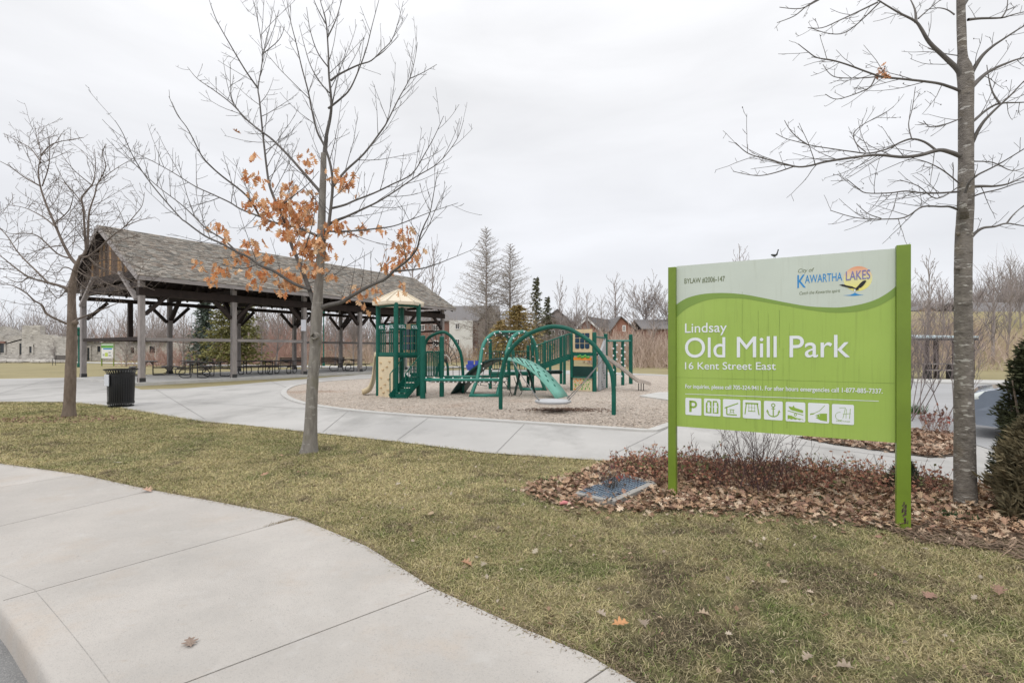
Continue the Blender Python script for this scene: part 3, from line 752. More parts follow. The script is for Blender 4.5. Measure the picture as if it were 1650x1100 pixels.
limbs = [
 ([(1549, 122), (1541, 110), (1523, 93), (1498, 69), (1484, 46), (1474, 34), (1447, 20), (1414, 0), (1395, -12)], -.15, 6.6),
 ([(1476, 36), (1474, 15), (1464, -6)], .3, 3.4), ([(1480, 30), (1498, 14), (1518, -2)], .4, 1.8), ([(1414, 4), (1385, 18), (1355, 32), (1325, 45), (1302, 45)], -.3, 2.0), ([(1420, 2), (1370, 48), (1340, 55), (1305, 45)], .4, 1.6),
 ([(1538, 24), (1526, 16), (1510, 13), (1490, 17)], .3, 1.8), ([(1325, -5), (1300, 10), (1280, 26), (1252, 37)], .2, 2.0), ([(1320, 0), (1290, 14), (1256, 12)], .1, 1.4),
 ([(1546, 146), (1530, 140), (1509, 134), (1469, 129), (1440, 126), (1414, 122), (1367, 105), (1340, 97), (1316, 93), (1300, 82), (1286, 71)], -.2, 3.4),
 ([(1411, 124), (1385, 126), (1349, 125), (1335, 117), (1326, 104)], .3, 1.5), ([(1410, 126), (1402, 140), (1385, 149), (1349, 160), (1330, 152)], -.3, 1.6), ([(1350, 100), (1330, 96), (1308, 92)], -.4, 1.2),
 ([(1546, 251), (1530, 245), (1513, 242), (1487, 249), (1470, 252), (1451, 253), (1420, 250), (1396, 251), (1334, 260), (1310, 266), (1287, 269), (1260, 263), (1233, 256), (1205, 247), (1185, 230)], -.25, 5.2),
 ([(1280, 268), (1250, 278), (1225, 283), (1203, 281), (1181, 276)], .2, 1.6),
 ([(1508, 242), (1490, 229), (1469, 224), (1450, 230), (1430, 240), (1400, 247), (1370, 244), (1342, 240), (1310, 235), (1287, 229), (1265, 223), (1250, 215)], .15, 2.6), ([(1300, 232), (1285, 222), (1272, 208), (1264, 194)], .2, 1.4),
 ([(1395, 245), (1380, 232), (1376, 215), (1392, 200), (1420, 186), (1440, 172)], .3, 1.3), ([(1469, 224), (1464, 200), (1470, 175), (1475, 140)], .35, 1.3),
 ([(1544, 309), (1515, 311), (1487, 311), (1460, 308), (1433, 311), (1396, 311), (1382, 303), (1365, 289)], -.4, 2.4),
 ([(1544, 338), (1530, 333), (1516, 333), (1487, 333), (1465, 347), (1450, 352), (1429, 353), (1400, 353), (1371, 349), (1338, 339)], -.3, 2.6), ([(1420, 352), (1398, 344), (1380, 328)], .2, 1.3),
 ([(1545, 295), (1520, 275), (1495, 262), (1470, 255)], -.6, 1.7), ([(1550, 190), (1525, 200), (1500, 205), (1488, 195)], -.7, 1.6), ([(1546, 300), (1510, 320), (1480, 300), (1450, 290)], -.7, 1.5),
 ([(1562, 126), (1568, 113), (1582, 91), (1598, 76), (1614, 65), (1650, 42), (1700, 15)], -.2, 6.0), ([(1564, 142), (1580, 126), (1596, 114), (1620, 103), (1650, 93), (1710, 84)], .25, 6.0),
 ([(1560, 240), (1567, 229), (1575, 212), (1585, 196), (1600, 180), (1614, 167), (1632, 150), (1650, 131), (1690, 95)], -.3, 5.2), ([(1566, 196), (1571, 193), (1590, 177), (1611, 167), (1650, 165), (1700, 160)], .3, 4.4),
 ([(1564, 301), (1585, 300), (1603, 300), (1625, 296), (1650, 285), (1700, 262)], .2, 4.0), ([(1562, 386), (1573, 374), (1585, 367), (1603, 365), (1622, 360), (1650, 364), (1700, 370)], -.1, 4.2), ([(1622, 360), (1632, 347), (1645, 335), (1665, 320)], .2, 2.0),
 ([(1553, 352), (1552, 330), (1556, 309), (1563, 292), (1575, 282), (1595, 272), (1614, 262), (1650, 240), (1690, 215)], -.5, 3.6), ([(1556, 322), (1580, 312), (1610, 305), (1640, 295), (1670, 290)], -.6, 2.2),
 ([(1560, 32), (1580, 30), (1614, 29), (1632, 24), (1655, 18)], .2, 3.4), ([(1614, 29), (1622, 15), (1624, -4)], .2, 2.0), ([(1611, 167), (1600, 150), (1594, 130), (1590, 105)], .2, 2.4),
 ([(1545, 90), (1520, 86), (1495, 78)], .5, 1.3), ([(1552, 10), (1565, -10), (1580, -40)], .2, 4), ([(1547, -40), (1520, -60), (1490, -100)], 0, 4), ([(1570, 260), (1600, 262), (1630, 275), (1652, 270)], .4, 1.6),
]
cfg = dict(max=3, sides=(8, 5, 4, 3), dens=(8.0, 7.0, 5.0), t0=.1, ang=(35, 70), roll=1.0, up=.1, curl=.22, len=(.14, .34), lmax=(.5, .25, .11), seg=(6, 4, 3), wob=.12, rmin=.0018, rk=.005)
mb = MB(); tips = []
for px, sl, rp in limbs:
    grow(mb, limb3d(px, ry, sl, R), rp / F * ry * .70, .0030, 0, cfg, R, tips)
for p in tips[::2]: mb.sphere(p, .0048, 5, 4, (1, 1, 1.6))
mb.build('branches', mat('grey_branch_bark', (.135, .123, .115), .85, scale=6, var=.3), rt, smooth=True)
mb = MB()
for i in range(9): leaf(mb, P(1420, 114, ry - .15) + Vector((R.gauss(0, .02), R.gauss(0, .02), R.gauss(0, .02))), R.uniform(.04, .075), R, (.5, .25, .13), droop=False, curl=1.2)
mb.build('curled_leaf', M['leaf'], rt)

# --- the twiggy tree left of the bin
R = random.Random(12)
ly = G(111, 671).y
lt = empty('lawn_tree', G(111, 671)); tag(lt, 'small bare tree with brown bark and twiggy crown, left of the black bin', 'tree')
tr = [(110, 678), (111, 668), (112, 650), (113.5, 610), (115, 560), (116, 520), (115.5, 490), (116, 466), (120, 440), (124, 426), (130, 412)]
wd = [14.5, 12.5, 10.6, 9.8, 9, 8.6, 7.2, 6.8, 5.2, 4.4, 2.6]
mb = MB(); trunk_mesh(mb, tr, wd, ly, 20, R, .06, 5.0, .2); mb.sphere(P(121, 520, ly - .1), .07, 7, 5)
mb.build('trunk', M['bark_brown'], lt, smooth=True)
limbs = [
 ([(124, 426), (114, 415), (102, 393), (90, 365), (74, 328), (65, 300), (62, 273), (66, 248), (60, 225), (56, 203)], .1, 5.0), ([(65, 300), (40, 286), (15, 268), (-10, 255)], -.3, 2.4), ([(66, 250), (85, 232), (115, 225), (135, 222)], .3, 2.0), ([(66, 262), (50, 240), (30, 228), (5, 215)], .4, 1.8), ([(68, 300), (78, 270), (80, 240), (75, 205)], -.3, 1.9),
 ([(128, 414), (138, 406), (137, 381), (134, 335), (132, 318), (145, 302), (151, 291), (154, 265), (152, 240)], -.15, 4.4), ([(141, 400), (142, 370), (144, 341), (153, 313), (158, 295), (185, 273), (222, 251)], .25, 3.6), ([(155, 300), (170, 270), (165, 245), (172, 232)], -.2, 1.8), ([(134, 330), (110, 300), (85, 285)], .3, 1.8), ([(150, 300), (120, 275), (100, 250)], -.4, 1.6),
 ([(130, 414), (142, 413), (160, 400), (170, 390), (185, 377), (201, 365), (218, 346), (229, 331), (233, 310)], -.2, 3.4), ([(201, 365), (225, 355), (250, 350)], .3, 1.7), ([(142, 413), (160, 430), (185, 440), (218, 455), (250, 468)], -.3, 2.4), ([(150, 425), (175, 418), (210, 425), (240, 440)], .3, 2.0),
 ([(113, 467), (95, 460), (77, 455), (46, 446), (19, 427), (0, 412), (-30, 395)], -.2, 5.0), ([(77, 455), (62, 440), (31, 409), (12, 381), (-4, 362), (-20, 330)], .3, 3.0), ([(112, 522), (104, 520), (76, 506), (68, 492), (55, 484), (41, 471), (20, 460), (0, 457), (-30, 450)], -.35, 4.2), ([(119, 517), (138, 509), (173, 495), (193, 487)], -.2, 3.6), ([(140, 508), (152, 512), (168, 512)], -.4, 1.4),
 ([(114, 416), (93, 409), (62, 381), (40, 376), (15, 376), (-10, 360)], -.3, 2.8), ([(138, 412), (165, 436), (195, 448), (235, 452)], .6, 1.8), ([(132, 418), (150, 440), (175, 458), (205, 466)], -.5, 1.8), ([(125, 430), (150, 448), (190, 462), (225, 462)], .2, 1.6), ([(120, 445), (135, 462), (160, 472), (195, 472)], -.8, 1.5), ([(142, 413), (175, 405), (215, 398)], .7, 1.6), ([(104, 395), (70, 400), (40, 410), (10, 395)], -.5, 1.8), ([(90, 366), (70, 350), (40, 335), (10, 330)], .3, 2.4), ([(88, 360), (110, 340), (118, 315), (115, 295)], -.3, 2.0), ([(46, 446), (30, 455), (5, 445)], .3, 1.8), ([(125, 440), (105, 430), (90, 440), (60, 430)], -.7, 2.0), ([(124, 436), (140, 445), (165, 450)], -.7, 2.0), ([(118, 450), (95, 480), (80, 470), (55, 475)], .5, 1.8)]
cfg = dict(max=3, sides=(6, 4, 3, 3), dens=(7.0, 6.0, 4.4), t0=.06, ang=(30, 70), roll=1.3, up=.12, curl=.15, len=(.22, .48), lmax=(1.25, .7, .36), seg=(6, 4, 3), wob=.16, rmin=.0034, rk=.0042)
mb = MB()
for px, sl, rp in limbs:
    grow(mb, limb3d(px, ly, sl, R), rp / F * ly * .56, .0042, 0, cfg, R)
mb.build('branches', mat('brown_branch_bark', (.145, .115, .095), .85, scale=5, var=.3), lt, smooth=True)

# --- generic bare trees for the background (three shapes, copied)
def bare_tree(name, h, seed, kind):
    R = random.Random(seed); t = empty(name)
    mb = MB(); r0 = h * (.017 if kind != 'slim' else .011)
    lean = Vector((R.uniform(-.03, .03), R.uniform(-.03, .03), 1))
    hh = h * (.55 if kind == 'round' else .95)
    n = 8; tp = [Vector((0, 0, -.3))]
    for i in range(n): tp.append(tp[-1] + (lean + Vector((R.uniform(-.06, .06), R.uniform(-.06, .06), 0))) * (hh + .3) / n)
    mb.tube(tp, [r0 * (1 - .85 * (i / n)) + .01 for i in range(n + 1)], 7)
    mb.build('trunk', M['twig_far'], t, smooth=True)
    mb = MB()
    cfg = dict(max=2, sides=(4, 3, 3), dens=(16 / h, 32 / h), t0=.12, ang=(22, 50), roll=1.3, up=.28, curl=.35, len=(.25, .5), lmax=(h * .25, h * .13), seg=(5, 3), wob=.12, rmin=h * .0017, rk=.006)
    k = 30 if kind == 'round' else 30
    cum = [0]
    for i in range(1, len(tp)): cum.append(cum[-1] + (tp[i] - tp[i - 1]).length)
    for j in range(k):
        f = .22 + .78 * j / k if kind != 'slim' else .12 + .88 * j / k
        if kind == 'round': f = .38 + .62 * (j / k) ** .8
        p, d = polyline_at(tp, cum, min(.99, f)); a = j * 2.4 + R.uniform(-.4, .4)
        el = {'round': R.uniform(.45, 1.25), 'tall': R.uniform(.6, 1.1), 'slim': R.uniform(.9, 1.25)}[kind]
        nd = Vector((math.cos(a) * math.cos(el), math.sin(a) * math.cos(el), math.sin(el)))
        l = {'round': h * R.uniform(.38, .5), 'tall': h * (.42 - .28 * f) * R.uniform(.7, 1.15), 'slim': h * (.38 - .25 * f) * R.uniform(.7, 1.1)}[kind]
        q = [p]
        for s in range(6):
            nd = (nd + Vector((R.uniform(-.1, .1), R.uniform(-.1, .1), .05 + R.uniform(-.07, .07)))).normalized(); q.append(q[-1] + nd * l / 6)
        grow(mb, q, r0 * .32 * (1.1 - .6 * f), h * .0015, 0, cfg, R)
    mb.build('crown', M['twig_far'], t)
    return t
def larch(name, h, seed):
    R = random.Random(seed); t = empty(name); mb = MB()
    mb.tube([Vector((0, 0, -.3)), Vector((.05, 0, h * .5)), Vector((0, 0, h))], [h * .011, h * .007, .02], 7); mb.build('trunk', M['twig_far'], t, smooth=True)
    mb = MB(); k = 165
    for j in range(k):
        f = .14 + .86 * (j / k) ** .9; a = j * 2.4 + R.uniform(-.5, .5); l = h * .34 * (1 - f) ** .72 * R.uniform(.5, 1.15) + .3
        d = Vector((math.cos(a), math.sin(a), R.uniform(.25, .55) if f > .45 else R.uniform(-.05, .45))).normalized(); q = [Vector((0, 0, h * f))]
        for s in range(5): d = (d + Vector((R.uniform(-.1, .1), R.uniform(-.1, .1), -.06 + .05 * s))).normalized(); q.append(q[-1] + d * l / 5)
        cfg = dict(max=1, sides=(3, 3), dens=(9,), t0=.05, ang=(35, 85), roll=1.5, up=-.12, curl=.1, len=(.12, .3), lmax=(h * .05,), seg=(3,), wob=.15, rmin=.012, rk=.004)
        grow(mb, q, .045, .014, 0, cfg, R)
    mb.build('crown', mat('larch_twigs', (.30, .265, .235), .9, scale=.5, var=.25), t)
    return t
def conifer(name, h, seed, mat_, width=.2, dense=70, droop=.2, bushy=1.0, trunk_m=None):
    R = random.Random(seed); t = empty(name); mb = MB()
    mb.tube([Vector((0, 0, -.3)), Vector((0, 0, h * .98))], [h * .016, .02], 7); mb.build('trunk', trunk_m or M['bark_brown'], t)
    mb = MB()
    for j in range(dense):
        f = .05 + .95 * (j / dense); a = j * 2.4 + R.uniform(-.5, .5); l = h * width * ((1 - f) ** .8) * R.uniform(.6, 1.2) + .15
        d = Vector((math.cos(a), math.sin(a), R.uniform(-.15, .15))); p0 = Vector((0, 0, h * f))
        m = int(14 * bushy)
        for s in range(m):
            q = p0 + d * l * ((s + R.random()) / m) + Vector((0, 0, -droop * l * ((s / m) ** 2) + .12 * l * s / m))
            q = q + Vector((R.gauss(0, .11), R.gauss(0, .11), R.gauss(0, .07))) * l
            for b in range(4):
                dd = (d + Vector((R.uniform(-.9, .9), R.uniform(-.9, .9), R.uniform(-.7, .5)))).normalized() * h * R.uniform(.018, .045)
                w = dd.cross(Vector((R.uniform(-1, 1), R.uniform(-1, 1), 1))).normalized() * h * R.uniform(.004, .010)
                sh = R.uniform(.6, 1.35)
                mb.add([q - w, q + w, q + dd + w * .3, q + dd - w * .3], [(0, 1, 2, 3)])
    mb.build('crown', mat_, t)
    return t
def put(proto, used, loc, s=1.0, rz=0.0, label=None, cat='tree', group=None):
    o = proto if not used.get(proto.name) else copy_tree(proto)
    used[proto.name] = 1
    o.location = loc; o.scale = (s, s, s) if not hasattr(s, '__len__') else s; o.rotation_euler = (0, 0, rz)
    tag(o, label, cat, group); return o
used = {}
tall, rnd, slim = bare_tree('bare_tree', 12, 31, 'tall'), bare_tree('bare_tree', 12, 33, 'round'), bare_tree('bare_tree', 12, 35, 'slim')
def at(u, base_y): return Vector(((u - CX) / F * base_y, base_y, gz((u - CX) / F * base_y, base_y)))
def hs(v_top, y, z0, h): return (EYE + (HY - v_top) / F * y - z0) / h
def bt(proto, u, v_top, y, label, rz=None, wide=1.0, group='bare trees in the background'):
    p = at(u, y); s = hs(v_top, y, p.z, 12.0)
    put(proto, used, p, (s * wide, s * wide, s), R.uniform(0, 6.28) if rz is None else rz, label, group=group)
larch_a = larch('larch_tree', 16, 41); p = at(783, 58); s = hs(366, 58, 0, 16); put(larch_a, used, p, s, 0, 'taller of the two leafless larches rising behind the arched climber', group='leafless larches')
larch_b = larch('larch_tree', 16, 43); p = at(822, 60); s = hs(393, 60, 0, 16); put(larch_b, used, p, (s * 1.15, s * 1.15, s), 2, 'shorter leafless larch right of the tallest larch', group='leafless larches')
M['spruce'] = mat('spruce_needles', (.17, .175, .10), .85, scale=1.2, var=.4); M['pine_grey'] = mat('blue_green_needles', (.15, .19, .155), .85, scale=1.2, var=.4)
M['cedar_yellow'] = mat('yellow_green_cedar', (.17, .185, .065), .85, scale=1.0, col2=(.33, .30, .115)); M['cedar'] = mat('dark_cedar', (.03, .042, .016), .85, scale=6, col2=(.075, .085, .03))
M['willow'] = mat('yellowish_twigs', (.42, .36, .13), .85, scale=.5, col2=(.36, .24, .13))
c = conifer('spruce_tree', 11, 51, M['spruce'], .19, 95, .2, .8); s_ = hs(447, 72, 0, 11); put(c, used, at(864, 72), (s_ * .8, s_ * .8, s_), 0, 'dark narrow spruce behind the larches')
c2 = copy_tree(c); c2.location = at(882, 76); s = hs(478, 76, 0, 11); c2.scale = (s * .9, s * .9, s); tag(c2, 'shorter dark spruce just right of the narrow spruce', 'tree')
c = conifer('cedar_tree', 8, 53, M['cedar_yellow'], .34, 260, .05, 1.3); put(c, used, at(378, 42), hs(440, 42, 0, 8), 0, 'yellow green cedar seen between the pavilion posts')
c = conifer('spruce_tree', 8, 55, M['pine_grey'], .3, 170, .2, 1.2); put(c, used, at(330, 44), hs(478, 44, 0, 8), 0, 'blue green spruce beside the yellow green cedar, seen through the pavilion')
c = conifer('cedar_tree', 6, 57, M['willow'], .55, 150, .0, 1.4, M['twig_far']); put(c, used, at(835, 50), (1.3, 1.3, hs(492, 50, 0, 6)), 0, 'yellowish bushy tree behind the arched climber, below the larches')
c2 = copy_tree(c); c2.location = at(806, 52); c2.scale = (.8, .8, .75); c2.rotation_euler = (0, 0, 2); tag(c2, 'low yellowish bush left of the yellowish bushy tree', 'tree')
bt(slim, 697, 392, 62, 'slim bare tree with upright limbs right behind the far pavilion ridge', wide=.8)
bt(tall, 672, 400, 70, 'faint bare tree above the pavilion ridge, left of the slim upright one')
bt(tall, 950, 470, 70, 'bare tree right of the two dark spruces'); bt(slim, 905, 452, 74, 'bare tree between the dark spruces and the brick gable')
bt(slim, 930, 462, 70, 'thin bare tree left of the brick gable', wide=.8); bt(tall, 993, 446, 96, 'open bare tree left of the round crowned tree', wide=1.0)
bt(rnd, 1040, 446, 94, 'round crowned bare tree left of the sign', wide=1.15); bt(rnd, 1078, 462, 92, 'bare tree partly behind the left post of the sign')
bt(tall, 1200, 404, 60, 'bare tree whose tip shows above the top edge of the sign', wide=1.0)
for u, v, y, k, lb in [(1490, 418, 38, slim, 'thin bare tree in the gap between sign and grey tree'), (1525, 452, 46, tall, 'bare tree close left of the grey tree trunk, behind the shelter'), (1600, 430, 40, tall, 'large bare tree on the slope right of the grey tree trunk'), (1622, 418, 42, slim, 'slender bare tree with upright limbs on the slope before the tan house'), (1575, 462, 54, rnd, 'bare tree showing just right of the grey trunk, higher on the slope'), (1645, 445, 48, rnd, 'round bare tree on the slope at the right edge of the photo')]:
    bt(k, u, v, y, lb)
for u, v, y, k, lb in [(88, 548, 60, tall, 'small bare tree in front of the tall ruin wall'), (203, 500, 44, slim, 'slim bare tree behind the green topped notice board'), (295, 500, 40, tall, 'bare tree seen in the first bay of the pavilion'), (330, 520, 44, slim, 'thin bare trunk between the pavilion posts near the picnic tables'), (420, 490, 42, slim, 'bare tree seen in the third pavilion bay'), (445, 500, 46, tall, 'spreading bare tree in the third pavilion bay'),
                       (540, 500, 46, tall, 'bare tree behind the park bench beyond the pavilion'), (570, 495, 50, rnd, 'rounded bare tree behind the fourth pavilion bay'), (605, 500, 46, slim, 'bare tree just left of the play tower'), (630, 505, 54, tall, 'bare tree behind the play tower'), (660, 515, 48, slim, 'bare tree between the play tower and the pale building'), (770, 520, 60, tall, 'bare tree before the brick end of the pale building'), (885, 535, 62, rnd, 'bare tree before the grey brown house'), (976, 505, 70, tall, 'bare tree at the right end of the brick house'), (1022, 500, 60, slim, 'bare tree before the white gable window'), (1052, 490, 64, tall, 'bare tree before the brick house that stands half hidden in brush'), (945, 512, 72, slim, 'thin bare tree before the white trimmed brick gable')]:
    bt(k, u, v, y, lb)
for u, v, y, k, lb in [(968, 478, 74, tall, 'bare tree over the roof of the brick house'), (918, 490, 72, rnd, 'bare tree before the porch of the grey brown house'), (395, 500, 56, tall, 'bare tree behind the yellow green cedar'), (255, 515, 58, rnd, 'rounded bare tree beyond the notice board')]:
    bt(k, u, v, y, lb)
for k in (tall, rnd, slim):
    if not used.get(k.name): print('unused', k.name)
# ---------------------------------------------------------------- the park sign
SA, SB = Vector((1.7225, 5.2, 0)), Vector((3.306, 4.28, 0)); SW = (SB - SA).length
S_X = (SB - SA).normalized(); S_N = Vector((S_X.y, -S_X.x, 0))          # S_N faces the camera
S_Z0, S_Z1 = .742, 2.415
def S(u, v):                             # photo pixel -> (s, z) on the sign's face
    d = Vector(((u - CX) / F, 1, -(v - HY) / F)); o = Vector((0, 0, EYE))
    k = (SA - o).dot(S_N) / d.dot(S_N); q = o + d * k
    return (q - SA).dot(S_X), q.z
def SP(s, z, n=0.0): return SA + S_X * s + S_N * n + Vector((0, 0, z))
sign = empty('park_sign', (SA + SB) / 2); tag(sign, 'large lime green park name sign on two square green posts', 'sign')
M['sign_lime'] = mat('lime_panel', (.325, .465, .085), .42, scale=1.5, var=.05)
layer(M['sign_lime'], (.23, .32, .06), 5, .52, .75, .5, stretch=(9, 9, .35), seed=2)
M['sign_pale'] = mat('pale_panel', (.545, .60, .53), .42, scale=2, var=.04)
layer(M['sign_pale'], (.42, .46, .38), 5, .55, .8, .5, stretch=(6, 6, .4), seed=5)
layer(M['sign_lime'], (.40, .52, .14), 1.2, .5, .8, .4, seed=12)
M['sign_olive'] = mat('olive_band', (.20, .315, .055), .42, scale=2, var=.05)
M['sign_post'] = mat('olive_post_paint', (.155, .235, .02), .4, scale=2.5, var=.12)
M['letter'] = mat('white_lettering', (.74, .77, .80), .5, var=.02)
M['letter_green'] = mat('green_lettering', (.13, .16, .07), .5, var=.05)
M['letter_blue'] = mat('blue_lettering', (.02, .24, .56), .5, var=.1)
M['letter_violet'] = mat('violet_lettering', (.19, .18, .42), .5, var=.1)
M['drip'] = mat('grime_runs', (.19, .27, .05), .6, var=.3, scale=12)
# frame-thick panel: back board plus face sheets
mb = MB(); mb.prism([SP(0, S_Z0, -.03), SP(SW, S_Z0, -.03), SP(SW, S_Z1, -.03), SP(0, S_Z1, -.03)], S_N * -.05 * -1 * 0 + S_N * .03)
panel = mb.build('panel', M['sign_lime'], sign)
wave_top = smooth_line([Vector((*S(u, v), 0)) for u, v in [(1089, 491), (1105, 481), (1125, 475), (1145, 472.5), (1170, 472), (1200, 474.5), (1230, 480), (1265, 487), (1300, 493), (1330, 495), (1355, 495), (1385, 490.5), (1410, 483), (1430, 472), (1444, 461)]], 4)
wave_bot = smooth_line([Vector((*S(u, v), 0)) for u, v in [(1089, 512), (1105, 498), (1125, 488), (1145, 482), (1170, 480), (1200, 481), (1230, 486), (1265, 492), (1300, 498.5), (1330, 502.5), (1355, 503.5), (1385, 501), (1410, 494.5), (1430, 485), (1444, 475.5)]], 4)
cl = lambda p: (min(max(p.x, 0), SW), p.y)
a = [cl(p) for p in wave_top]; b = [cl(p) for p in wave_bot]
mb = MB()
for i in range(len(a) - 1):
    mb.add([SP(*a[i], .002), SP(*a[i + 1], .002), SP(a[i + 1][0], S_Z1, .002), SP(a[i][0], S_Z1, .002)], [(0, 1, 2, 3)])
mb.build('pale_header', M['sign_pale'], panel)
mb = MB()
for i in range(len(a) - 1): mb.add([SP(*b[i], .002), SP(*b[i + 1], .002), SP(*a[i + 1], .002), SP(*a[i], .002)], [(0, 1, 2, 3)])
mb.build('wave_band', M['sign_olive'], panel)
mb = MB(); R = random.Random(3)
for u, v0, v1 in [(1180, 600, 668), (1203, 625, 680), (1216, 560, 690), (1229, 585, 672), (1245, 540, 700), (1262, 560, 650), (1272, 520, 702), (1268, 612, 690), (1222, 500, 600), (1238, 505, 640), (1256, 500, 560), (1196, 470, 560)]:
    s0, z0 = S(u, v0); _, z1 = S(u, v1); w = R.uniform(.0005, .0012)
    mb.add([SP(s0 - w, z1, .0025), SP(s0 + w, z1, .0025), SP(s0 + w * 1.3, z0, .0025), SP(s0 - w * 1.3, z0, .0025)], [(0, 1, 2, 3)])
mb.build('grime_runs', M['drip'], panel)
mb = MB(); z_ = S(1270, 612.5)[1]; mb.add([SP(.004, z_ - .0011, .0022), SP(SW - .004, z_ - .0011, .0022), SP(SW - .004, z_ + .0011, .0022), SP(.004, z_ + .0011, .0022)], [(0, 1, 2, 3)]); mb.build('sheet_seam', mat('seam_grime', (.24, .34, .065), .6, var=.3, scale=6), panel)
# posts
pw = .112
for nm, sc_, ztop, zb in (('post', -.037, S_Z1 - .012, -.1), ('post', SW + .05, S_Z1 + .02, -.02)):
    mb = MB(); c = SP(sc_, 0, .005); ang = math.atan2(S_X.y, S_X.x)
    w_ = .078 if sc_ < 0 else .098
    mb.box((c.x, c.y, (ztop + zb) / 2), (w_, .085, ztop - zb), rz=ang)
    po = mb.build('post', M['sign_post'], sign, bevel=.004)
    if sc_ > 0:
        mb = MB()
        for i in range(16):
            z = .02 + .23 * R.random(); s_ = sc_ + R.uniform(-.012, .012) + (.02 if z < .1 else .012 * (z - .12) * 20 * .1)
            d = Vector((0, 0, R.uniform(.008, .022))); x = S_X * R.uniform(.003, .009); q = SP(s_, z, .0495)
            mb.add([q - x - d, q + x - d * .5, q + x * .7 + d, q - x * .8 + d * .6], [(0, 1, 2, 3)])
        mb.build('scuff', M['soil'], po)
# lettering
def text_mesh(body, shear=0.0):
    c = bpy.data.curves.new('t', 'FONT'); c.body = body; c.size = 1; c.shear = shear; c.extrude = 0; c.resolution_u = 6
    o = bpy.data.objects.new('t', c); COL.objects.link(o)
    dg = bpy.context.evaluated_depsgraph_get(); dg.update()
    me = bpy.data.meshes.new_from_object(o.evaluated_get(dg))
    V = np.array([v.co[:] for v in me.vertices]); Fc = [tuple(p.vertices) for p in me.polygons]
    bpy.data.objects.remove(o); bpy.data.curves.remove(c); bpy.data.meshes.remove(me)
    return V, Fc
def sign_text(body, p0, p1, cap, m, n=.0035, shear=0.0, bold=0.0, parent=None):
    """p0, p1: photo pixels of the baseline's ends; cap: capital height there in photo pixels (at p0)"""
    V, Fc = text_mesh(body, shear)
    (s0, z0), (s1, z1) = S(*p0), S(*p1); _, zc = S(p0[0], p0[1] - cap)
    kx = (s1 - s0) / (V[:, 0].max() - V[:, 0].min()); kz = (zc - z0) / .73; x0 = V[:, 0].min()
    offs = [(0, 0)] if not bold else [(-bold, 0), (bold, 0), (0, bold), (0, -bold)]
    words, xr = [], -9                                     # one mesh per word
    for f in sorted(Fc, key=lambda f: min(V[i][0] for i in f)):
        if min(V[i][0] for i in f) > xr + .19: words.append([])
        words[-1].append(f); xr = max(xr, max(V[i][0] for i in f))
    for w_ in words:
        ids = sorted({i for f in w_ for i in f}); re_ = {a: b for b, a in enumerate(ids)}; mb = MB()
        for i, (ox, oz) in enumerate(offs):
            mb.add([SP(s0 + (V[k][0] - x0) * kx + ox, z0 + (z1 - z0) * (V[k][0] - x0) * kx / (s1 - s0) + V[k][1] * kz + oz, n + i * .0002) for k in ids], [tuple(re_[k] for k in f) for f in w_])
        mb.build('lettering', m, parent or panel)
sign_text('BYLAW #2006-147', (1103, 457), (1168, 453), 8.5, M['letter_green'], bold=.0006)
sign_text('Lindsay', (1104, 536), (1171, 534.5), 15.8, M['letter'], bold=.0008)
sign_text('Old Mill Park', (1104, 575.5), (1369, 575), 33, M['letter'], bold=.0016)
sign_text('16 Kent Street East', (1104, 594.5), (1250, 595.5), 11.8, M['letter'], bold=.0007)
sign_text('For inquiries, please call 705-324-9411. For after hours emergencies call 1-877-885-7337.', (1104.5, 625), (1422, 633.5), 6.6, M['letter'], bold=.0009)
sign_text('City of', (1286, 439.5), (1312, 437.5), 6.5, M['letter_green'], shear=.3)
sign_text('K', (1285, 464), (1298, 463), 22, M['letter_blue'], bold=.001)
sign_text('AWARTHA', (1297, 456.5), (1357, 452), 13.6, M['letter_blue'], bold=.0004)
sign_text('LAKES', (1363, 452), (1402, 449), 15.2, M['letter_violet'], n=.006, bold=.0004)
sign_text('Catch the Kawartha spirit', (1288, 475), (1354, 470.5), 5.2, M['letter_green'], shear=.3)
def sp_poly(px, m, name, n=.0035, parent=None):
    mb = MB(); mb.add([SP(*S(u, v), n) for u, v in px], [tuple(range(len(px) - 1, -1, -1))]); return mb.build(name, m, parent or panel)
s_c, z_c = S(1382, 449); s_r = (S(1404.5, 449)[0] - S(1358, 449)[0]) / 2
m, nn, ll, pb = newmat('sun_disc_print')                  # printed disc, orange at the rim above to yellow below
tcn = nn.new('ShaderNodeTexCoord'); sp_ = nn.new('ShaderNodeSeparateXYZ'); ll.new(tcn.outputs['Generated'], sp_.inputs[0])
crp = nn.new('ShaderNodeValToRGB'); el = crp.color_ramp.elements
el[0].position = .0; el[0].color = (.80, .72, .16, 1); el[1].position = 1; el[1].color = (.75, .30, .16, 1)
x_ = el.new(.5); x_.color = (.72, .70, .36, 1); x_ = el.new(.75); x_.color = (.74, .52, .34, 1)
ll.new(sp_.outputs['Z'], crp.inputs[0]); ll.new(crp.outputs[0], pb.inputs['Base Color'])
mb = MB(); mb.add([SP(s_c + s_r * math.cos(t), z_c + s_r * 1.04 * math.sin(t), .0028) for t in np.linspace(0, 2 * math.pi, 40)[:-1]], [tuple(range(39))]); mb.build('sun_emblem', m, panel)
bird_px = [(1352, 459), (1358, 458), (1365, 460), (1373, 461.5), (1376, 463), (1379, 464), (1382, 461), (1386, 456.5), (1390, 452.8), (1394, 451.5), (1396, 453), (1394, 456), (1391, 460), (1387, 463.5), (1383, 464.5), (1384, 466.5), (1379, 468), (1375.5, 466.8), (1377, 464.8), (1370, 464.5), (1363, 462.5), (1357, 461)]
sp_poly(bird_px, M['black'], 'bird_emblem', .0065)
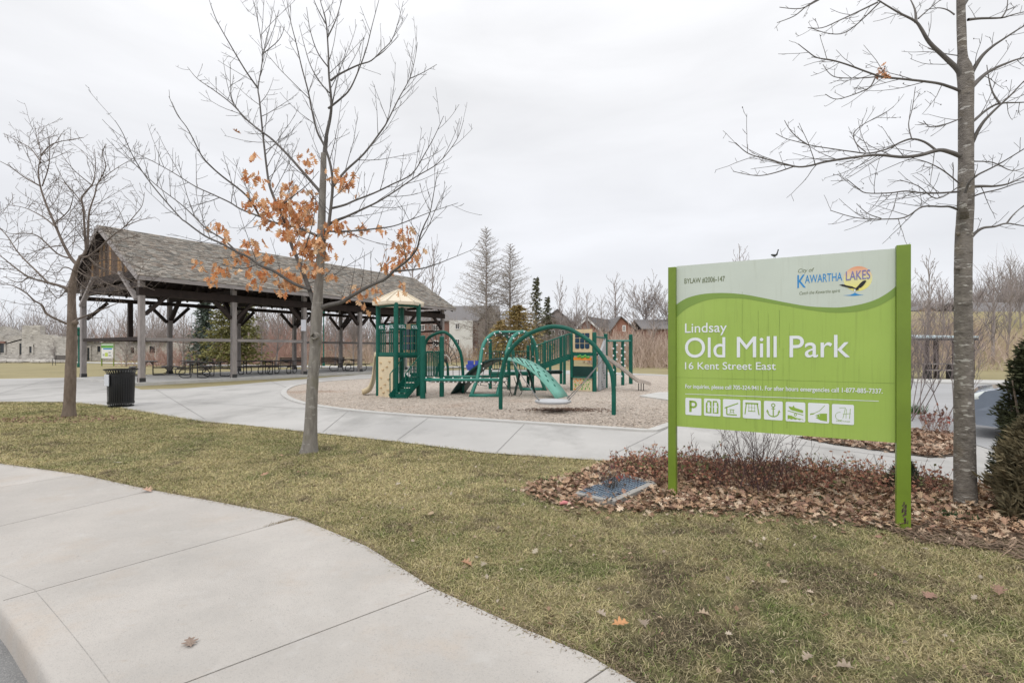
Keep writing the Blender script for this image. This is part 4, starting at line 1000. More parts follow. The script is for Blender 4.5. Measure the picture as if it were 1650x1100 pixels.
sp_poly([(1376, 466), (1378.5, 466), (1378, 470), (1376.5, 470)], M['letter'], 'bird_emblem', .0072)
sp_poly([(1358, 476), (1370, 475), (1375, 473), (1377.5, 471.5), (1380, 473), (1385, 474.5), (1392, 475), (1376, 476.8)], M['letter_blue'], 'water_emblem')
# divider line and eight pictogram tiles
(sa, za), (sb, zb_) = S(1104, 634.2), S(1416, 646)
mb = MB(); mb.add([SP(sa, za - .0025, .0035), SP(sb, zb_ - .0025, .0035), SP(sb, zb_ + .0025, .0035), SP(sa, za + .0025, .0035)], [(0, 1, 2, 3)]); mb.build('divider_line', M['letter'], panel)
M['pict'] = mat('pictogram_green', (.255, .40, .05), .45, var=.05)
tiles = [((1104.5, 641), (1130.3, 668.5)), ((1134.4, 642), (1161, 670)), ((1165, 643), (1193, 671.8)), ((1197, 644.4), (1226, 674)), ((1231, 646), (1261.2, 676.3)), ((1266, 647.6), (1297.6, 679)), ((1302, 649.2), (1336, 681)), ((1340.5, 651.2), (1376, 683.3))]
def tile_rect(t): 
    (u0, v0), (u1, v1) = t; s0 = S(u0, (v0 + v1) / 2)[0]; s1 = S(u1, (v0 + v1) / 2)[0]; um = (u0 + u1) / 2
    return s0, s1, S(um, v1)[1], S(um, v0)[1]
for i, t in enumerate(tiles):
    s0, s1, z0, z1 = tile_rect(t); r = .012; pts = []
    for cx_, cz_, a0 in ((s1 - r, z1 - r, 0), (s0 + r, z1 - r, 90), (s0 + r, z0 + r, 180), (s1 - r, z0 + r, 270)):
        for k in range(5):
            a = math.radians(a0 + k * 22.5); pts.append((cx_ + r * math.cos(a), cz_ + r * math.sin(a)))
    mb = MB(); mb.add([SP(x, z, .0035) for x, z in pts], [tuple(range(len(pts)))]); tl = mb.build('pictogram_tile', M['letter'], panel)
    W, H = s1 - s0, z1 - z0; N = .0048; g = MB()
    T = lambda x, y: SP(s0 + W * x, z0 + H * y, N)
    def poly(q, g=g, T=T): g.add([T(x, y) for x, y in q], [tuple(range(len(q)))])
    def line(q, w, g=g, T=T):
        for (x0, y0), (x1, y1) in zip(q[:-1], q[1:]):
            d = Vector((x1 - x0, y1 - y0)); d.normalize(); nx_, ny_ = -d.y * w, d.x * w
            g.add([T(x0 - nx_, y0 - ny_), T(x1 - nx_, y1 - ny_), T(x1 + nx_, y1 + ny_), T(x0 + nx_, y0 + ny_)], [(0, 1, 2, 3)])
    arc = lambda cx_, cy_, r_, a0, a1, n_=12: [(cx_ + r_ * math.cos(math.radians(a0 + (a1 - a0) * k / n_)), cy_ + r_ * math.sin(math.radians(a0 + (a1 - a0) * k / n_))) for k in range(n_ + 1)]
    if i == 0:
        line([(.32, .18), (.32, .85)], .075); line([(.3, .79), (.5, .79)] + arc(.52, .63, .16, 88, -88, 10) + [(.3, .47)], .06)
    elif i == 1:
        for x in (.12, .54):
            poly([(x, .16), (x + .1, .16), (x + .1, .5), (x + .06, .5), (x + .1, .62), (x + .1, .85), (x, .72)] if x < .5 else [(x, .16), (x + .08, .16), (x + .08, .5), (x + .03, .5), (x + .08, .62), (x + .08, .88), (x, .88)])
            poly([(x + .24, .16), (x + .34, .16), (x + .34, .72 if x > .5 else .85), (x + .24, .85), (x + .24, .62), (x + .3, .5), (x + .24, .5)])
            poly([(x + .08, .8), (x + .26, .8), (x + .26, .88), (x + .08, .88)])
            poly([(x + .1, .16), (x + .24, .16), (x + .24, .22), (x + .1, .22)])
    elif i == 2:
        line([(.1, .5), (.88, .8)], .03); line([(.22, .55), (.22, .14), (.8, .14)], .035); line([(.38, .42), (.66, .42)], .018); line([(.42, .28), (.62, .28)], .015); line([(.46, .42), (.4, .2)], .015); line([(.58, .42), (.64, .2)], .015)
    elif i == 3:
        line([(.14, .82), (.86, .82)], .04); line([(.2, .82), (.12, .22)], .03); line([(.8, .82), (.9, .22)], .03)
        for x in (.34, .5, .66): line([(x, .8), (x, .4)], .012)
        line([(.3, .4), (.7, .4)], .02); line([(.3, .6), (.7, .6)], .008)
    elif i == 4:
        line(arc(.5, .78, .09, 0, 360, 16), .025); line([(.5, .69), (.5, .17)], .03); line(arc(.5, .5, .32, 200, 340, 12), .03)
        poly([(.12, .42), (.28, .38), (.18, .56)]); poly([(.88, .42), (.82, .56), (.72, .38)]); line([(.4, .6), (.6, .6)], .02)
    elif i == 5:
        poly([(.14, .78), (.34, .74), (.42, .84), (.46, .72), (.9, .6), (.88, .46), (.3, .58), (.2, .66)]); line([(.1, .55), (.5, .45), (.9, .36)], .018); line(arc(.5, .36, .06, 0, 360, 12), .018)
        poly([(.1, .32), (.3, .3), (.55, .2), (.9, .14), (.9, .1), (.8, .14), (.7, .1), (.6, .14), (.5, .1), (.4, .14), (.3, .1), (.2, .14), (.1, .1)])
    elif i == 6:
        line([(.1, .44), (.3, .48), (.55, .62), (.8, .9)], .012); line([(.1, .40), (.3, .46)], .02)
        poly([(.9, .5), (.6, .48), (.34, .36), (.5, .32), (.36, .26), (.6, .14), (.9, .1)])
    else:
        line(arc(.36, .4, .2, 80, 300, 12), .010); line([(.34, .82), (.62, .84)], .010); line([(.62, .84), (.5, .3)], .010); line([(.84, .8), (.8, .3)], .012); line([(.66, .78), (.64, .3)], .010); line([(.5, .52), (.86, .56)], .010)
    g.build('pictogram', M['pict'], tl)
    if i == 6:
        sp = MB(); sp.add([SP(s0 + W * (.55 + .025 * math.cos(a)), z0 + H * (.38 + .025 * math.sin(a)), .0055) for a in np.linspace(0, 6.28, 9)[:-1]], [tuple(range(8))]); sp.build('pictogram', M['letter'], tl)
    if i == 7:
        (u0, v0), (u1, v1) = t
        V, Fc = text_mesh('HERITAGE'); kx = W * .62 / (V[:, 0].max() - V[:, 0].min())
        mb = MB(); mb.add([SP(s0 + W * .19 + x * kx, z0 + H * .12 + y * H * .11, .0048) for x, y, _ in V], Fc); mb.build('lettering', M['pict'], tl)
# a small dark bird on the panel's top edge
s_, z_ = S(1248, 415); bp = SP(s_, S_Z1, -.015)
bird = empty('small_bird', bp); tag(bird, 'tiny dark bird with an upright tail on the top edge of the green sign', 'bird')
mb = MB(); mb.tube([bp + S_X * -.032 + Vector((0, 0, .04)), bp + S_X * -.02 + Vector((0, 0, .036)), bp + Vector((0, 0, .028)), bp + S_X * .018 + Vector((0, 0, .036)), bp + S_X * .026 + Vector((0, 0, .062)), bp + S_X * .032 + Vector((0, 0, .084))], [.003, .010, .014, .009, .005, .006], 7)
for k in (-.006, .006): mb.tube([bp + S_X * k + Vector((0, 0, .02)), bp + S_X * k + Vector((0, 0, -.002))], .0018, 4)
mb.build('body', mat('dark_feathers', (.05, .055, .055), .8, var=.3), bird, smooth=True)

# ---------------------------------------------------------------- the picnic pavilion
PD = Vector((.548, .8365, 0)).normalized(); PR = Vector((-15.97, 21.4, 0)); PW = 6.9; PL = 19.5; BAY = 3.9
pav = empty('picnic_pavilion', PR); pav.rotation_euler = (0, 0, math.atan2(PD.y, PD.x))
tag(pav, 'long open timber picnic pavilion with a steep grey shingled gable roof', 'pavilion')
def pl(mb, name, m, parent=pav, **k):
    o = mb.build(name, m, None, **k); o.parent = parent; return o
R = random.Random(21)
EZ, RZ, OH = 4.62, 7.25, .9; half = PW / 2; sl = (RZ - EZ) / (half + OH)
mb = MB(); mb.box((PL / 2, PW / 2, -.02), (PL + .7, PW + .36, .28))
slab = pl(mb, 'floor_slab', M['curb'], bevel=.02)
post_h = lambda: 4.75
for j in range(6):
    for y in (0.0, PW):
        x = j * BAY; mb = MB(); w = .22
        zt = EZ + (OH) * sl - .25
        mb.box((x, y, zt / 2 + .06), (w, w, zt - .06))
        p_ = pl(mb, 'post', M['wood'], bevel=.015)
        mb = MB(); mb.box((x, y - .117, .17), (.24, .012, .26)); mb.box((x, y + .117, .17), (.24, .012, .26))
        q_ = mb.build('post_shoe', M['table_steel'], None); q_.parent = p_
# plate beams, tie beams, knee braces, rails
def along(name, y, z0, z1, w, m, x0=-.15, x1=PL + .15):
    mb = MB(); mb.box(((x0 + x1) / 2, y, (z0 + z1) / 2), (x1 - x0, w, z1 - z0)); return pl(mb, name, m, bevel=.012)
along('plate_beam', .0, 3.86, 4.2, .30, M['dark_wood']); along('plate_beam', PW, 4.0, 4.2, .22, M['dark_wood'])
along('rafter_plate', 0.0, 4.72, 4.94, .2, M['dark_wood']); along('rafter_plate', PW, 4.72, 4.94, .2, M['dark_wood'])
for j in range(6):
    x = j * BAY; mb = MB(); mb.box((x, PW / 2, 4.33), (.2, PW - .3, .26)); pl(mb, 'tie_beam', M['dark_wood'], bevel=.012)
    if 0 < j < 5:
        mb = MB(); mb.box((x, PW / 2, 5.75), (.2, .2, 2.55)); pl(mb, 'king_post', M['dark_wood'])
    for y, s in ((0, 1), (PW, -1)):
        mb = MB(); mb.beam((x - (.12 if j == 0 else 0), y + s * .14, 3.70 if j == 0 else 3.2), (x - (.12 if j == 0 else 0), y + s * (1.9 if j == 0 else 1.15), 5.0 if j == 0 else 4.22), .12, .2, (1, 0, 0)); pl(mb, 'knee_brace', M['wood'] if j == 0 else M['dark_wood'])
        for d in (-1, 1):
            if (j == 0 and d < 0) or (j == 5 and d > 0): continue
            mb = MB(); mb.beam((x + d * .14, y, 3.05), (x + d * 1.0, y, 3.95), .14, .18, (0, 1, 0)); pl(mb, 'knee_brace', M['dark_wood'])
for j in range(5):
    if j < 2 or j == 2:
        if j < 2:
            mb = MB(); mb.box((j * BAY + BAY / 2, -.05, 1.97), (BAY - .27, .07, .14)); pl(mb, 'rail', M['beam_grey'])
    if j in (0, 3, 4):
        mb = MB(); mb.box((j * BAY + BAY / 2, PW, 2.02), (BAY - .27, .09, .15)); pl(mb, 'rail', M['dark_wood'] if j == 0 else M['beam_grey'])
mb = MB(); mb.box((0, PW * .5, 2.0), (.09, PW - .27, .15)); pl(mb, 'rail', M['dark_wood'])
mb = MB(); mb.box((2.0, PW, 3.02), (.2, .2, 1.96)); pl(mb, 'hanging_post', M['dark_wood'])
mb = MB(); mb.box((PL, PW * .5, 3.6), (.12, PW - .27, .18)); mb.box((PL, PW * .5, 2.9), (.12, PW - .27, .12)); mb.box((PL, PW * .5, 2.0), (.09, PW - .27, .15)); pl(mb, 'end_rails', M['dark_wood'])
# roof deck (dark underside), rafters, shingles
gx0, gx1 = -.45, PL + .45
roof_root = None
ang = math.atan(sl); L = math.hypot(half + OH, RZ - EZ)
for s, yc in ((1, -OH), (-1, PW + OH)):
    mb = MB(); th = .07
    e0 = Vector((gx0, yc, EZ - .03)); rr = Vector((gx0, PW / 2, RZ - .03)); nrm = Vector((0, -s * math.sin(ang), math.cos(ang)))
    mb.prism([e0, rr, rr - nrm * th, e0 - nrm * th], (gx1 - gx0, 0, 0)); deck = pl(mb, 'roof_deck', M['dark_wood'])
    if roof_root is None: roof_root = deck
    mb = MB()
    for k in range(27):
        x = gx0 + .25 + k * (gx1 - gx0 - .5) / 26
        mb.beam(Vector((x, yc + s * .05, EZ - .2)), Vector((x, PW / 2 - s * .02, RZ - .22)), .08, .18)
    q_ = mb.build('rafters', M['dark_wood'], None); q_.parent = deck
    mb = MB(); mb.box(((gx0 + gx1) / 2, yc - s * .02, EZ - .1), (gx1 - gx0, .05, .2)); q_ = mb.build('fascia', M['beam_grey'], None); q_.parent = deck
    mb = MB(); up = Vector((0, s * math.cos(ang), math.sin(ang))); ncourse = 34; ex = L / ncourse
    for c in range(ncourse):
        x = gx0 - .03 - R.uniform(0, .2)
        while x < gx1 + .02:
            w = R.uniform(.13, .34); x1 = min(x + w, gx1 + .03)
            if x1 > gx0:
                xa = max(x, gx0 - .03)
                base = Vector((0, yc, EZ)) + up * (c * ex - .05 - R.uniform(0, .025)) + nrm * .012
                tone = R.choice((.68, .8, .9, 1, 1, 1.08, 1.2, 1.35)); warm = R.uniform(-.015, .015)
                col = (.26 * tone + warm, .236 * tone, .208 * tone - warm * .5)
                p0 = base + Vector((xa + .004, 0, 0)); p1 = base + Vector((x1 - .004, 0, 0)); lift = nrm * R.uniform(.026, .05); top = up * (ex * 1.35)
                mb.add([p0, p1, p1 + lift, p0 + lift, p0 + top, p1 + top, p1 + top + nrm * .008, p0 + top + nrm * .008], [(0, 1, 2, 3), (3, 2, 6, 7), (0, 3, 7, 4), (1, 5, 6, 2)], col)
            x = x1
    mb.col = True
    q_ = mb.build('shingles', attr_mat('shingle_wood', .9, fine=.25, fscale=18), None); q_.parent = deck
# barge boards and gable boarding at both ends
for xg, sg in ((gx0, -1), (gx1, 1)):
    for s, yc in ((1, -OH), (-1, PW + OH)):
        mb = MB(); a_ = Vector((xg + sg * .02, yc, EZ - .12)); b_ = Vector((xg + sg * .02, PW / 2, RZ - .10)); mb.beam(a_, b_, .045, .22); q_ = mb.build('barge_board', M['beam_grey'], None); q_.parent = roof_root
for xg in (-.02, PL + .02):
    mb = MB(); nb = 30; y0, y1 = -.25, PW + .25
    for k in range(nb):
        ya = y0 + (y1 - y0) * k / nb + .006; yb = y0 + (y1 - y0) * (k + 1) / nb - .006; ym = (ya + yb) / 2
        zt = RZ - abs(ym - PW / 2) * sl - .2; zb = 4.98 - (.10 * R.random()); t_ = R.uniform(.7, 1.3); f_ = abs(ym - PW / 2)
        cc_ = (.25 * t_, .155 * t_, .085 * t_) if f_ < R.uniform(.5, 2.2) and R.random() < .62 else (.10 * t_, .072 * t_, .058 * t_)  # outer boards weathered dark, with the recess shade put into their colour
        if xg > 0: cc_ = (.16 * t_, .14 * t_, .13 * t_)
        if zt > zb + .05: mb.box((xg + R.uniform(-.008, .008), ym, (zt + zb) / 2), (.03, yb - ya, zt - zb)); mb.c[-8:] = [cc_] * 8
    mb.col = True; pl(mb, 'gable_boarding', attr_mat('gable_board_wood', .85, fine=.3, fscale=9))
    mb = MB(); mb.box((xg, PW / 2, 4.80), (.16, PW + .5, .34)); pl(mb, 'gable_header', M['dark_wood'])
# notice on the third front post
np_ = empty('paper_notice', pav.matrix_world @ Vector((0, 0, 0)))
q0 = PR + PD * 7.8; pn = P(489, 524, q0.y - .35)
np_.location = pn; tag(np_, 'white notice sheet fixed to a front pavilion post', 'notice')
mb = MB(); wv = Vector((.8365, -.548, 0)); mb.box(pn, (.30, .02, .62), rz=math.atan2(PD.y, PD.x)); mb.build('sheet', M['paper'], np_)
np_.location = pn

# ---------------------------------------------------------------- picnic tables, benches
def picnic_table(label):
    t = empty('picnic_table'); tag(t, label, 'picnic table', 'picnic tables under the pavilion roof')
    mb = MB()
    for k in range(5): mb.box((0, -.31 + k * .155, .745), (2.3, .145, .04))
    mb.build('tabletop', M['table'], t, bevel=.005)
    for s in (-1, 1):
        mb = MB()
        for k in range(2): mb.box((0, s * (.70 + .15 * (k - .5)), .445), (2.3, .14, .04))
        mb.build('seat', M['table'], t, bevel=.005)
    for x in (-.78, .78):
        for s in (-1, 1):
            mb = MB(); pts = [(x, s * .12, .72), (x, s * .20, .06)]
            pts = [(x, s * .18, .72), (x, s * .18, .10), (x, s * .22, .04), (x, s * .35, .025), (x, s * .62, .025), (x, s * .78, .09), (x, s * .84, .20), (x, s * .80, .32), (x, s * .72, .40), (x, s * .70, .425)]
            mb.tube(smooth_line(pts, 3), .024, 7)
            mb.beam((x, s * .18, .40), (x, s * .72, .40), .03, .03)
            mb.beam((x, s * .14, .62), (x - math.copysign(.55, x), s * .05, .72), .025, .025)
            mb.build('leg', M['table_steel'], t, smooth=True)
    return t
pt = picnic_table('picnic table nearest the second front post, on the pavilion floor')
def place(o, u, v, rz, label=None, z=.12):
    p = G(u, v, z); o.location = (p.x, p.y, z); o.rotation_euler = (0, 0, rz)
    if label: o['label'] = label
    return o
prz = math.atan2(PD.y, PD.x)
place(pt, 332, 607.5, prz + .45)
for u, v, rz, lb in [(418, 602.5, prz - .9, 'long dark picnic table between the second and third front posts'), (448, 601.5, prz - .9, 'picnic table hard by the third front post with splayed tube legs'), (308, 603, prz + 1.3, 'picnic table behind the one nearest the second front post'), (240, 604, prz + 1.2, 'picnic table half hidden by the first front post and the bin'), (561, 597.5, prz + 1.57, 'picnic table in the far fourth bay, left of the play tower')]:
    place(copy_tree(pt), u, v, rz, lb)
def park_bench(label):
    t = empty('park_bench'); tag(t, label, 'bench', 'dark slatted park benches')
    mb = MB()
    for k in range(4): mb.box((0, -.18 + k * .12, .45), (1.8, .10, .035))
    mb.build('seat', M['table'], t)
    mb = MB()
    for k in range(4): mb.box((0, .25 + k * .03, .56 + k * .105), (1.8, .03, .085))
    mb.build('backrest', M['table'], t)
    for x in (-.8, .8):
        mb = MB(); mb.tube([(x, -.2, 0), (x, -.2, .42), (x, -.2, .64), (x, -.05, .66), (x, .25, .64)], .022, 6); mb.tube([(x, .2, 0), (x, .22, .45), (x, .34, .92)], .022, 6); mb.build('leg', M['table_steel'], t)
    return t
pb_ = park_bench('dark park bench behind the picnic tables, right of the third bay')
place(pb_, 469, 596.5, .1, z=0)
place(copy_tree(pb_), 534, 594.5, .05, 'dark park bench behind the trunk of the young oak', z=0)
place(copy_tree(pb_), 103, 588.5, .2, 'dark park bench before the ruin, behind the left tree trunk', z=0)

# ---------------------------------------------------------------- litter bin
bl = G(195, 655); bin_ = empty('litter_bin', bl); tag(bin_, 'black slatted steel litter bin with a flared rim, at the edge of the path', 'litter bin')
mb = MB()
for k in range(36):
    a = 2 * math.pi * k / 36; c, s = math.cos(a), math.sin(a); q = lambda r, z: bl + Vector((r * c, r * s, z))
    tv = Vector((-s, c, 0)); w = .019
    pr = [(.285, .07), (.292, .3), (.30, .6), (.30, .84), (.315, .92), (.365, 1.0)]
    for (r0, z0), (r1, z1) in zip(pr[:-1], pr[1:]):
        mb.add([q(r0, z0) - tv * w, q(r0, z0) + tv * w, q(r1, z1) + tv * w, q(r1, z1) - tv * w], [(0, 1, 2, 3)])
mb.build('slats', M['black'], bin_)
mb = MB()
for r, z, h in ((.289, .12, .05), (.304, .86, .06), (.370, 1.0, .03)): mb.lathe(bl, [(r, z - h / 2), (r + .008, z - h / 2), (r + .008, z + h / 2), (r, z + h / 2)], 36)
mb.build('hoops', M['black'], bin_, smooth=False)
mb = MB(); mb.lathe(bl, [(.0, .10), (.26, .10), (.27, .85), (.262, .85)], 28); mb.build('liner', mat('black_liner', (.008, .009, .012), .5, var=.2), bin_, smooth=True)
mb = MB(); mb.lathe(bl, [(.24, .0), (.28, .0), (.285, .04), (.24, .04)], 30); mb.box(bl + Vector((.26, -.16, .05)), (.12, .05, .04)); mb.build('base_ring', M['black'], bin_)
mb = MB(); d = Vector((-.62, -.785, 0)).normalized(); d = Vector((-.42, -.907, 0)); pc = bl + d * .332 + Vector((0, 0, .73)); mb.box(pc, (.015, .19, .30), rz=math.atan2(d.y, d.x)); mb.build('notice_plate', M['paper'], bin_)

# ---------------------------------------------------------------- notice board, lamp posts
nb0 = G(173, 589.5); nb = empty('notice_board', nb0); tag(nb, 'park notice board with a green header on two thin posts, seen behind the bin', 'notice board')
y = nb0.y; a_, b_ = P(164.5, 553.5, y), P(183.5, 577, y)
for u in (164, 183.2):
    mb = MB(); q = P(u, 553, y); mb.beam((q.x, y, 0), (q.x, y, q.z), .07, .07); mb.build('post', M['sign_post'], nb)
mb = MB(); mb.box(((a_.x + b_.x) / 2, y - .05, (a_.z + b_.z) / 2), (b_.x - a_.x, .05, a_.z - b_.z)); bd = mb.build('panel', M['white'], nb)
h_ = a_.z - b_.z; w_ = b_.x - a_.x
def band(z0, z1, m, x0=0, x1=1, n=.08, nm='printed_band'):
    mb = MB(); mb.add([(a_.x + w_ * x0, y - n, b_.z + h_ * z0), (a_.x + w_ * x1, y - n, b_.z + h_ * z0), (a_.x + w_ * x1, y - n, b_.z + h_ * z1), (a_.x + w_ * x0, y - n, b_.z + h_ * z1)], [(0, 1, 2, 3)]); mb.build(nm, m, bd)
band(.70, 1.0, M['leafgreen'], n=.078); band(.60, .68, M['letter_blue'], .15, .9); band(.88, .97, M['sign_pale'], .0, 1.0, .081)
band(.12, .38, mat('yellow_green_print', (.5, .62, .12), .6, var=.1), .3, .55); band(.16, .3, M['wallgrey'], .1, .26); band(.14, .24, M['wallgrey'], .6, .85); band(.34, .44, M['wallgrey'], .6, .8)
def lamp(u, vtop, y, label):
    p = Vector(((u - CX) / F * y, y, 0)); t = empty('lamp_post', p); tag(t, label, 'lamp post', 'green park lamp posts')
    h = P(u, vtop, y).z
    mb = MB(); mb.lathe(p, [(.12, 0), (.12, .3), (.06, .36), (.05, h - .75)], 10); mb.build('pole', M['green'], t, smooth=True)
    mb = MB(); mb.lathe(p, [(.06, h - .75), (.16, h - .7), (.18, h - .62), (.13, h - .6), (.12, h - .22), (.22, h - .2), (.2, h - .1), (.05, h)], 10); mb.build('lantern', M['green'], t)
lamp(127, 527, 42, 'green lamp post right behind the left tree trunk'); lamp(521.5, 497, 45, 'green lamp post behind the young oak trunk, beyond the pavilion')
# ---------------------------------------------------------------- playground
R = random.Random(77)
def post(parent, x, y, h, r=.058, m=None, z0=-.1):
    mb = MB(); mb.lathe((x, y, 0), [(r, z0), (r, h - .02), (r * .85, h), (.0, h + .012)], 14)
    return mb.build('post', m or M['green'], parent, smooth=False)
def knob_rope(mb_rope, mb_knob, a, b, n=0, r=.011, sag=0.0, kr=.026):
    a, b = Vector(a), Vector(b); pts = [a.lerp(b, t / 6) - Vector((0, 0, sag * 4 * (t / 6) * (1 - t / 6))) for t in range(7)]
    mb_rope.tube(pts, r, 5)
    for i in range(n):
        t = (i + .5) / n; p = a.lerp(b, t) - Vector((0, 0, sag * 4 * t * (1 - t))); mb_knob.sphere(p, kr, 6, 4)
def bar_panel(parent, a, b, z0, z1, n, name='barrier', r=.013, m=None, round_=True):
    """vertical-bar guard between two plan points"""
    a, b = Vector((a[0], a[1], 0)), Vector((b[0], b[1], 0)); mb = MB()
    for k in range(n):
        p = a.lerp(b, k / (n - 1)); mb.tube([p + Vector((0, 0, z0)), p + Vector((0, 0, z1))], r, 6)
    for z in (z0, z1): mb.tube([a + Vector((0, 0, z)), b + Vector((0, 0, z))], r * 1.2, 6)
    return mb.build(name, m or M['green'], parent)

# --- tower with stairs, slide and climbing panel
tcen = Vector((-3.71, 16.2, 0)); tw = empty('play_tower', tcen)
tag(tw, 'green play tower with a tan peaked roof, short green stairs and a tan climbing panel', 'play tower')
A, B, C_, Dk = Vector((-4.38, 16.25, 0)), Vector((-3.63, 15.55, 0)), Vector((-3.04, 16.15, 0)), Vector((-3.75, 16.9, 0))
for p in (A, B, C_, Dk): post(tw, p.x, p.y, 3.0, .075)
mb = MB(); rad = .82; cn_ = Vector((-3.71, 16.22, 0))
prof = [(rad, 2.95), (rad + .01, 3.05), (rad * .78, 3.16), (rad * .4, 3.32), (.10, 3.43), (0, 3.46)]
seg = 6; vs = []
for r_, z in prof:
    for k in range(seg): a = math.radians(k * 60 + 18); vs.append(cn_ + Vector((r_ * math.cos(a), r_ * math.sin(a), z)))
fs = [(i * seg + k, i * seg + (k + 1) % seg, (i + 1) * seg + (k + 1) % seg, (i + 1) * seg + k) for i in range(len(prof) - 1) for k in range(seg)] + [tuple(range(seg - 1, -1, -1))]
mb.add(vs, fs); rf = mb.build('roof', M['tan_roof'], tw, bevel=.01)
mb = MB()
for k in range(seg):
    a = math.radians(k * 60 + 18)
    mb.tube([cn_ + Vector((r_ * math.cos(a), r_ * math.sin(a), z + .012)) for r_, z in prof[1:]], .022, 6)
    a2 = math.radians(k * 60 + 48); cc_ = math.cos(math.radians(30))
    mb.tube([cn_ + Vector((r_ * cc_ * math.cos(a2), r_ * cc_ * math.sin(a2), z + .008)) for r_, z in prof[1:]], .014, 6)
mb.build('ribs', M['tan_roof'], rf)
mb = MB(); mb.prism([p + Vector((0, 0, 1.27)) for p in (A, B, C_, Dk)], (0, 0, .10)); mb.build('deck', M['green'], tw)
for p_, q_, z_, h_ in ((A, B, 1.38, .12), (B, C_, 1.38, .10), (A, B, 2.93, .08), (B, C_, 2.93, .08)):
    mb = MB(); mb.beam(p_ + Vector((0, 0, z_)), q_ + Vector((0, 0, z_)), .06, h_); mb.build('deck_rim' if z_ < 2 else 'roof_beam', M['green'], tw)
# tan climbing panel with hand holds
ab = (B - A).normalized(); nrm = Vector((ab.y, -ab.x, 0))
mb = MB(); a_, b_ = A + ab * .10 + nrm * .02, B - ab * .09 + nrm * .02; mb.prism([a_, b_, b_ + Vector((0, 0, 1.3)), a_ + Vector((0, 0, 1.3))], nrm * .04); cp = mb.build('climbing_panel', M['tan'], tw, bevel=.01)
mb = MB()
for t, z in [(.2, 1.10), (.62, .98), (.35, .88), (.22, .62), (.75, .60), (.5, .42), (.22, .30), (.7, .25), (.4, .16), (.8, 1.15)]:
    p = a_.lerp(b_, t) + nrm * .06 + Vector((0, 0, z)); mb.sphere(p, .045, 7, 4, (1.3, .8, .6), Matrix.Rotation(R.uniform(-.6, .6), 3, 'Y'))
mb.build('hand_holds', M['tan2'], cp)
# guards with the three letters on a small plate
def guard(p, q, t0, t1, lettered=True):
    a_, b_ = p.lerp(q, t0), p.lerp(q, t1); g = bar_panel(tw, (a_.x, a_.y), (b_.x, b_.y), 1.42, 2.16, 4, r=.02)
    if lettered:
        d = (b_ - a_).normalized(); n_ = Vector((d.y, -d.x, 0)); mb = MB(); mb.prism([a_ + Vector((0, 0, 2.18)), b_ + Vector((0, 0, 2.18)), b_ + Vector((0, 0, 2.34)), a_ + Vector((0, 0, 2.34))], n_ * .03); pt_ = mb.build('letter_plate', M['green'], g)
        V, Fc = text_mesh('KSL'); kx = (b_ - a_).length * .80 / (V[:, 0].max() - V[:, 0].min()); mb = MB()
        for ox in (0,): mb.add([a_ + d * ((b_ - a_).length * .10 + (x - V[:, 0].min()) * kx + ox) + n_ * .036 + Vector((0, 0, 2.205 + y * .145)) for x, y, _ in V], Fc)
        mb.build('lettering', M['letter'], pt_)
guard(A, B, .08, .40); guard(A, B, .66, .95); guard(B, C_, .06, .42); guard(B, C_, .64, .96)
# tan window panel with dark blue noughts-and-crosses blocks on the far side
dk = Dk + Vector((.02, 0, 0)); dcd = (C_ - dk).normalized(); dn = Vector((dcd.y, -dcd.x, 0)); a_, b_ = dk + dcd * .1, C_ - dcd * .1
mb = MB(); mb.prism([a_ + Vector((0, 0, 1.42)), b_ + Vector((0, 0, 1.42)), b_ + Vector((0, 0, 2.38)), a_ + Vector((0, 0, 2.38))], dn * .04); wp = mb.build('play_panel', M['tan2'], tw)
mb = MB(); L = (b_ - a_).length
for i in range(3):
    for j in range(3):
        p = a_ + dcd * L * (.16 + .33 * i + .01) + dn * .06 + Vector((0, 0, 1.62 + .24 * j)); mb.box(p, (.19, .07, .20), rz=math.atan2(dcd.y, dcd.x))
mb.build('blocks', M['navy'], wp)
# stairs up to the lower deck
s0, s1 = Vector((-3.70, 15.28, 0)), Vector((-3.42, 15.95, .64)); wx = Vector((.50, -.05, 0))
s0 = G(628.5, 643); s0 = Vector((s0.x, s0.y, 0)); s1 = Vector((s0.x + .42, s0.y + .62, .62)); wx = Vector((.48, .0, 0))
mb = MB()
for o_ in (Vector((0, 0, 0)), wx): mb.beam(s0 + o_ + Vector((0, 0, .08)), s1 + o_ + Vector((0, 0, .04)), .03, .17)
st = mb.build('stair_stringers', M['green'], tw)
for k in range(5):
    t = k / 4; p = s0.lerp(s1, t) + wx / 2; mb = MB(); mb.box(p + Vector((.05, .08, .045)), (.47, .17, .03)); mb.box(p + Vector((.05, .16, .10)), (.47, .015, .12)); mb.build('step', M['green'], tw)
for o_ in (Vector((0, 0, 0)), wx):
    mb = MB(); a_, b_ = s0 + o_, s1 + o_
    mb.tube([a_ + Vector((0, 0, .05)), a_ + Vector((0, 0, .78)), a_ + Vector((.04, .05, .84)), b_ + Vector((-.02, 0, .82)), b_ + Vector((.05, .1, .84)), b_ + Vector((.05, .12, .1))], .018, 7)
    for k in range(1, 6): p = a_.lerp(b_, k / 6); mb.tube([p + Vector((0, 0, .1)), p + Vector((0, 0, .82))], .012, 5)
    mb.build('handrail', M['green'], tw)
ld = [s1, s1 + wx + Vector((.32, 0, 0)), C_ + Vector((.28, .1, .62)), C_ + Vector((-.5, .1, .62))]
mb = MB(); mb.prism([Vector((p.x, p.y, .56)) for p in ld], (0, 0, .07)); mb.build('lower_deck', M['green'], tw)
bar_panel(tw, (s1.x + .02, s1.y + .5), (C_.x + .25, C_.y + .05), .68, 1.36, 9, 'bar_guard')
mb = MB()
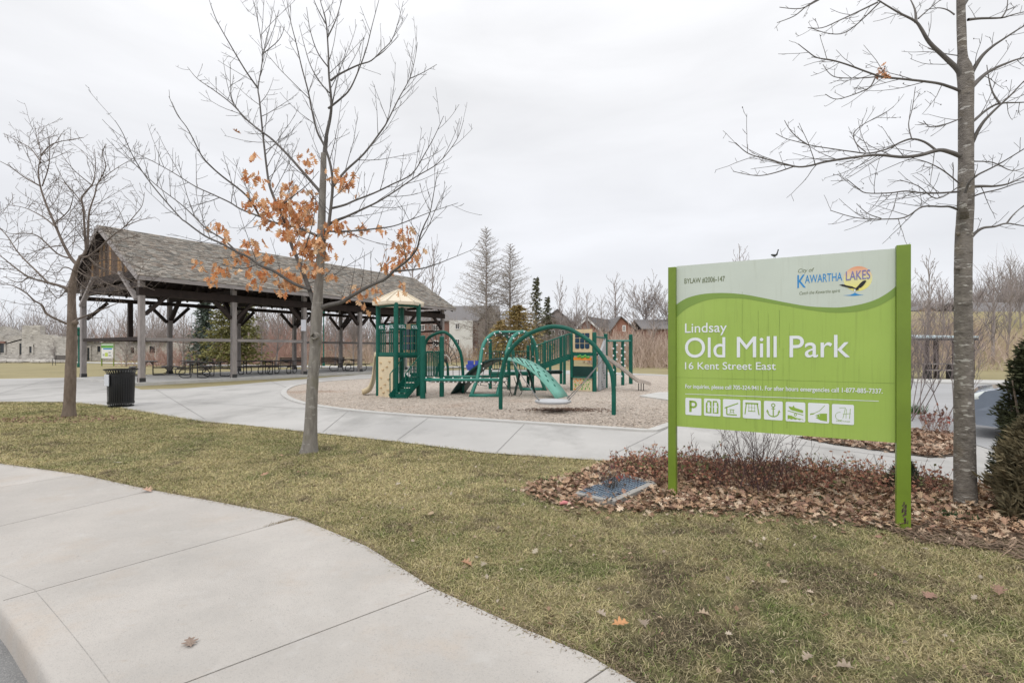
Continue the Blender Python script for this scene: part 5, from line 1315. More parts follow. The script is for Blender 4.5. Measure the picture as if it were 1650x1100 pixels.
for k in range(6): z = .74 + k * .11; mb.tube([(s1.x + .02, s1.y + .5, z), (C_.x + .25, C_.y + .05, z)], .008, 5)
mb.build('mesh_guard', M['green'], tw)
# tan slide going down on the far left of the tower
sp0 = A + Vector((-.05, .30, 1.30)); path_ = smooth_line([sp0, sp0 + Vector((-.10, .05, 1.0 - 1.0)), sp0 + Vector((-.16, .06, -.35)), sp0 + Vector((-.20, .05, -.75)), sp0 + Vector((-.30, .0, -1.08)), sp0 + Vector((-.50, -.05, -1.2))], 4)
mb = MB(); vs = []; cr_ = [(-.22, .12), (-.21, .0), (-.1, -.04), (.1, -.04), (.21, .0), (.22, .12)]
for p in path_:
    for a, b in cr_: vs.append(p + Vector((0, a, b)))
k = len(cr_); mb.add(vs, [(i * k + j, i * k + j + 1, (i + 1) * k + j + 1, (i + 1) * k + j) for i in range(len(path_) - 1) for j in range(k - 1)])
sl_ = mb.build('slide', M['tan'], tw, smooth=True); md = sl_.modifiers.new('wall', 'SOLIDIFY'); md.thickness = .03
# two free posts carrying a rope-net bridge and a barrier
Dp, Ep = Vector((-2.75, 15.3, 0)), Vector((-2.25, 15.9, 0))
post(tw, Dp.x, Dp.y, 1.96, .085); post(tw, Ep.x, Ep.y, 1.95, .075)
bar_panel(tw, (-2.78, 16.15), (-2.55, 16.1), .66, 1.46, 5, 'bar_guard', .02); bar_panel(tw, (-2.48, 15.95), (-2.3, 15.93), .66, 1.46, 5, 'bar_guard', .02)
mb = MB(); mb.tube([Dp + Vector((0, 0, .60)), Vector((-.36, 15.0, .62))], .05, 10); mb.tube([Vector((-2.3, 16.5, .62)), Vector((-.1, 16.6, .64))], .045, 10); br = mb.build('bridge_rails', M['teal'], tw, smooth=True)
rp, kb_ = MB(), MB()
for k in range(9): t = k / 8; a_ = Vector((-2.65 + 2.25 * t, 15.3 - .3 * t, .60)); b_ = Vector((-2.3 + 2.2 * t, 16.5, .62)); knob_rope(rp, kb_, a_, b_, 2, sag=.12)
for s in (.33, .66): knob_rope(rp, kb_, (-2.65 + .3 * s, 15.3 + 1.2 * s, .5), (-.4 + .3 * s, 15.0 + 1.5 * s, .5), 8)
for k in range(9): kb_.sphere((-2.65 + 2.25 * k / 8, 15.3 - .3 * k / 8, .655), .028, 6, 4)
rp.build('net_ropes', M['rope'], br); kb_.build('net_knobs', M['white'], br)

# --- hoop climber with a rope web, left of the dome
hy = 17.2; hp = [P(u, v, hy) for u, v in [(684.5, 604), (684, 575), (684.5, 556), (690, 545), (697, 540), (707, 536), (716, 535), (724, 539.5), (731, 547), (737, 557), (742, 568), (745, 586), (746, 606), (746, 616)]]
hp[0].z = .0; hp[-1].z = 0
hc = empty('hoop_climber', (hp[6].x, hy, 0)); tag(hc, 'green hoop climber with a rope web, between the play tower and the arched climber', 'climbing frame')
mb = MB(); mb.tube(smooth_line(hp, 4), .055, 10); mb.build('hoop', M['green'], hc, smooth=True)
mb = MB(); mb.tube(smooth_line([P(u, v, hy + .8) for u, v in [(703, 607), (706, 590), (711, 583), (717, 581), (721, 588), (722, 607)]], 4), .045, 8); mb.build('small_hoop', M['green'], hc, smooth=True)
rp, kb_ = MB(), MB(); cpt = P(719, 584, hy)
inner = smooth_line(hp, 3)
for i in range(4, len(inner) - 3, 3): knob_rope(rp, kb_, inner[i], cpt, 2, kr=.02)
for f in (.35, .65):
    ring = [inner[i].lerp(cpt, f) for i in range(4, len(inner) - 3, 3)]
    for a_, b_ in zip(ring[:-1], ring[1:]): knob_rope(rp, kb_, a_, b_, 0)
for k in range(5): knob_rope(rp, kb_, P(700 + k * 10, 590, hy), P(700 + k * 10, 606, hy), 0)
rp.build('web_ropes', M['rope'], hc); kb_.build('web_knobs', M['white'], hc)

# --- net dome of two bent arches
nd = empty('net_dome', (-.2, 16.9, 0)); tag(nd, 'pale green climbing dome of two bent tube arches strung with knotted net', 'climbing frame')
y1, y2 = 15.85, 18.3
def arch(front, back, m):
    n1 = len(front); pts = []
    allp = front + back; n = len(allp)
    for i, (u, v) in enumerate(allp): pts.append(P(u, v, y1 + (y2 - y1) * (i / (n - 1)) ** 1.0))
    pts[0].z = 0; pts[-1].z = 0
    return smooth_line(pts, 4)
arc1 = arch([(757.7, 640), (768.6, 611), (773.4, 586), (776.8, 562), (783.6, 547), (794.5, 537.5)], [(803, 535), (810, 537), (818, 543), (824, 555), (828, 578), (835, 610), (841, 630)], None)
arc2 = arch([(800, 641), (808, 611), (813.5, 586), (818, 561), (825, 545), (834, 537)], [(842, 534.5), (849, 537), (856, 543), (862.7, 557.7), (866, 580), (872, 610), (879, 631)], None)
for a_ in (arc1, arc2):
    mb = MB(); h = len(a_) // 2; mb.tube(a_, .062, 10); mb.build('arch_tube', M['teal'], nd, smooth=True)
mb = MB(); mb.tube([arc1[len(arc1) // 2], arc2[len(arc2) // 2]], .05, 8); mb.tube([arc1[0] + Vector((0, 0, .06)), arc2[0] + Vector((0, 0, .06))], .06, 8); mb.tube([arc1[-1] + Vector((0, 0, .06)), arc2[-1] + Vector((0, 0, .06))], .06, 8); mb.build('cross_bars', M['teal'], nd, smooth=True)
rp, kb_ = MB(), MB(); nn_ = len(arc1)
for i in range(3, nn_ - 2, 4): knob_rope(rp, kb_, arc1[i], arc2[i], 3, kr=.024, sag=.05)
for f in (.2, .5, .8):
    l_ = [arc1[i].lerp(arc2[i], f) - Vector((0, 0, .04)) for i in range(3, nn_ - 2, 4)]
    for a_, b_ in zip(l_[:-1], l_[1:]): knob_rope(rp, kb_, a_, b_, 0)
for i in range(4, nn_ - 2, 4): kb_.sphere(arc1[i] + Vector((.05, -.05, 0)), .03, 6, 4); kb_.sphere(arc2[i] + Vector((.05, -.05, 0)), .03, 6, 4)
rp.build('net_ropes', M['rope'], nd); kb_.build('net_knobs', M['white'], nd)
mb = MB()
for a_, b_ in (((815, 607), (818, 641)), ((828, 607), (826, 636)), ((836, 612), (834, 640)), ((812, 615), (824, 641))):
    p, q = P(*a_, 16.2), P(*b_, 16.0); mb.tube(smooth_line([p, p.lerp(q, .5) + Vector((.12, 0, -.1)), q], 4), .012, 5)
mb.build('hanging_ropes', M['rope'], nd)

# --- arched sheet climber: shade and light of its halves put into two greens
ac = empty('arched_climber', (-.1, 16.4, 0)); tag(ac, 'low green arched sheet climber dotted with foot holes, passing under the net dome', 'climbing frame')
a0, a1 = Vector((-1.86, 17.3, 0)), Vector((1.58, 15.65, 0)); ax_ = (a1 - a0); side = Vector((1.65, 3.44, 0)).normalized()
vs = []; n = 26; Wd = .95
for i in range(n + 1):
    t = i / n; zz = 1.22 * (1 - abs(2 * t - 1) ** 2.1); p = a0 + ax_ * t + Vector((0, 0, zz)); vs += [p - side * Wd / 2, p + side * Wd / 2]
mb = MB(); mb.add(vs[:n + 2], [(2 * i, 2 * i + 1, 2 * i + 3, 2 * i + 2) for i in range(n // 2)]); lo = mb.build('climbing_sheet', M['green_dark'], ac, smooth=True); md = lo.modifiers.new('wall', 'SOLIDIFY'); md.thickness = .05
mb = MB(); mb.add(vs[n:], [(2 * i, 2 * i + 1, 2 * i + 3, 2 * i + 2) for i in range(n // 2)]); hi = mb.build('climbing_sheet', M['mint'], ac, smooth=True, label='half coloured paler where lit, with dark foot pads'); md = hi.modifiers.new('wall', 'SOLIDIFY'); md.thickness = .05
mb = MB()
for i in range(n // 2, n - 1):
    for f in ((.28, .72) if i % 2 else (.5,)):
        p = vs[2 * i].lerp(vs[2 * i + 1], f); q = vs[2 * i + 2].lerp(vs[2 * i + 3], f); d = (q - p).normalized(); nn_ = d.cross(side).normalized(); nn_ = nn_ if nn_.z > 0 else -nn_
        mb.sphere(p + nn_ * .052, .062, 8, 4, (.9, .75, .3), Matrix((d, side, nn_)).transposed())
mb.build('foot_pads', M['green'], hi)
for off in (0, n):
    mb = MB(); e = -1 if off == 0 else 1
    mb.tube([vs[2 * i + (0)] + Vector((0, 0, 0)) for i in (range(0, n // 2 + 1) if off == 0 else range(n // 2, n + 1))], .03, 7); mb.build('edge_tube', M['green_dark'] if off == 0 else M['mint'], lo if off == 0 else hi, smooth=True)
mb = MB()
for k in range(7):
    t = .56 + k * .05; p = a0 + ax_ * t + Vector((0, 0, 1.26 * (1 - abs(2 * t - 1) ** 2.1))) - side * .42
    mb.tube([p, p + Vector((-.25 + .02 * k, -.1, .22))], .012, 5)
mb.build('guide_ropes', M['rope'], ac)
mb = MB()
for p, q in (((838, 598), (829, 637)), ((851, 596), (862, 633))): mb.tube([P(*p, 16.5), P(*q, 16.4)], .04, 7)
mb.build('support_legs', M['green_dark'], ac)

# --- big arch with a basket swing
bpx = [(806.7, 661), (806.7, 640), (806.7, 623), (808.6, 600), (815.5, 575.6), (824, 562), (834, 551), (845, 542.5), (857, 535.5), (878, 528), (895, 526), (916.5, 530), (939, 542), (951, 550.5), (960.5, 560), (976, 581), (985.5, 600), (988.6, 623), (989, 645), (989, 670)]
bp = []
for u, v in bpx:
    t = (u - 806.7) / (989 - 806.7); bp.append(P(u, v, 12.52 + (11.48 - 12.52) * t))
bp[0].z = -.05; bp[-1].z = -.05
sw_ = empty('arch_swing', ((bp[0].x + bp[-1].x) / 2, 12, 0)); tag(sw_, 'tall dark green arch with a shallow basket swing hanging by four ropes', 'swing')
mb = MB(); mb.tube(smooth_line(bp, 5), .052, 14); mb.build('arch_tube', M['green'], sw_, smooth=True)
sc_ = P(891, 651.5, 11.95); sc_.z = .24
mb = MB(); mb.lathe(sc_, [(.30, .0), (.40, .012), (.44, .045), (.41, .07), (.34, .055), (0, .04)], 30); mb.lathe(sc_, [(0, -.015), (.18, -.01), (.30, .0)], 30)
m3 = Matrix.Rotation(.05, 4, 'Y'); seat = mb.build('basket_seat', mat('pale_swing_shell', (.46, .46, .47), .4, var=.06), sw_, smooth=True)
mb = MB(); mb.lathe(sc_, [(.40, .06), (.42, .078), (.442, .06), (.42, .045)], 30); mb.build('seat_rim', M['wallgrey'], seat, smooth=True)
la, ra = P(823, 577, 12.4), P(972, 578, 11.6)
for a, tgt in ((150, la), (215, la), (30, ra), (-35, ra)):
    mb = MB(); q = sc_ + Vector((.42 * math.cos(math.radians(a)), .42 * math.sin(math.radians(a)), .1)); mb.tube(smooth_line([q, q.lerp(tgt, .5) - Vector((0, 0, .03)), tgt], 4), .010, 6); mb.tube([q, q + (tgt - q) * .06], .02, 6); mb.build('rope', M['chain'], sw_)

# --- ramped deck unit with play panels, climbing wall and slide
pc = Vector((2.6, 18.4, 0)); un = empty('play_unit', pc); tag(un, 'green play unit with a barred ramp, tan window panel, grey climbing wall and slim slide', 'play unit')
p1, p2, p3, p4 = Vector((2.21, 18.3, 0)), Vector((2.95, 17.75, 0)), Vector((3.68, 19.5, 0)), Vector((5.19, 21.7, 0))
def pt_h(u, vb, vt, r=.07): p = G(u, vb); return post(un, p.x, p.y, P(u, vt, p.y).z, r)
post(un, p1.x, p1.y, 2.1, .07); post(un, p2.x, p2.y, 2.14, .075); post(un, p3.x, p3.y, 2.14, .08)
for u, vb, vt in [(878, 612, 549), (886.5, 614, 556), (904, 619, 541), (909.5, 620, 542), (790, 627, 546.5), (820, 629, 556), (858, 628, 545.5), (851, 624, 556.5)]: pt_h(u, vb, vt, .065)
d12 = (p2 - p1); dn = Vector((d12.normalized().y, -d12.normalized().x, 0)); L12 = d12.length; d_ = d12.normalized()
def panel12(z0, z1, m, name, n=.02, x0=.07, x1=.07, parent=un, th=.035):
    a_, b_ = p1 + d_ * x0 + dn * n, p2 - d_ * x1 + dn * n; mb = MB(); mb.prism([a_ + Vector((0, 0, z0)), b_ + Vector((0, 0, z0)), b_ + Vector((0, 0, z1)), a_ + Vector((0, 0, z1))], dn * th); return mb.build(name, m, parent)
panel12(1.30, 1.42, M['green'], 'deck_edge', .0, 0, 0)
wpan = panel12(1.44, 2.26, M['tan2'], 'window_panel'); wpan.data.materials[0] = mat('sand_panel', (.60, .47, .29), .5, var=.06)
mb = MB()
for i in range(3):
    for j in range(3):
        p = p1 + d_ * (L12 * (.28 + .22 * i)) + dn * .065 + Vector((0, 0, 1.66 + .19 * j)); mb.box(p, (.17, .02, .16), rz=math.atan2(d_.y, d_.x))
        if j == 0: mb.sphere(p - Vector((0, 0, .08)), .06, 8, 4, (1.2, .2, .5), Matrix.Rotation(math.atan2(d_.y, d_.x), 3, 'Z'))
mb.build('window_panes', M['navy'], wpan)
ab_ = panel12(1.145, 1.24, M['orange'], 'bead_rail', .03, .1, .1); 
mb = MB()
for k in range(7): p = p1 + d_ * (.30 + .07 * k) + dn * .06 + Vector((0, 0, 1.27 + .03 * math.sin(k * 2))); mb.sphere(p, .05, 7, 5)
mb.build('beads', M['leafgreen'], ab_)
panel12(.55, .92, M['green_dark'], 'counter_panel'); panel12(.50, .545, M['green'], 'counter_shelf', -.02, 0, 0, th=.14)
lp = panel12(.03, .49, M['tan'], 'painted_panel')
mb = MB(); mb2 = MB()
for k in range(60):
    s_, z = R.uniform(.12, L12 - .14), R.uniform(.08, .45); p = p1 + d_ * s_ + dn * .058 + Vector((0, 0, z)); (mb if (z > .30 and s_ < .5) or R.random() < .12 else mb2).sphere(p, R.uniform(.012, .03), 6, 4, (1, .1, 1), Matrix.Rotation(math.atan2(d_.y, d_.x), 3, 'Z'))
mb.build('painted_shapes', M['orange'], lp); mb2.build('painted_shapes', M['leafgreen'], lp)
bk = p1 + Vector((.75, 1.0, 0)); mb = MB(); mb.prism([p1 + Vector((0, 0, 1.30)), p2 + Vector((0, 0, 1.30)), p3 + Vector((0, 0, 1.30)), p1 + Vector((.9, 1.3, 1.30))], (0, 0, .08)); mb.build('deck', M['green_dark'], un)
# ramp
r0, r1 = P(866, 594, 18.2), P(921.5, 574, 18.35)
for o_ in (0, .95): mb = MB(); mb.beam(r0 + Vector((0, o_, 0)), r1 + Vector((0, o_, 0)), .06, .17); mb.build('ramp_stringer', M['green'], un)
mb = MB(); mb.prism([r0, r1, r1 + Vector((0, .95, 0)), r0 + Vector((0, .95, 0))], (0, 0, .04)); mb.build('ramp_deck', M['green_dark'], un)
for o_ in (0, .95):
    mb = MB(); h = Vector((0, o_, .86)); mb.tube([r0 + h, r1 + h], .022, 7)
    for k in range(15): p = r0.lerp(r1, k / 14) + Vector((0, o_, 0)); mb.tube([p, p + Vector((0, 0, .86))], .014, 5)
    mb.build('ramp_guard', M['green'], un)
# lower deck on the left of the ramp
q0, q1 = P(789, 603, 18.9), P(866, 602, 18.9); mb = MB(); mb.beam(q0, q1, .08, .10); mb.prism([q0, q1, q1 + Vector((0, 1.1, 0)), q0 + Vector((0, 1.1, 0))], (0, 0, .06)); mb.build('lower_deck', M['green'], un)
a_ = P(793, 600, 19.9); b_ = P(853, 600, 19.9); bar_panel(un, (a_.x, a_.y), (b_.x, b_.y), .72, 1.45, 16, 'bar_guard', .014)
a_ = P(868, 600, 19.6); b_ = P(905, 600, 19.6); bar_panel(un, (a_.x, a_.y), (b_.x, b_.y), .62, .66, 2, 'deck_bar', .05, M['green_dark'])
# grey climbing wall with grips
w0, w1 = p2 + Vector((.16, .25, 0)), p3 - Vector((.10, .15, 0)); dd = (w1 - w0).normalized(); wn_ = Vector((dd.y, -dd.x, 0)); mb = MB(); mb.prism([w0 + Vector((0, 0, .05)), w1 + Vector((0, 0, .05)), w1 + Vector((0, 0, 1.95)), w0 + Vector((0, 0, 1.30)), ], wn_ * .08); gw = mb.build('climbing_wall', M['wallgrey'], un)
mb = MB()
for k in range(14): p = w0.lerp(w1, R.uniform(.12, .88)) + wn_ * .09 + Vector((0, 0, .15 + k * .1)); mb.sphere(p, .05, 7, 4, (1, 1, .7))
mb.build('hand_holds', mat('grey_grips', (.26, .27, .28), .6, var=.2), gw)
mb = MB(); mb.tube([p2 + Vector((0, 0, 1.98)), p3 + Vector((0, 0, 1.98))], .035, 8); mb.build('top_bar', M['green'], un)
# slim slide to the right
g0, g1 = P(962, 569, 18.8), P(1030, 616.5, 18.2); gpts = smooth_line([g0, g0.lerp(g1, .5) + Vector((0, 0, .03)), g1 + Vector((-.10, 0, .05)), g1 + Vector((.12, 0, -.01)), P(1046, 620.5, 18.1)], 5)
mb = MB(); vs = []; cr_ = [(-.22, .12), (-.21, .0), (.21, .0), (.22, .12)]
for p in gpts:
    for a, b in cr_: vs.append(p + Vector((0, a, b)))
mb.add(vs, [(i * 4 + j, i * 4 + j + 1, (i + 1) * 4 + j + 1, (i + 1) * 4 + j) for i in range(len(gpts) - 1) for j in range(3)]); sd_ = mb.build('slide', mat('slide_grey_tan', (.42, .37, .33), .45, var=.1), un); md = sd_.modifiers.new('wall', 'SOLIDIFY'); md.thickness = .025
mb = MB()
for u in (1029, 1033, 1037): p = P(u, 617, 18.2); mb.tube([p, (p.x, p.y, 0)], .016, 5)
mb.build('legs', M['table_steel'], sd_)

# --- overhead bar with two knobbed climbing poles
ob = empty('pole_climber', (4.5, 20.6, 0)); tag(ob, 'green overhead bar with two knobbed climbing poles, at the right end of the playground', 'climbing frame')
post(ob, p4.x, p4.y, 2.18, .085); mb = MB(); b0, b1 = p3 + Vector((.12, .12, 1.87)), p4 + Vector((0, 0, 1.90)); mb.tube([b0, b1], .04, 8); mb.build('top_bar', M['teal'], ob)
for u, vb in ((990.5, 620), (1003.5, 620.5)):
    t = (u - 977) / (1016.4 - 977); p = b0.lerp(b1, t * .95); pp = Vector(((u - CX) / F * p.y, p.y, 0)); mb = MB(); mb.tube([(pp.x, pp.y, -.05), (pp.x, pp.y, 1.88)], .07, 9); po = mb.build('climbing_pole', M['green'], ob)
    mb = MB()
    for k in range(10):
        a = -math.pi / 2 + (.9 if k % 2 else -.9); mb.sphere((pp.x + .09 * math.cos(a), pp.y + .09 * math.sin(a), .4 + .145 * k), .042, 7, 5)
    mb.build('foot_knobs', M['white'], po)

# --- small blue seats beyond the dome
def spring_seat(u, v, label):
    p = G(u, 604); t = empty('spring_seat', p); tag(t, label, 'spring seat', 'blue spring seats')
    mb = MB(); c = Vector((p.x, p.y, .42)); mb.lathe(p, [(.05, .25), (.2, .30), (.26, .45), (.27, .62), (.24, .62), (.22, .45), (0, .36)], 14); mb.box(c + Vector((0, .2, .25)), (.36, .06, .35)); mb.build('seat', M['blue'], t)
    mb = MB(); mb.tube([p + Vector((.08 * math.cos(k * .7), .08 * math.sin(k * .7), .008 * k)) for k in range(36)], .015, 5); mb.build('spring', M['steel'], t)
    return t
spring_seat(758, 597, 'blue spring seat seen left of the net dome legs'); spring_seat(770, 592, 'blue spring seat close beside the net dome leg')
# ---------------------------------------------------------------- far buildings
def house(name, label, cat, u0, u1, y, v_eave, v_ridge, wall, depth=9.0, gable_front=True, zb=-.5, group=None, ridge_u=None, trim=None, over=.35):
    """house facing the camera: gable end towards us, or eaves towards us"""
    x0, x1 = (u0 - CX) / F * y, (u1 - CX) / F * y; ze, zr = P(0, v_eave, y).z, P(0, v_ridge, y).z
    xm = (x0 + x1) / 2 if ridge_u is None else (ridge_u - CX) / F * y
    t = empty(name, ((x0 + x1) / 2, y, zb)); tag(t, label, cat, group)
    mb = MB()
    if gable_front: mb.prism([(x0, y, zb), (x1, y, zb), (x1, y, ze), (xm, y, zr), (x0, y, ze)], (0, depth, 0))
    else: mb.box(((x0 + x1) / 2, y + depth / 2, (zb + ze) / 2), (x1 - x0, depth, ze - zb))
    w = mb.build('wall', wall, t)
    mb = MB(); th = .18
    if gable_front:
        for xa, s in ((x0, -1), (x1, 1)):
            k = (zr - ze) / (xm - xa); e = xa + s * over; ez_ = zr - k * (xm - e)
            mb.prism([(e, y - over, ez_ + .03), (xm, y - over, zr + .03), (xm, y - over, zr + .03 + th), (e, y - over, ez_ + .03 + th)], (0, depth + 2 * over, 0))
    else:
        ym = y + depth / 2
        for ya, s in ((y, -1), (y + depth, 1)):
            e = ya + s * over; k = (zr - ze) / (depth / 2); ez_ = ze - k * over
            mb.prism([(x0 - over, e, ez_ + .03), (x0 - over, ym, zr + .03), (x0 - over, ym, zr + .03 + th), (x0 - over, e, ez_ + .03 + th)], (x1 - x0 + 2 * over, 0, 0))
    rf = mb.build('roof', M['roof_grey'], t)
    if gable_front and trim:
        mb = MB()
        for xa, s in ((x0, -1), (x1, 1)):
            k = (zr - ze) / (xm - xa); e = xa + s * over; mb.beam((e, y - over - .04, zr - k * (xm - e)), (xm, y - over - .04, zr), .06, .28)
        mb.build('barge_board', trim, rf)
    return t, w, rf
def window(parent, u, v, w, h, y, frame=None, d=.06):
    x, z = (u - CX) / F * y, EYE - (v - HY) / F * y; ww, hh = w / F * y, h / F * y
    mb = MB()
    for dx in (-1, 1): mb.box((x + dx * ww / 2, y - d, z), (.12, .1, hh + .12))
    for dz in (-1, 1): mb.box((x, y - d - .005, z + dz * hh / 2), (ww, .1, .12))
    mb.box((x, y - d - .002, z), (.08, .08, hh))
    f = mb.build('window', frame or M['trim'], parent)
    mb = MB(); mb.box((x, y - d + .03, z), (ww, .05, hh)); mb.build('pane', M['glass'], f)
YA = 84
apt, w, rf = house('apartment_building', 'three storey brick apartment block with a white projecting bay, behind the hoop climber', 'building', 630, 800, YA, 517, 489, M['brick'], 14, False, -1.0)
x0, x1 = (724 - CX) / F * (YA - 1.2), (761.5 - CX) / F * (YA - 1.2)
mb = MB(); mb.box(((x0 + x1) / 2, YA - .6, (P(0, 516, YA - 1.2).z - 1) / 2), (x1 - x0, 1.2, P(0, 516, YA - 1.2).z + 1)); bay = mb.build('white_bay', M['siding'], apt)
for u, v in ((737, 525.5), (737, 551), (737, 573), (752, 551), (752, 525.5)):
    if u < 740 or v > 560: window(bay, u, v, 6.5, 9, YA - 1.2, M['trim'])
for u in (655, 680, 702, 776, 790):
    for v in (528, 553): window(w, u, v, 8, 9, YA, M['trim'])
xg0, xg1, xm = (772 - CX) / F * 82, (806 - CX) / F * 82, (790 - CX) / F * 82
mb = MB(); ze, zr = P(0, 516, 82).z, P(0, 493, 82).z; mb.prism([(xg0, 82, -1), (xg1, 82, -1), (xg1, 82, ze), (xm, 82, zr), (xg0, 82, ze)], (0, 5, 0)); gw_ = mb.build('gable_wing', M['grey_wall'], apt)
mb = MB()
for xa, s in ((xg0, -1), (xg1, 1)):
    k = (zr - ze) / (xm - xa); e = xa + s * .4; mb.prism([(e, 81.6, zr - k * (xm - e) + .03), (xm, 81.6, zr + .03), (xm, 81.6, zr + .25), (e, 81.6, zr - k * (xm - e) + .25)], (0, 6, 0))
mb.build('roof', M['roof_grey'], gw_)
h1, w, r_ = house('house', 'grey brown gabled house between the larches and the red brick house', 'house', 862, 928, 92, 527, 499, M['grey_wall'], 12, True, -1, ridge_u=898); window(w, 889, 536, 9, 8, 92); window(w, 905, 536, 9, 8, 92)
mb = MB(); mb.beam(P(860, 521, 90.5), P(886, 508, 90.5), 1.5, .3); mb.beam(P(886, 508, 90.5), P(925, 520, 90.5), 1.5, .3); mb.build('porch_roof', M['roof_grey'], h1)
h2, w, r_ = house('house', 'red brick house with a white trimmed gable behind the tan window panel', 'house', 927, 963, 84, 529.5, 513, M['brick_red'], 10, True, -1, trim=M['trim']); window(w, 951, 540, 5, 7, 84)
x0, x1 = (961 - CX) / F * 86, (990 - CX) / F * 86
mb = MB(); mb.box(((x0 + x1) / 2, 89, P(0, 530, 86).z / 2 - .5), (x1 - x0, 6, P(0, 530, 86).z + 1)); mb.build('side_wall', M['brick_red'], h2)
mb = MB(); a_, b_, c_, d_ = P(946, 511.5, 86), P(981, 517, 86), P(990, 530, 85.5), P(962, 529.5, 85.5); mb.prism([a_, b_, c_, d_], (0, .2, .25)); mb.prism([a_, b_, b_ + Vector((0, 6, -2.5)), a_ + Vector((0, 6, -2.5))], (0, .0, .2)); mb.build('side_roof', M['roof_grey'], h2)
h3, w, r_ = house('house', 'red brick house with one white gable window, behind the two climbing poles', 'house', 986, 1022, 80, 530, 511, M['brick_red'], 10, True, -1, ridge_u=1000, trim=None); window(w, 1005.5, 529, 4, 9, 78)
h4, w, r_ = house('house', 'brick house half hidden by brush beside the left post of the sign', 'house', 1036, 1090, 88, 530, 514, M['brick'], 10, False, -1)
h5, w, r_ = house('house', 'tan sided house on the slope at the right edge of the photo', 'house', 1590, 1720, 62, 510, 484, M['tan_wall'], 10, False, 3); window(w, 1630, 520, 7, 11, 62)
h6, w, r_ = house('house', 'pinkish tan gabled house on the slope, left of the grey tree trunk', 'house', 1480, 1506, 70, 500, 494, M['tan_wall'], 9, True, 3); window(w, 1493, 512, 5, 8, 70)

# ---------------------------------------------------------------- old mill ruin on the left
YR = 60
ru = empty('mill_ruin', ((110 - CX) / F * YR, YR, 0)); tag(ru, 'roofless pale stone mill ruin with broken wall tops, beyond the grass on the left', 'ruin')
def wall_profile(top, y, name, th=.7, base=588):
    top = [(u, v - (2.5 if v < 545 else 0)) for u, v in top]
    mb = MB(); pts = [P(u, v, y) for u, v in top]; b = [Vector((p.x, p.y, -.1)) for p in (pts[-1], pts[0])]
    mb.prism(pts + b, (0, th, 0)); return mb.build(name, M['stone'], ru)
R = random.Random(8)
def ragged(u0, u1, v, amp, step=5):
    out = []; u = u0
    while u < u1: out.append((u, v + R.uniform(-amp, amp))); u += R.uniform(step * .5, step * 1.5); out.append((u - .6, out[-1][1]))
    out.append((u1, v)); return out
w1_ = wall_profile([(-120, 548), (-80, 541), (-79, 536), (-30, 535), (-29, 529), (10, 528.5), (10.5, 531), (17, 531.5), (17.5, 535), (28, 534), (28.5, 538), (38, 539)], YR + 3, 'tall_wall')
w2_ = wall_profile([(35, 540), (36, 527), (45, 526.5), (46, 528), (54, 527.5), (54.5, 526), (64, 527), (64.6, 541), (85, 542), (86, 544), (107, 544.5), (108, 550)], YR, 'corner_wall')
w3_ = wall_profile(ragged(-100, 38, 545, 3), YR + 1, 'front_wall'); w4_ = wall_profile(ragged(106, 168, 551, 3) + ragged(170, 200, 548, 2), YR + 4, 'low_wall'); w5_ = wall_profile([(166, 549), (168, 547.5), (270, 551), (330, 560), (332, 566)], YR + 7, 'long_wall')
def hole(par, u, v, w, h, y):
    x, z = (u - CX) / F * y, EYE - (v - HY) / F * y; mb = MB(); ww, hh = w / F * y, h / F * y
    for dx in (-1, 1): mb.box((x + dx * (ww / 2 + .1), y - .03, z), (.2, .12, hh + .3))
    mb.box((x, y - .035, z + hh / 2 + .12), (ww + .4, .12, .24)); f = mb.build('window_surround', M['stone'], par)
    mb = MB(); mb.box((x, y + .02, z), (ww, .07, hh)); mb.build('window_opening', M['glass'], f)
for pa, pb, yy in (((108, 549.5), (200, 546.5), YR + 3.9), ((170, 546.5), (268, 550.5), YR + 6.9)):
    mb = MB(); mb.beam(P(*pa, yy), P(*pb, yy), .9, .28); mb.build('coping', mat('mossy_coping', (.13, .11, .10), .9, scale=2, var=.4), ru)
hole(w2_, 50, 563, 4, 10, YR - .02); hole(w3_, -22, 560, 6, 14, YR + 1 - .02); hole(w4_, 160, 562, 5, 9, YR + 4 - .02); hole(w5_, 228, 564, 5, 9, YR + 7 - .02)
hole(w3_, 34, 562, 3.6, 18, YR + 1 - .02); hole(w3_, 4, 560, 7, 16, YR + 1 - .02); hole(w4_, 94 + 20, 561, 5, 8, YR + 4 - .02); hole(w5_, 195, 563, 4, 11, YR + 7 - .02); hole(w5_, 214, 564, 6, 9, YR + 7 - .02); hole(w5_, 246, 563, 9, 11, YR + 7 - .02); hole(w4_, 143, 570, 4, 20, YR + 4 - .02)
mb = MB(); a_ = P(-60, 551.5, YR + .9); b_ = P(9, 551.5, YR + .9); mb.beam(a_, b_, .3, .25); mb.build('rusty_lintel', M['brick'], ru)
mb = MB()
for k in range(160):
    u = R.uniform(-60, 110); p = G(u, R.uniform(582, 584.3)); mb.sphere(p + Vector((0, 0, .1)), R.uniform(.15, .5), 6, 4, (1.2, 1, .6), Matrix.Rotation(R.uniform(0, 3), 3, 'Z'))
mb.build('fallen_stones', M['stone'], ru, kind='stuff')

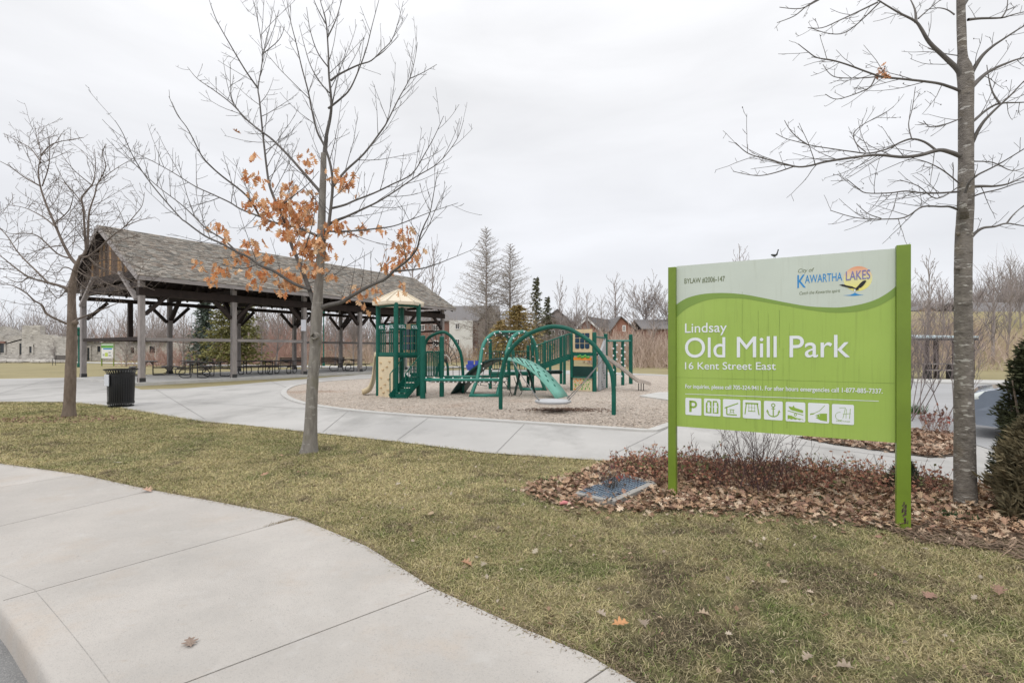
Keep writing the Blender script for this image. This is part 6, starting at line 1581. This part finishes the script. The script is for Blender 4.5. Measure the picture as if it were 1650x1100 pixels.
# ---------------------------------------------------------------- brush and far woods: uncountable twig masses
def brush(name, label, spots, n, h, m, seed, spread=1.0, lean=.5, wk=1.0, lump=0.0):
    """spots: list of (x, y, rx, ry); stems fan out of the ground all over the patch"""
    r = np.random.default_rng(seed); mb = MB(); wts = np.array([s[2] * s[3] for s in spots]); wts = wts / wts.sum()
    V = []; Fc = []
    for i in range(n):
        sx, sy, rx, ry = spots[r.choice(len(spots), p=wts)]; x, y = sx + rx * r.uniform(-1, 1), sy + ry * r.uniform(-1, 1)
        z = gz(x, y); hh = h * r.uniform(.45, 1.0) * (.75 + .5 * float(vnoise(x, y, 2.2, seed))) * (1 - lump + 2 * lump * float(vnoise(x, y, 11, seed + 3)))
        d = np.array([r.normal(0, lean), r.normal(0, lean), 1.6]); d /= np.linalg.norm(d); p = np.array([x, y, z - .05]); w = hh * .006 * wk + .006
        for s in range(3):
            q = p + d * hh / 3; px = np.array([-d[2], 0, d[0]]); px /= np.linalg.norm(px) + 1e-9; b = len(V); w2 = w * .72
            V += [p - px * w, p + px * w, q + px * w2, q - px * w2]; Fc.append((b, b + 1, b + 2, b + 3))
            for t_ in range(3):
                e = d + np.array([r.normal(0, .55), r.normal(0, .55), r.uniform(0, .5)]); e /= np.linalg.norm(e); st = p + (q - p) * r.random(); en = st + e * hh * r.uniform(.12, .3); b = len(V)
                pw = np.array([-e[2], 0, e[0]]); pw /= np.linalg.norm(pw) + 1e-9
                V += [st - pw * w * .6, st + pw * w * .6, en + pw * w * .2, en - pw * w * .2]; Fc.append((b, b + 1, b + 2, b + 3))
            p = q; w = w2; d = d + np.array([r.normal(0, .2), r.normal(0, .2), .1]); d /= np.linalg.norm(d)
    mb.add(V, Fc); o = mb.build(name, m); tag(o, label, 'brush', kind='stuff'); return o
def spot(u, y, ru_, ry_): return ((u - CX) / F * y, y, ru_ / F * y, ry_)
brush('brush', 'tan brown leafless brush on the slope beyond the playground', [spot(1040, 44, 60, 4), spot(1120, 46, 70, 4), spot(1230, 48, 90, 4), spot(1010, 50, 60, 5)], 2600, 3.6, M['twig_brown'], 61, lean=.85, lump=.35)
brush('brush', 'brown brush on the rise right of the sign, behind the shelter', [spot(1400, 42, 60, 4), spot(1500, 40, 50, 5), spot(1600, 44, 80, 6), spot(1520, 50, 60, 5)], 1300, 2.5, M['twig_brown'], 62, lean=.85, lump=.35)
brush('brush', 'reddish shoots behind the picnic pavilion', [spot(280, 46, 60, 3), spot(440, 50, 90, 4), spot(330, 52, 80, 4)], 1300, 1.9, M['twig_red'], 63, lean=.8, lump=.35)
brush('brush', 'brown brush behind the play tower and the hoop climber', [spot(560, 56, 80, 4), spot(660, 60, 90, 4), spot(790, 64, 80, 4), spot(900, 66, 80, 4)], 1700, 2.7, M['twig_brown'], 64, lean=.8, lump=.35)
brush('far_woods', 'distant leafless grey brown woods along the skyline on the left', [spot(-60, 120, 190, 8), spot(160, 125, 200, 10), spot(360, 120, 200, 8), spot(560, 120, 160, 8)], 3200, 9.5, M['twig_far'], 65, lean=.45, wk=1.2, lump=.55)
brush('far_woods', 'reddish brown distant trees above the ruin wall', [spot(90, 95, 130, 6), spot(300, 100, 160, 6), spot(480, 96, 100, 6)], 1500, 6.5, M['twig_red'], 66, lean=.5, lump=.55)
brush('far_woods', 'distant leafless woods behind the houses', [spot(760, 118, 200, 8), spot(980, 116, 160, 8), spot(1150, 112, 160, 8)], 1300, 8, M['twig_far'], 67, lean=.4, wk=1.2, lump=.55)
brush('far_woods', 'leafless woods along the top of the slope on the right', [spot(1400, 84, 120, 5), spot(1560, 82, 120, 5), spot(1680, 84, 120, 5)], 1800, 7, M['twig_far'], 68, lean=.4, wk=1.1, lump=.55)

# ---------------------------------------------------------------- shelter with a bench table beyond the lot
ys = 26.2; sh0 = Vector(((1525 - CX) / F * ys, ys, 0)); sh = empty('picnic_shelter', sh0); tag(sh, 'small flat roofed shelter on dark posts beyond the parking lot', 'shelter')
x0, x1 = (1474 - CX) / F * (ys - 1.3), (1577 - CX) / F * (ys - 1.3); zt = P(0, 545.5, ys).z
mb = MB(); mb.prism([(x0, ys - 1.3, zt), (x1, ys - 1.3, zt + .02), (x1, ys + 2.2, zt + .16), (x0, ys + 2.2, zt + .16)], (0, 0, .09)); mb.build('roof', mat('pale_metal_roof', (.45, .54, .58), .5, var=.06), sh)
mb = MB(); mb.box(((x0 + x1) / 2, ys - 1.28, zt - .06), (x1 - x0, .08, .12)); mb.build('fascia', M['table_steel'], sh)
for u, yy in ((1508, ys), (1494, ys + 1.6), (1538, ys + .3), (1566, ys), (1560, ys + 1.6)):
    x = (u - CX) / F * yy; mb = MB(); mb.box((x, yy, zt / 2), (.16 if yy < ys + 1 else .12, .16, zt - .02)); mb.build('post', mat('dark_brown_post', (.04, .028, .022), .7, var=.2), sh)
bt_ = empty('bench_table', ((1524 - CX) / F * 25.2, 25.2, 0)); tag(bt_, 'grey bench table under the flat roofed shelter', 'picnic table')
c = Vector(((1524 - CX) / F * 25.2, 25.2, 0)); mb = MB(); mb.box(c + Vector((0, .4, .78)), (1.6, .7, .05)); mb.build('tabletop', M['beam_grey'], bt_)
mb = MB(); mb.box(c + Vector((-.1, -.25, .48)), (1.9, .3, .05)); mb.build('seat', M['beam_grey'], bt_)
for dx in (-.6, .6):
    mb = MB(); mb.box(c + Vector((dx, .4, .38)), (.07, .5, .75)); mb.box(c + Vector((dx, -.25, .22)), (.07, .07, .46)); mb.build('leg', M['table_steel'], bt_)

# ---------------------------------------------------------------- dark blue car nose in the lot
yc = 0.0; xc = 0.0
car = empty('parked_car', (0, 0, 0)); tag(car, 'dark blue car in the lot, mostly hidden by the grey tree and the evergreens', 'car')
M['carpaint'] = mat('dark_blue_car_paint', (.17, .20, .25), .2, var=.05, spec=.6); M['carpaint'].node_tree.nodes['Principled BSDF'].inputs['Coat Weight'].default_value = .8
side_ = [(.06, .28), (.0, .48), (.04, .66), (.16, .80), (.55, .90), (1.15, .98), (1.75, 1.36), (2.3, 1.47), (3.0, 1.44), (3.7, 1.12), (4.3, 1.02), (4.42, .7), (4.4, .35), (4.25, .24), (3.95, .24), (3.85, .5), (3.6, .64), (3.35, .5), (3.25, .24), (1.25, .24), (1.15, .5), (.90, .64), (.65, .5), (.55, .24)]
def carstation(w, sc_=1.0): return [(x, yc + w, z * sc_ if z > .9 else z) for x, z in side_]
vs = []; ns = len(side_)
for w, sc_ in ((-.80, 0), (-.86, 1), (-.62, 2), (.62, 2), (.86, 1), (.80, 0)):
    for x, z in side_:
        zz = z; xx = x; yy = w
        if sc_ == 0: yy = w; zz = z if z < .9 else .9 + (z - .9) * .86
        if sc_ == 1: zz = z if z < .9 else .9 + (z - .9) * .55
        if sc_ == 2: zz = z + (.03 if z > .6 else 0); xx = x - (.10 if x < .3 else 0) + (.08 if x > 4.2 else 0); yy = w
        if sc_ in (0, 1) and z > 1.0: yy = w * .84
        vs.append((xc + xx + .1, yc + yy, zz))
order = [1, 2, 3, 4]
vv = [vs[k * ns + i] for k in order for i in range(ns)]
fs = [(a * ns + i, a * ns + (i + 1) % ns, (a + 1) * ns + (i + 1) % ns, (a + 1) * ns + i) for a in range(3) for i in range(ns)] + [tuple(range(ns)), tuple(range(4 * ns - 1, 3 * ns - 1, -1))]
mb = MB(); mb.add(vv, fs); cb = mb.build('body', M['carpaint'], car, bevel=.03)
mb = MB(); mb.prism([(xc + 1.35, yc - .885, 1.0), (xc + 1.95, yc - .80, 1.32), (xc + 3.0, yc - .80, 1.34), (xc + 3.6, yc - .885, 1.02)], (0, .02, .0)); mb.build('side_window', M['glass'], car)
mb = MB(); mb.add([(xc + 1.20, yc - .6, 1.06), (xc + 1.20, yc + .6, 1.06), (xc + 1.80, yc + .55, 1.43), (xc + 1.80, yc - .55, 1.43)], [(0, 1, 2, 3)]); mb.build('windscreen', M['glass'], car)
hlm = mat('headlight_lens', (.55, .58, .56), .12, var=.1)
for s in (-1, 1):
    mb = MB(); mb.sphere((xc + .22, yc + s * .72, .735), .2, 12, 7, (1.25, .62, .42), Matrix.Rotation(-.32, 3, 'Y') @ Matrix.Rotation(s * -.4, 3, 'Z')); mb.build('headlight', hlm, car, smooth=True)
    for x in (1.0, 3.7):
        mb = MB(); m_ = Matrix.Rotation(math.pi / 2, 3, 'X')
        pts = [(r_, z) for r_, z in ((.18, -.1), (.30, -.1), (.325, -.06), (.325, .06), (.30, .1), (.18, .1))]
        k = 22; v_ = []
        for r_, z in pts:
            for a in range(k): q = Vector((r_ * math.cos(a / k * 6.2832), z, r_ * math.sin(a / k * 6.2832))); v_.append(Vector((xc + x, yc + s * .76, .325)) + q)
        mb.add(v_, [(i * k + a, i * k + (a + 1) % k, (i + 1) * k + (a + 1) % k, (i + 1) * k + a) for i in range(len(pts) - 1) for a in range(k)])
        wh = mb.build('wheel', mat('tyre_rubber', (.02, .02, .02), .8), car)
        mb = MB(); mb.sphere((xc + x, yc + s * .82, .325), .2, 12, 6, (1, .15, 1)); mb.build('rim', M['steel'], wh)
mb = MB(); mb.box((xc + .12, yc, .42), (.12, 1.5, .16)); mb.build('bumper_grille', M['black'], car)
mb = MB(); mb.sphere((xc + 1.55, yc - 1.0, 1.0), .1, 8, 6, (.7, 1.1, .7)); mb.build('mirror', M['carpaint'], car, smooth=True)
car.location = (8.46, 9.25, 0); car.rotation_euler = (0, 0, math.radians(-43))
# ---------------------------------------------------------------- leaf bed under the sign
R = random.Random(31)
BED = gpoly([(842, 792), (862, 782), (900, 776), (945, 762), (975, 748), (1010, 741), (1090, 741), (1200, 747), (1300, 757), (1420, 767), (1545, 780), (1640, 790), (1760, 800), (1760, 905), (1650, 874), (1560, 868), (1440, 857), (1360, 846), (1240, 833), (1100, 827), (1000, 827), (930, 823), (860, 808)])
o = sheet('planting_bed', BED, M['soil'], .008)
leafcols = [(.42, .28, .18), (.46, .33, .22), (.33, .21, .135), (.40, .27, .18), (.25, .15, .10), (.47, .35, .25), (.19, .11, .075), (.35, .22, .15), (.52, .41, .31), (.28, .17, .125)]
def litter(name, label, poly, n, s0, s1, cols, seed, zmax=.05, avoid=None):
    R = random.Random(seed); mb = MB(); xs_ = [p[0] for p in poly]; ys_ = [p[1] for p in poly]; k = 0; tries = 0
    while k < n and tries < n * 40:
        tries += 1
        x, y = R.uniform(min(xs_), max(xs_)), R.uniform(min(ys_), max(ys_))
        if not inpoly([x], [y], poly)[0] or (avoid and avoid(x, y)): continue
        c = R.choice(cols); t = R.uniform(.65, 1.25)
        leaf(mb, Vector((x, y, .012 + R.uniform(0, zmax))), R.uniform(s0, s1), R, tuple(q * t for q in c), flat=True, curl=.55); k += 1
    o = mb.build(name, M['leaf']); tag(o, label, 'leaves', kind='stuff'); return o
GR = [G(928, 803), G(1000, 772), G(1052, 786), G(985, 817)]
def on_grate(x, y): return inpoly([x], [y], [(p.x, p.y) for p in GR])[0] and R.random() < .80
litter('leaf_litter', 'brown fallen oak leaves heaped under the park sign', BED, 10500, .03, .092, leafcols, 32, .05, on_grate)
edge = gpoly([(830, 795), (860, 776), (940, 756), (1000, 738), (1300, 752), (1640, 786), (1640, 890), (1440, 872), (1240, 848), (1100, 838), (1000, 838), (920, 832)])
litter('leaf_litter', 'thin scatter of dead leaves around the edge of the leaf bed', edge, 1700, .022, .07, leafcols, 33, .02, on_grate)
MB2 = gpoly([(1285, 706), (1330, 700), (1440, 692), (1535, 700), (1560, 735), (1500, 739), (1420, 728), (1340, 717)])
sheet('mulch_bed', MB2, M['soil'], .024)
litter('leaf_litter', 'pale brown leaves on the mulch bed beyond the path, right of the sign', MB2, 2600, .05, .11, [(.42, .30, .22), (.34, .22, .15), (.48, .37, .28), (.27, .16, .11)], 34, .05)
ring = [(G(111, 676).x + 1.5 * math.cos(t) , G(111, 676).y + .62 * math.sin(t)) for t in np.linspace(0, 6.28, 20)[:-1]]
litter('leaf_litter', 'reddish leaf crumbs round the foot of the left tree', ring, 420, .03, .07, [(.26, .15, .11), (.32, .20, .15), (.20, .12, .09)], 35, .02)
# mulch and dry grass debris at the bed's front right corner
mb = MB(); rr = random.Random(36); deb = gpoly([(1400, 842), (1560, 846), (1760, 860), (1760, 940), (1600, 890), (1470, 874)])
k = 0
while k < 2600:
    x, y = rr.uniform(2.6, 6), rr.uniform(3.2, 5)
    if not inpoly([x], [y], deb)[0]: continue
    k += 1; a = rr.uniform(0, 6.28); d = Vector((math.cos(a), math.sin(a), rr.uniform(-.15, .3))) * rr.uniform(.02, .07); w = Vector((-math.sin(a), math.cos(a), 0)) * rr.uniform(.002, .006); p = Vector((x, y, .01 + rr.uniform(0, .03))); t = rr.uniform(.5, 1.3)
    mb.add([p - d - w, p - d + w, p + d + w, p + d - w], [(0, 1, 2, 3)], (.24 * t, .17 * t, .12 * t))
mb.col = True; o = mb.build('bark_mulch', M['leaf']); tag(o, 'shredded bark and dry stalks at the front right of the leaf bed', 'mulch', kind='stuff')

# low woody ground cover behind the sign with small dark red leaves
mb = MB(); gc = gpoly([(985, 752), (1090, 746), (1300, 761), (1440, 772), (1530, 782), (1530, 812), (1430, 806), (1260, 800), (1100, 790), (1000, 785)])
xs_ = [p[0] for p in gc]; ys_ = [p[1] for p in gc]; k = 0
while k < 1250:
    x, y = R.uniform(min(xs_), max(xs_)), R.uniform(min(ys_), max(ys_))
    if not inpoly([x], [y], gc)[0]: continue
    k += 1; h = R.uniform(.10, .34); d = Vector((R.gauss(0, .3), R.gauss(0, .3), 1)).normalized(); p = Vector((x, y, 0)); q = p + d * h * .6; e = q + (d + Vector((R.gauss(0, .3), R.gauss(0, .3), 0))).normalized() * h * .4; t = R.uniform(.7, 1.3)
    mb.tube([p, q, e], [.0026, .002, .0014], 3, cap=False, col=(.14 * t, .075 * t, .06 * t))
    for j in range(R.randint(1, 4)):
        s = p.lerp(e, R.uniform(.45, 1)); dd = Vector((R.uniform(-1, 1), R.uniform(-1, 1), R.uniform(-.4, .8))).normalized() * R.uniform(.022, .055); w = dd.orthogonal().normalized() * .014; t2 = R.uniform(.6, 1.3); cc = R.choice([(.26, .11, .075), (.32, .17, .11), (.20, .09, .065), (.38, .24, .16), (.12, .13, .05), (.30, .13, .08)])
        mb.add([s, s + dd * .5 + w, s + dd, s + dd * .5 - w], [(0, 1, 2, 3)], tuple(q_ * t2 for q_ in cc))
mb.col = True; o = mb.build('ground_cover', M['leaf']); tag(o, 'low dark red stemmed ground cover behind the sign', 'ground cover', kind='stuff')
# bare red-brown twiggy shrub under the panel
def twig_shrub(u, v, label, h, n, m, seed, spread=.5, cat='shrub', r=.0032, name='bare_shrub', leaves=None):
    R = random.Random(seed); p = G(u, v); t = empty(name, p); tag(t, label, cat); mb = MB(); tips = []
    cfg = dict(max=2, sides=(4, 3, 3), dens=(7, 9), t0=.3, ang=(20, 45), roll=1.4, up=.25, curl=.1, len=(.25, .5), lmax=(h * .4, h * .2), seg=(4, 3), wob=.13, rmin=.0014 * max(1, p.y / 5), rk=.003)
    for i in range(n):
        a = R.uniform(0, 6.28); d = Vector((math.cos(a) * spread * R.random(), math.sin(a) * spread * R.random(), 1)).normalized(); b = p + Vector((R.gauss(0, .07) * h * 1.6, R.gauss(0, .06) * h * 1.6, 0)); q = [b]; l = h * R.uniform(.55, 1.05)
        for s in range(5): d = (d + Vector((R.uniform(-.12, .12), R.uniform(-.12, .12), .03))).normalized(); q.append(q[-1] + d * l / 5)
        grow(mb, q, r, cfg['rmin'], 0, cfg, R, tips)
    mb.build('stems', m, t)
    if leaves:
        mb = MB()
        for q in tips:
            if R.random() < .7: leaf(mb, q, R.uniform(.03, .06) * leaves, R, tuple(x * R.uniform(.7, 1.2) for x in R.choice([(.20, .08, .06), (.28, .13, .09), (.15, .06, .05)])), droop=False)
        mb.build('withered_leaves', M['leaf'], t)
    return t
M['dogwood'] = mat('purple_brown_stems', (.10, .058, .058), .8, var=.25)
twig_shrub(1212, 795, 'bare purple brown twiggy shrub under the middle of the sign panel', .86, 30, M['dogwood'], 71, .85, r=.0042)
twig_shrub(1150, 790, 'smaller bare shrub under the left half of the sign panel', .62, 10, M['dogwood'], 72, .7); twig_shrub(1268, 792, 'spindly bare shrub under the right half of the sign panel', .55, 12, M['dogwood'], 73, .8)
twig_shrub(1500, 700, 'withered shrub with dark red seed heads beyond the path, right of the sign', .50, 22, M['twig_red'], 74, .8, leaves=1.6); twig_shrub(1522, 704, 'lower withered shrub beside the grey tree trunk, beyond the path', .42, 16, M['twig_red'], 75, .8, leaves=1.5)
twig_shrub(1462, 676, 'tall loose leafless shrub with pale stems just behind the right sign post', 2.7, 20, mat('pale_stems', (.24, .20, .19), .85, var=.2), 76, .55, r=.014)
# tufts of green in the bed
def tuft(u, v, label, seed, h=.09, n=60, col=(.07, .13, .04)):
    R = random.Random(seed); p = G(u, v); mb = MB()
    for i in range(n):
        a = R.uniform(0, 6.28); r_ = abs(R.gauss(0, .08)); b = p + Vector((r_ * math.cos(a) * 1.6, r_ * math.sin(a), 0)); d = Vector((R.gauss(0, .5), R.gauss(0, .5), 1)).normalized() * h * R.uniform(.5, 1.1); w = Vector((math.sin(a), math.cos(a), 0)) * .005; t = R.uniform(.6, 1.4)
        mb.add([b - w, b + w, b + d * .6 + w, b + d, b + d * .6 - w], [(0, 1, 2, 3, 4)], tuple(c * t for c in col))
    mb.col = True; o = mb.build('grass_tuft', M['leaf']); tag(o, label, 'grass tuft')
tuft(880, 777, 'green grass tuft at the left edge of the leaf bed', 81, .06, 150); tuft(940, 767, 'green grass tuft behind the drain grate', 82, .06, 120); tuft(1540, 838, 'green ivy like tuft at the foot of the grey tree', 83, .1, 150, (.04, .085, .035)); tuft(1330, 808, 'green tuft in the leaves right of the shrub under the sign', 84, .06, 90); tuft(1478, 668, 'green leafy clump behind the right sign post, beyond the path', 85, .3, 150, (.06, .12, .035))

# drain grate in a concrete frame
def grate():
    c = sum(GR, Vector()) / 4; t = empty('drain_grate', c); tag(t, 'blue grey metal drain grate in a concrete frame, half covered by leaves', 'drain grate')
    a, b, c2, d = [Vector((p.x, p.y, 0)) for p in GR]; mb = MB()
    for p, q in ((a, d), (d, c2), (b, c2), (a, b)): 
        if (p, q) != (a, b): mb.beam(p + Vector((0, 0, .02)), q + Vector((0, 0, .02)), .07, .09)
    mb.build('concrete_frame', mat('stained_concrete', (.30, .285, .265), .9, var=.25, scale=9), t)
    mb = MB(); n = 12
    for k in range(n + 1):
        t0 = k / n; mb.beam(a.lerp(d, t0) + Vector((0, 0, .045)), b.lerp(c2, t0) + Vector((0, 0, .045)), .007, .03); mb.beam(a.lerp(b, t0) + Vector((0, 0, .045)), d.lerp(c2, t0) + Vector((0, 0, .045)), .007, .03)
    mb.build('bars', mat('blue_grey_steel', (.27, .34, .42), .45, metal=.4, var=.1), t)
    mb = MB(); mb.add([p + Vector((0, 0, .012)) for p in (a, b, c2, d)], [(0, 1, 2, 3)]); mb.build('pit', mat('pit_floor', (.04, .055, .075), .8, var=.3), t)
grate()
twig_shrub(985, 793, 'dead brown twigs and seed heads lying over the drain grate', .30, 42, M['twig_dark'], 77, 1.6, r=.0022, leaves=.9, name='dead_plant')
litter_r = MB(); p = G(912, 816); litter_r.tube([p + Vector((-.06, 0, .03)), p + Vector((-.02, .01, .04)), p + Vector((.05, 0, .03))], [.012, .02, .012], 7); o = litter_r.build('plastic_scrap', mat('pink_plastic', (.62, .22, .22), .5, var=.2)); tag(o, 'small pink plastic scrap in the leaves left of the drain grate', 'litter')

LAWN_NEAR = gpoly([(480, 760), (760, 735), (1000, 760), (860, 812), (1100, 838), (1450, 872), (1700, 900), (1700, 1180), (1080, 1130), (840, 1005), (600, 880)])
# single fallen leaves on lawn and sidewalk
proto = None
spots = [(308, 1040, .085, (.25, .19, .155), 'dry brown oak leaf lying alone on the sidewalk'), (985, 1007, .09, (.48, .25, .12), 'orange leaf on the bare corner of the lawn near the camera'), (245, 791, .12, (.46, .30, .22), 'pinkish brown leaf at the joint where sidewalk meets lawn'),
         (1040, 1012, .08, (.3, .24, .19), 'dull leaf just right of the orange leaf'), (1268, 935, .065, (.34, .28, .22), 'pale leaf in the middle of the right lawn'), (1310, 1056, .06, (.33, .27, .21), 'pale curled leaf low in the lawn at the bottom right'), (1505, 955, .09, (.28, .17, .13), 'reddish leaf on the lawn below the right sign post'), (1378, 1078, .075, (.32, .26, .20), 'greyish leaf at the very bottom of the lawn'), (742, 905, .08, (.40, .24, .15), 'brown leaf on the lawn near the sidewalk bend'), (775, 914, .06, (.36, .31, .24), 'pale leaf beside the brown leaf near the sidewalk bend'),
         (196, 745, .10, (.5, .46, .40), 'pale leaf on the grass by the left sidewalk'), (418, 767, .10, (.38, .22, .15), 'rust leaf on the grass left of the oak trunk'), (1300, 1100, .08, (.26, .2, .16), 'dark crumpled leaf at the bottom edge right of centre'), (858, 893, .06, (.38, .33, .25), 'straw coloured leaf in mid lawn'), (637, 782, .08, (.44, .38, .30), 'pale leaf on the grass right of the oak'), (1122, 988, .07, (.36, .28, .2), 'tan leaf in the lawn under the sign'), (960, 985, .06, (.36, .30, .24), 'bleached leaf left of the orange leaf'), (1610, 960, .09, (.24, .15, .11), 'dark red leaf at the right edge of the lawn'), (690, 830, .07, (.4, .3, .2), 'tan leaf on the grass above the sidewalk corner'), (455, 735, .08, (.4, .26, .17), 'brown leaf near the foot of the oak')]
for u, v, s, c, lb in spots:
    mb = MB(); p = G(u, v, .03); p.z = .036 if not inpoly([p.x], [p.y], swpoly)[0] else .026
    R2 = random.Random(int(u)); leaf(mb, p, s * 1.15, R2, c, flat=True, curl=.35, tilt=.12); o = mb.build('fallen_leaf', M['leaf']); tag(o, lb, 'leaf', 'single fallen leaves')
litter('leaf_crumbs', 'small dry leaf crumbs scattered over the near lawn', LAWN_NEAR, 420, .015, .045, [(.36, .27, .19), (.38, .31, .24), (.28, .18, .12), (.40, .34, .27)], 37, .02)
# soil and crumbs creeping over the slab edge along the lawn
mb = MB(); ge = [Vector((x, y, 0)) for x, y in smooth_line([Vector((*p, 0)) for p in GE], 6) for _ in (0,)] if False else [Vector((p.x, p.y, 0)) for p in smooth_line([Vector((*p, 0)) for p in GE], 6)]
for i in range(len(ge) - 1):
    a_, b_ = ge[i], ge[i + 1]; t_ = (b_ - a_); nn_ = Vector((t_.y, -t_.x, 0)).normalized(); nn_ = nn_ if nn_.y < 0 else -nn_
    if a_.y > 9 or a_.y < 1.6: continue
    for k in range(int(t_.length * 420)):
        p = a_.lerp(b_, R.random()) + nn_ * (R.gauss(-.01, .028)) + Vector((0, 0, .018)); a = R.uniform(0, 6.28); l_ = R.uniform(.002, .011); d = Vector((math.cos(a), math.sin(a), .1)) * l_; w = Vector((-math.sin(a), math.cos(a), 0)) * R.uniform(.0008, .0026); t2 = R.uniform(.5, 1.4)
        mb.add([p - d - w, p - d + w, p + d + w, p + d - w], [(0, 1, 2, 3)], (.20 * t2, .15 * t2, .10 * t2))
mb.col = True; o = mb.build('edge_crumbs', M['leaf']); tag(o, 'soil crumbs and dead grass along the lawn edge of the sidewalk', 'soil', kind='stuff')
# grass creeping over the slab edge joint
mb = MB(); a_, b_ = G(420, 852), G(475, 838)
for i in range(260):
    p = a_.lerp(b_, R.random() ** .6) + Vector((R.gauss(0, .012), R.gauss(0, .012), .01)); d = Vector((R.gauss(0, .5), R.gauss(0, .5), .8)).normalized() * R.uniform(.01, .03); w = Vector((.002, 0, 0)); t = R.uniform(.6, 1.2)
    mb.add([p - w, p + w, p + d], [(0, 1, 2)], (.26 * t, .20 * t, .11 * t))
mb.col = True; o = mb.build('joint_grass', M['leaf']); tag(o, 'dry grass growing in the sidewalk joint', 'grass', kind='stuff')

# ---------------------------------------------------------------- evergreens at the right edge
def evergreen(name, label, x, y, h, rx, ry, m, seed, n, fs, droop=0.0, spiky=0.0, base=0.0, top_pow=.7):
    R = random.Random(seed); t = empty(name, (x, y, 0)); tag(t, label, 'shrub'); mb = MB()
    for k in range(9): a = R.uniform(0, 6.28); mb.tube([(x + R.gauss(0, .05), y + R.gauss(0, .05), -.02), (x + rx * .3 * math.cos(a), y + ry * .3 * math.sin(a), h * .4), (x + rx * .45 * math.cos(a), y + ry * .45 * math.sin(a), h * .72)], [.02, .014, .006], 5)
    mb.build('stems', M['bark_brown'], t)
    mb = MB()
    for i in range(n):
        f = R.random(); z = base + (h - base) * f; rad = (1 - f) ** top_pow * (.82 + .36 * mnoise.noise(Vector((math.sin(f * 9) * 2 + i * .0, f * 5, seed)))) 
        a = R.uniform(0, 6.28); lump = .72 + .75 * mnoise.noise(Vector((math.cos(a) * 1.6, math.sin(a) * 1.6, f * 4 + seed))); q = math.sqrt(R.uniform(.25, 1)) * rad * lump
        p = Vector((x + rx * q * math.cos(a), y + ry * q * math.sin(a), z)); out = Vector((math.cos(a), math.sin(a), .5 + spiky)).normalized()
        tone = R.uniform(.6, 1.4)
        for b in range(5):
            d = (out + Vector((R.gauss(0, .45), R.gauss(0, .45), R.gauss(-droop, .4)))).normalized() * fs * R.uniform(.5, 1.3); st = p + d * R.uniform(0, .5); w = d.cross(Vector((R.gauss(0, 1), R.gauss(0, 1), R.gauss(0, 1)))).normalized() * fs * (.10 if spiky else .16)
            mb.add([st - w * .5, st + d * .45 - w, st + d, st + d * .5 + w, st + w * .5], [(0, 1, 2, 3, 4)])
    mb.build('foliage', m, t); return t
M['cedar_dk'] = mat('dark_cedar_sprays', (.016, .024, .010), .8, scale=5, col2=(.06, .065, .022)); M['juniper'] = mat('olive_brown_juniper', (.07, .062, .032), .85, scale=9, col2=(.27, .22, .13)); M['juniper_dk'] = mat('dark_juniper', (.02, .028, .014), .85, scale=5, col2=(.07, .068, .035))
evergreen('cedar_shrub', 'tall dark green cedar at the right edge of the photo', 5.28, 4.95, 1.72, .62, .55, M['cedar_dk'], 91, 5200, .05, .2, top_pow=.55)
evergreen('juniper_shrub', 'olive brown spiky juniper in front of the dark cedar', 4.72, 4.42, .92, .46, .5, M['juniper'], 92, 3600, .075, .0, .5, top_pow=.45)
evergreen('juniper_shrub', 'dark low juniper in the bottom right corner of the bed', 4.80, 4.12, .52, .42, .34, M['juniper_dk'], 93, 2400, .05, .1, top_pow=.5)
evergreen('juniper_shrub', 'small dark juniper sprig just left of the grey tree', 4.24, 5.35, .32, .22, .2, M['juniper_dk'], 94, 500, .05, 0, .6, top_pow=.5)
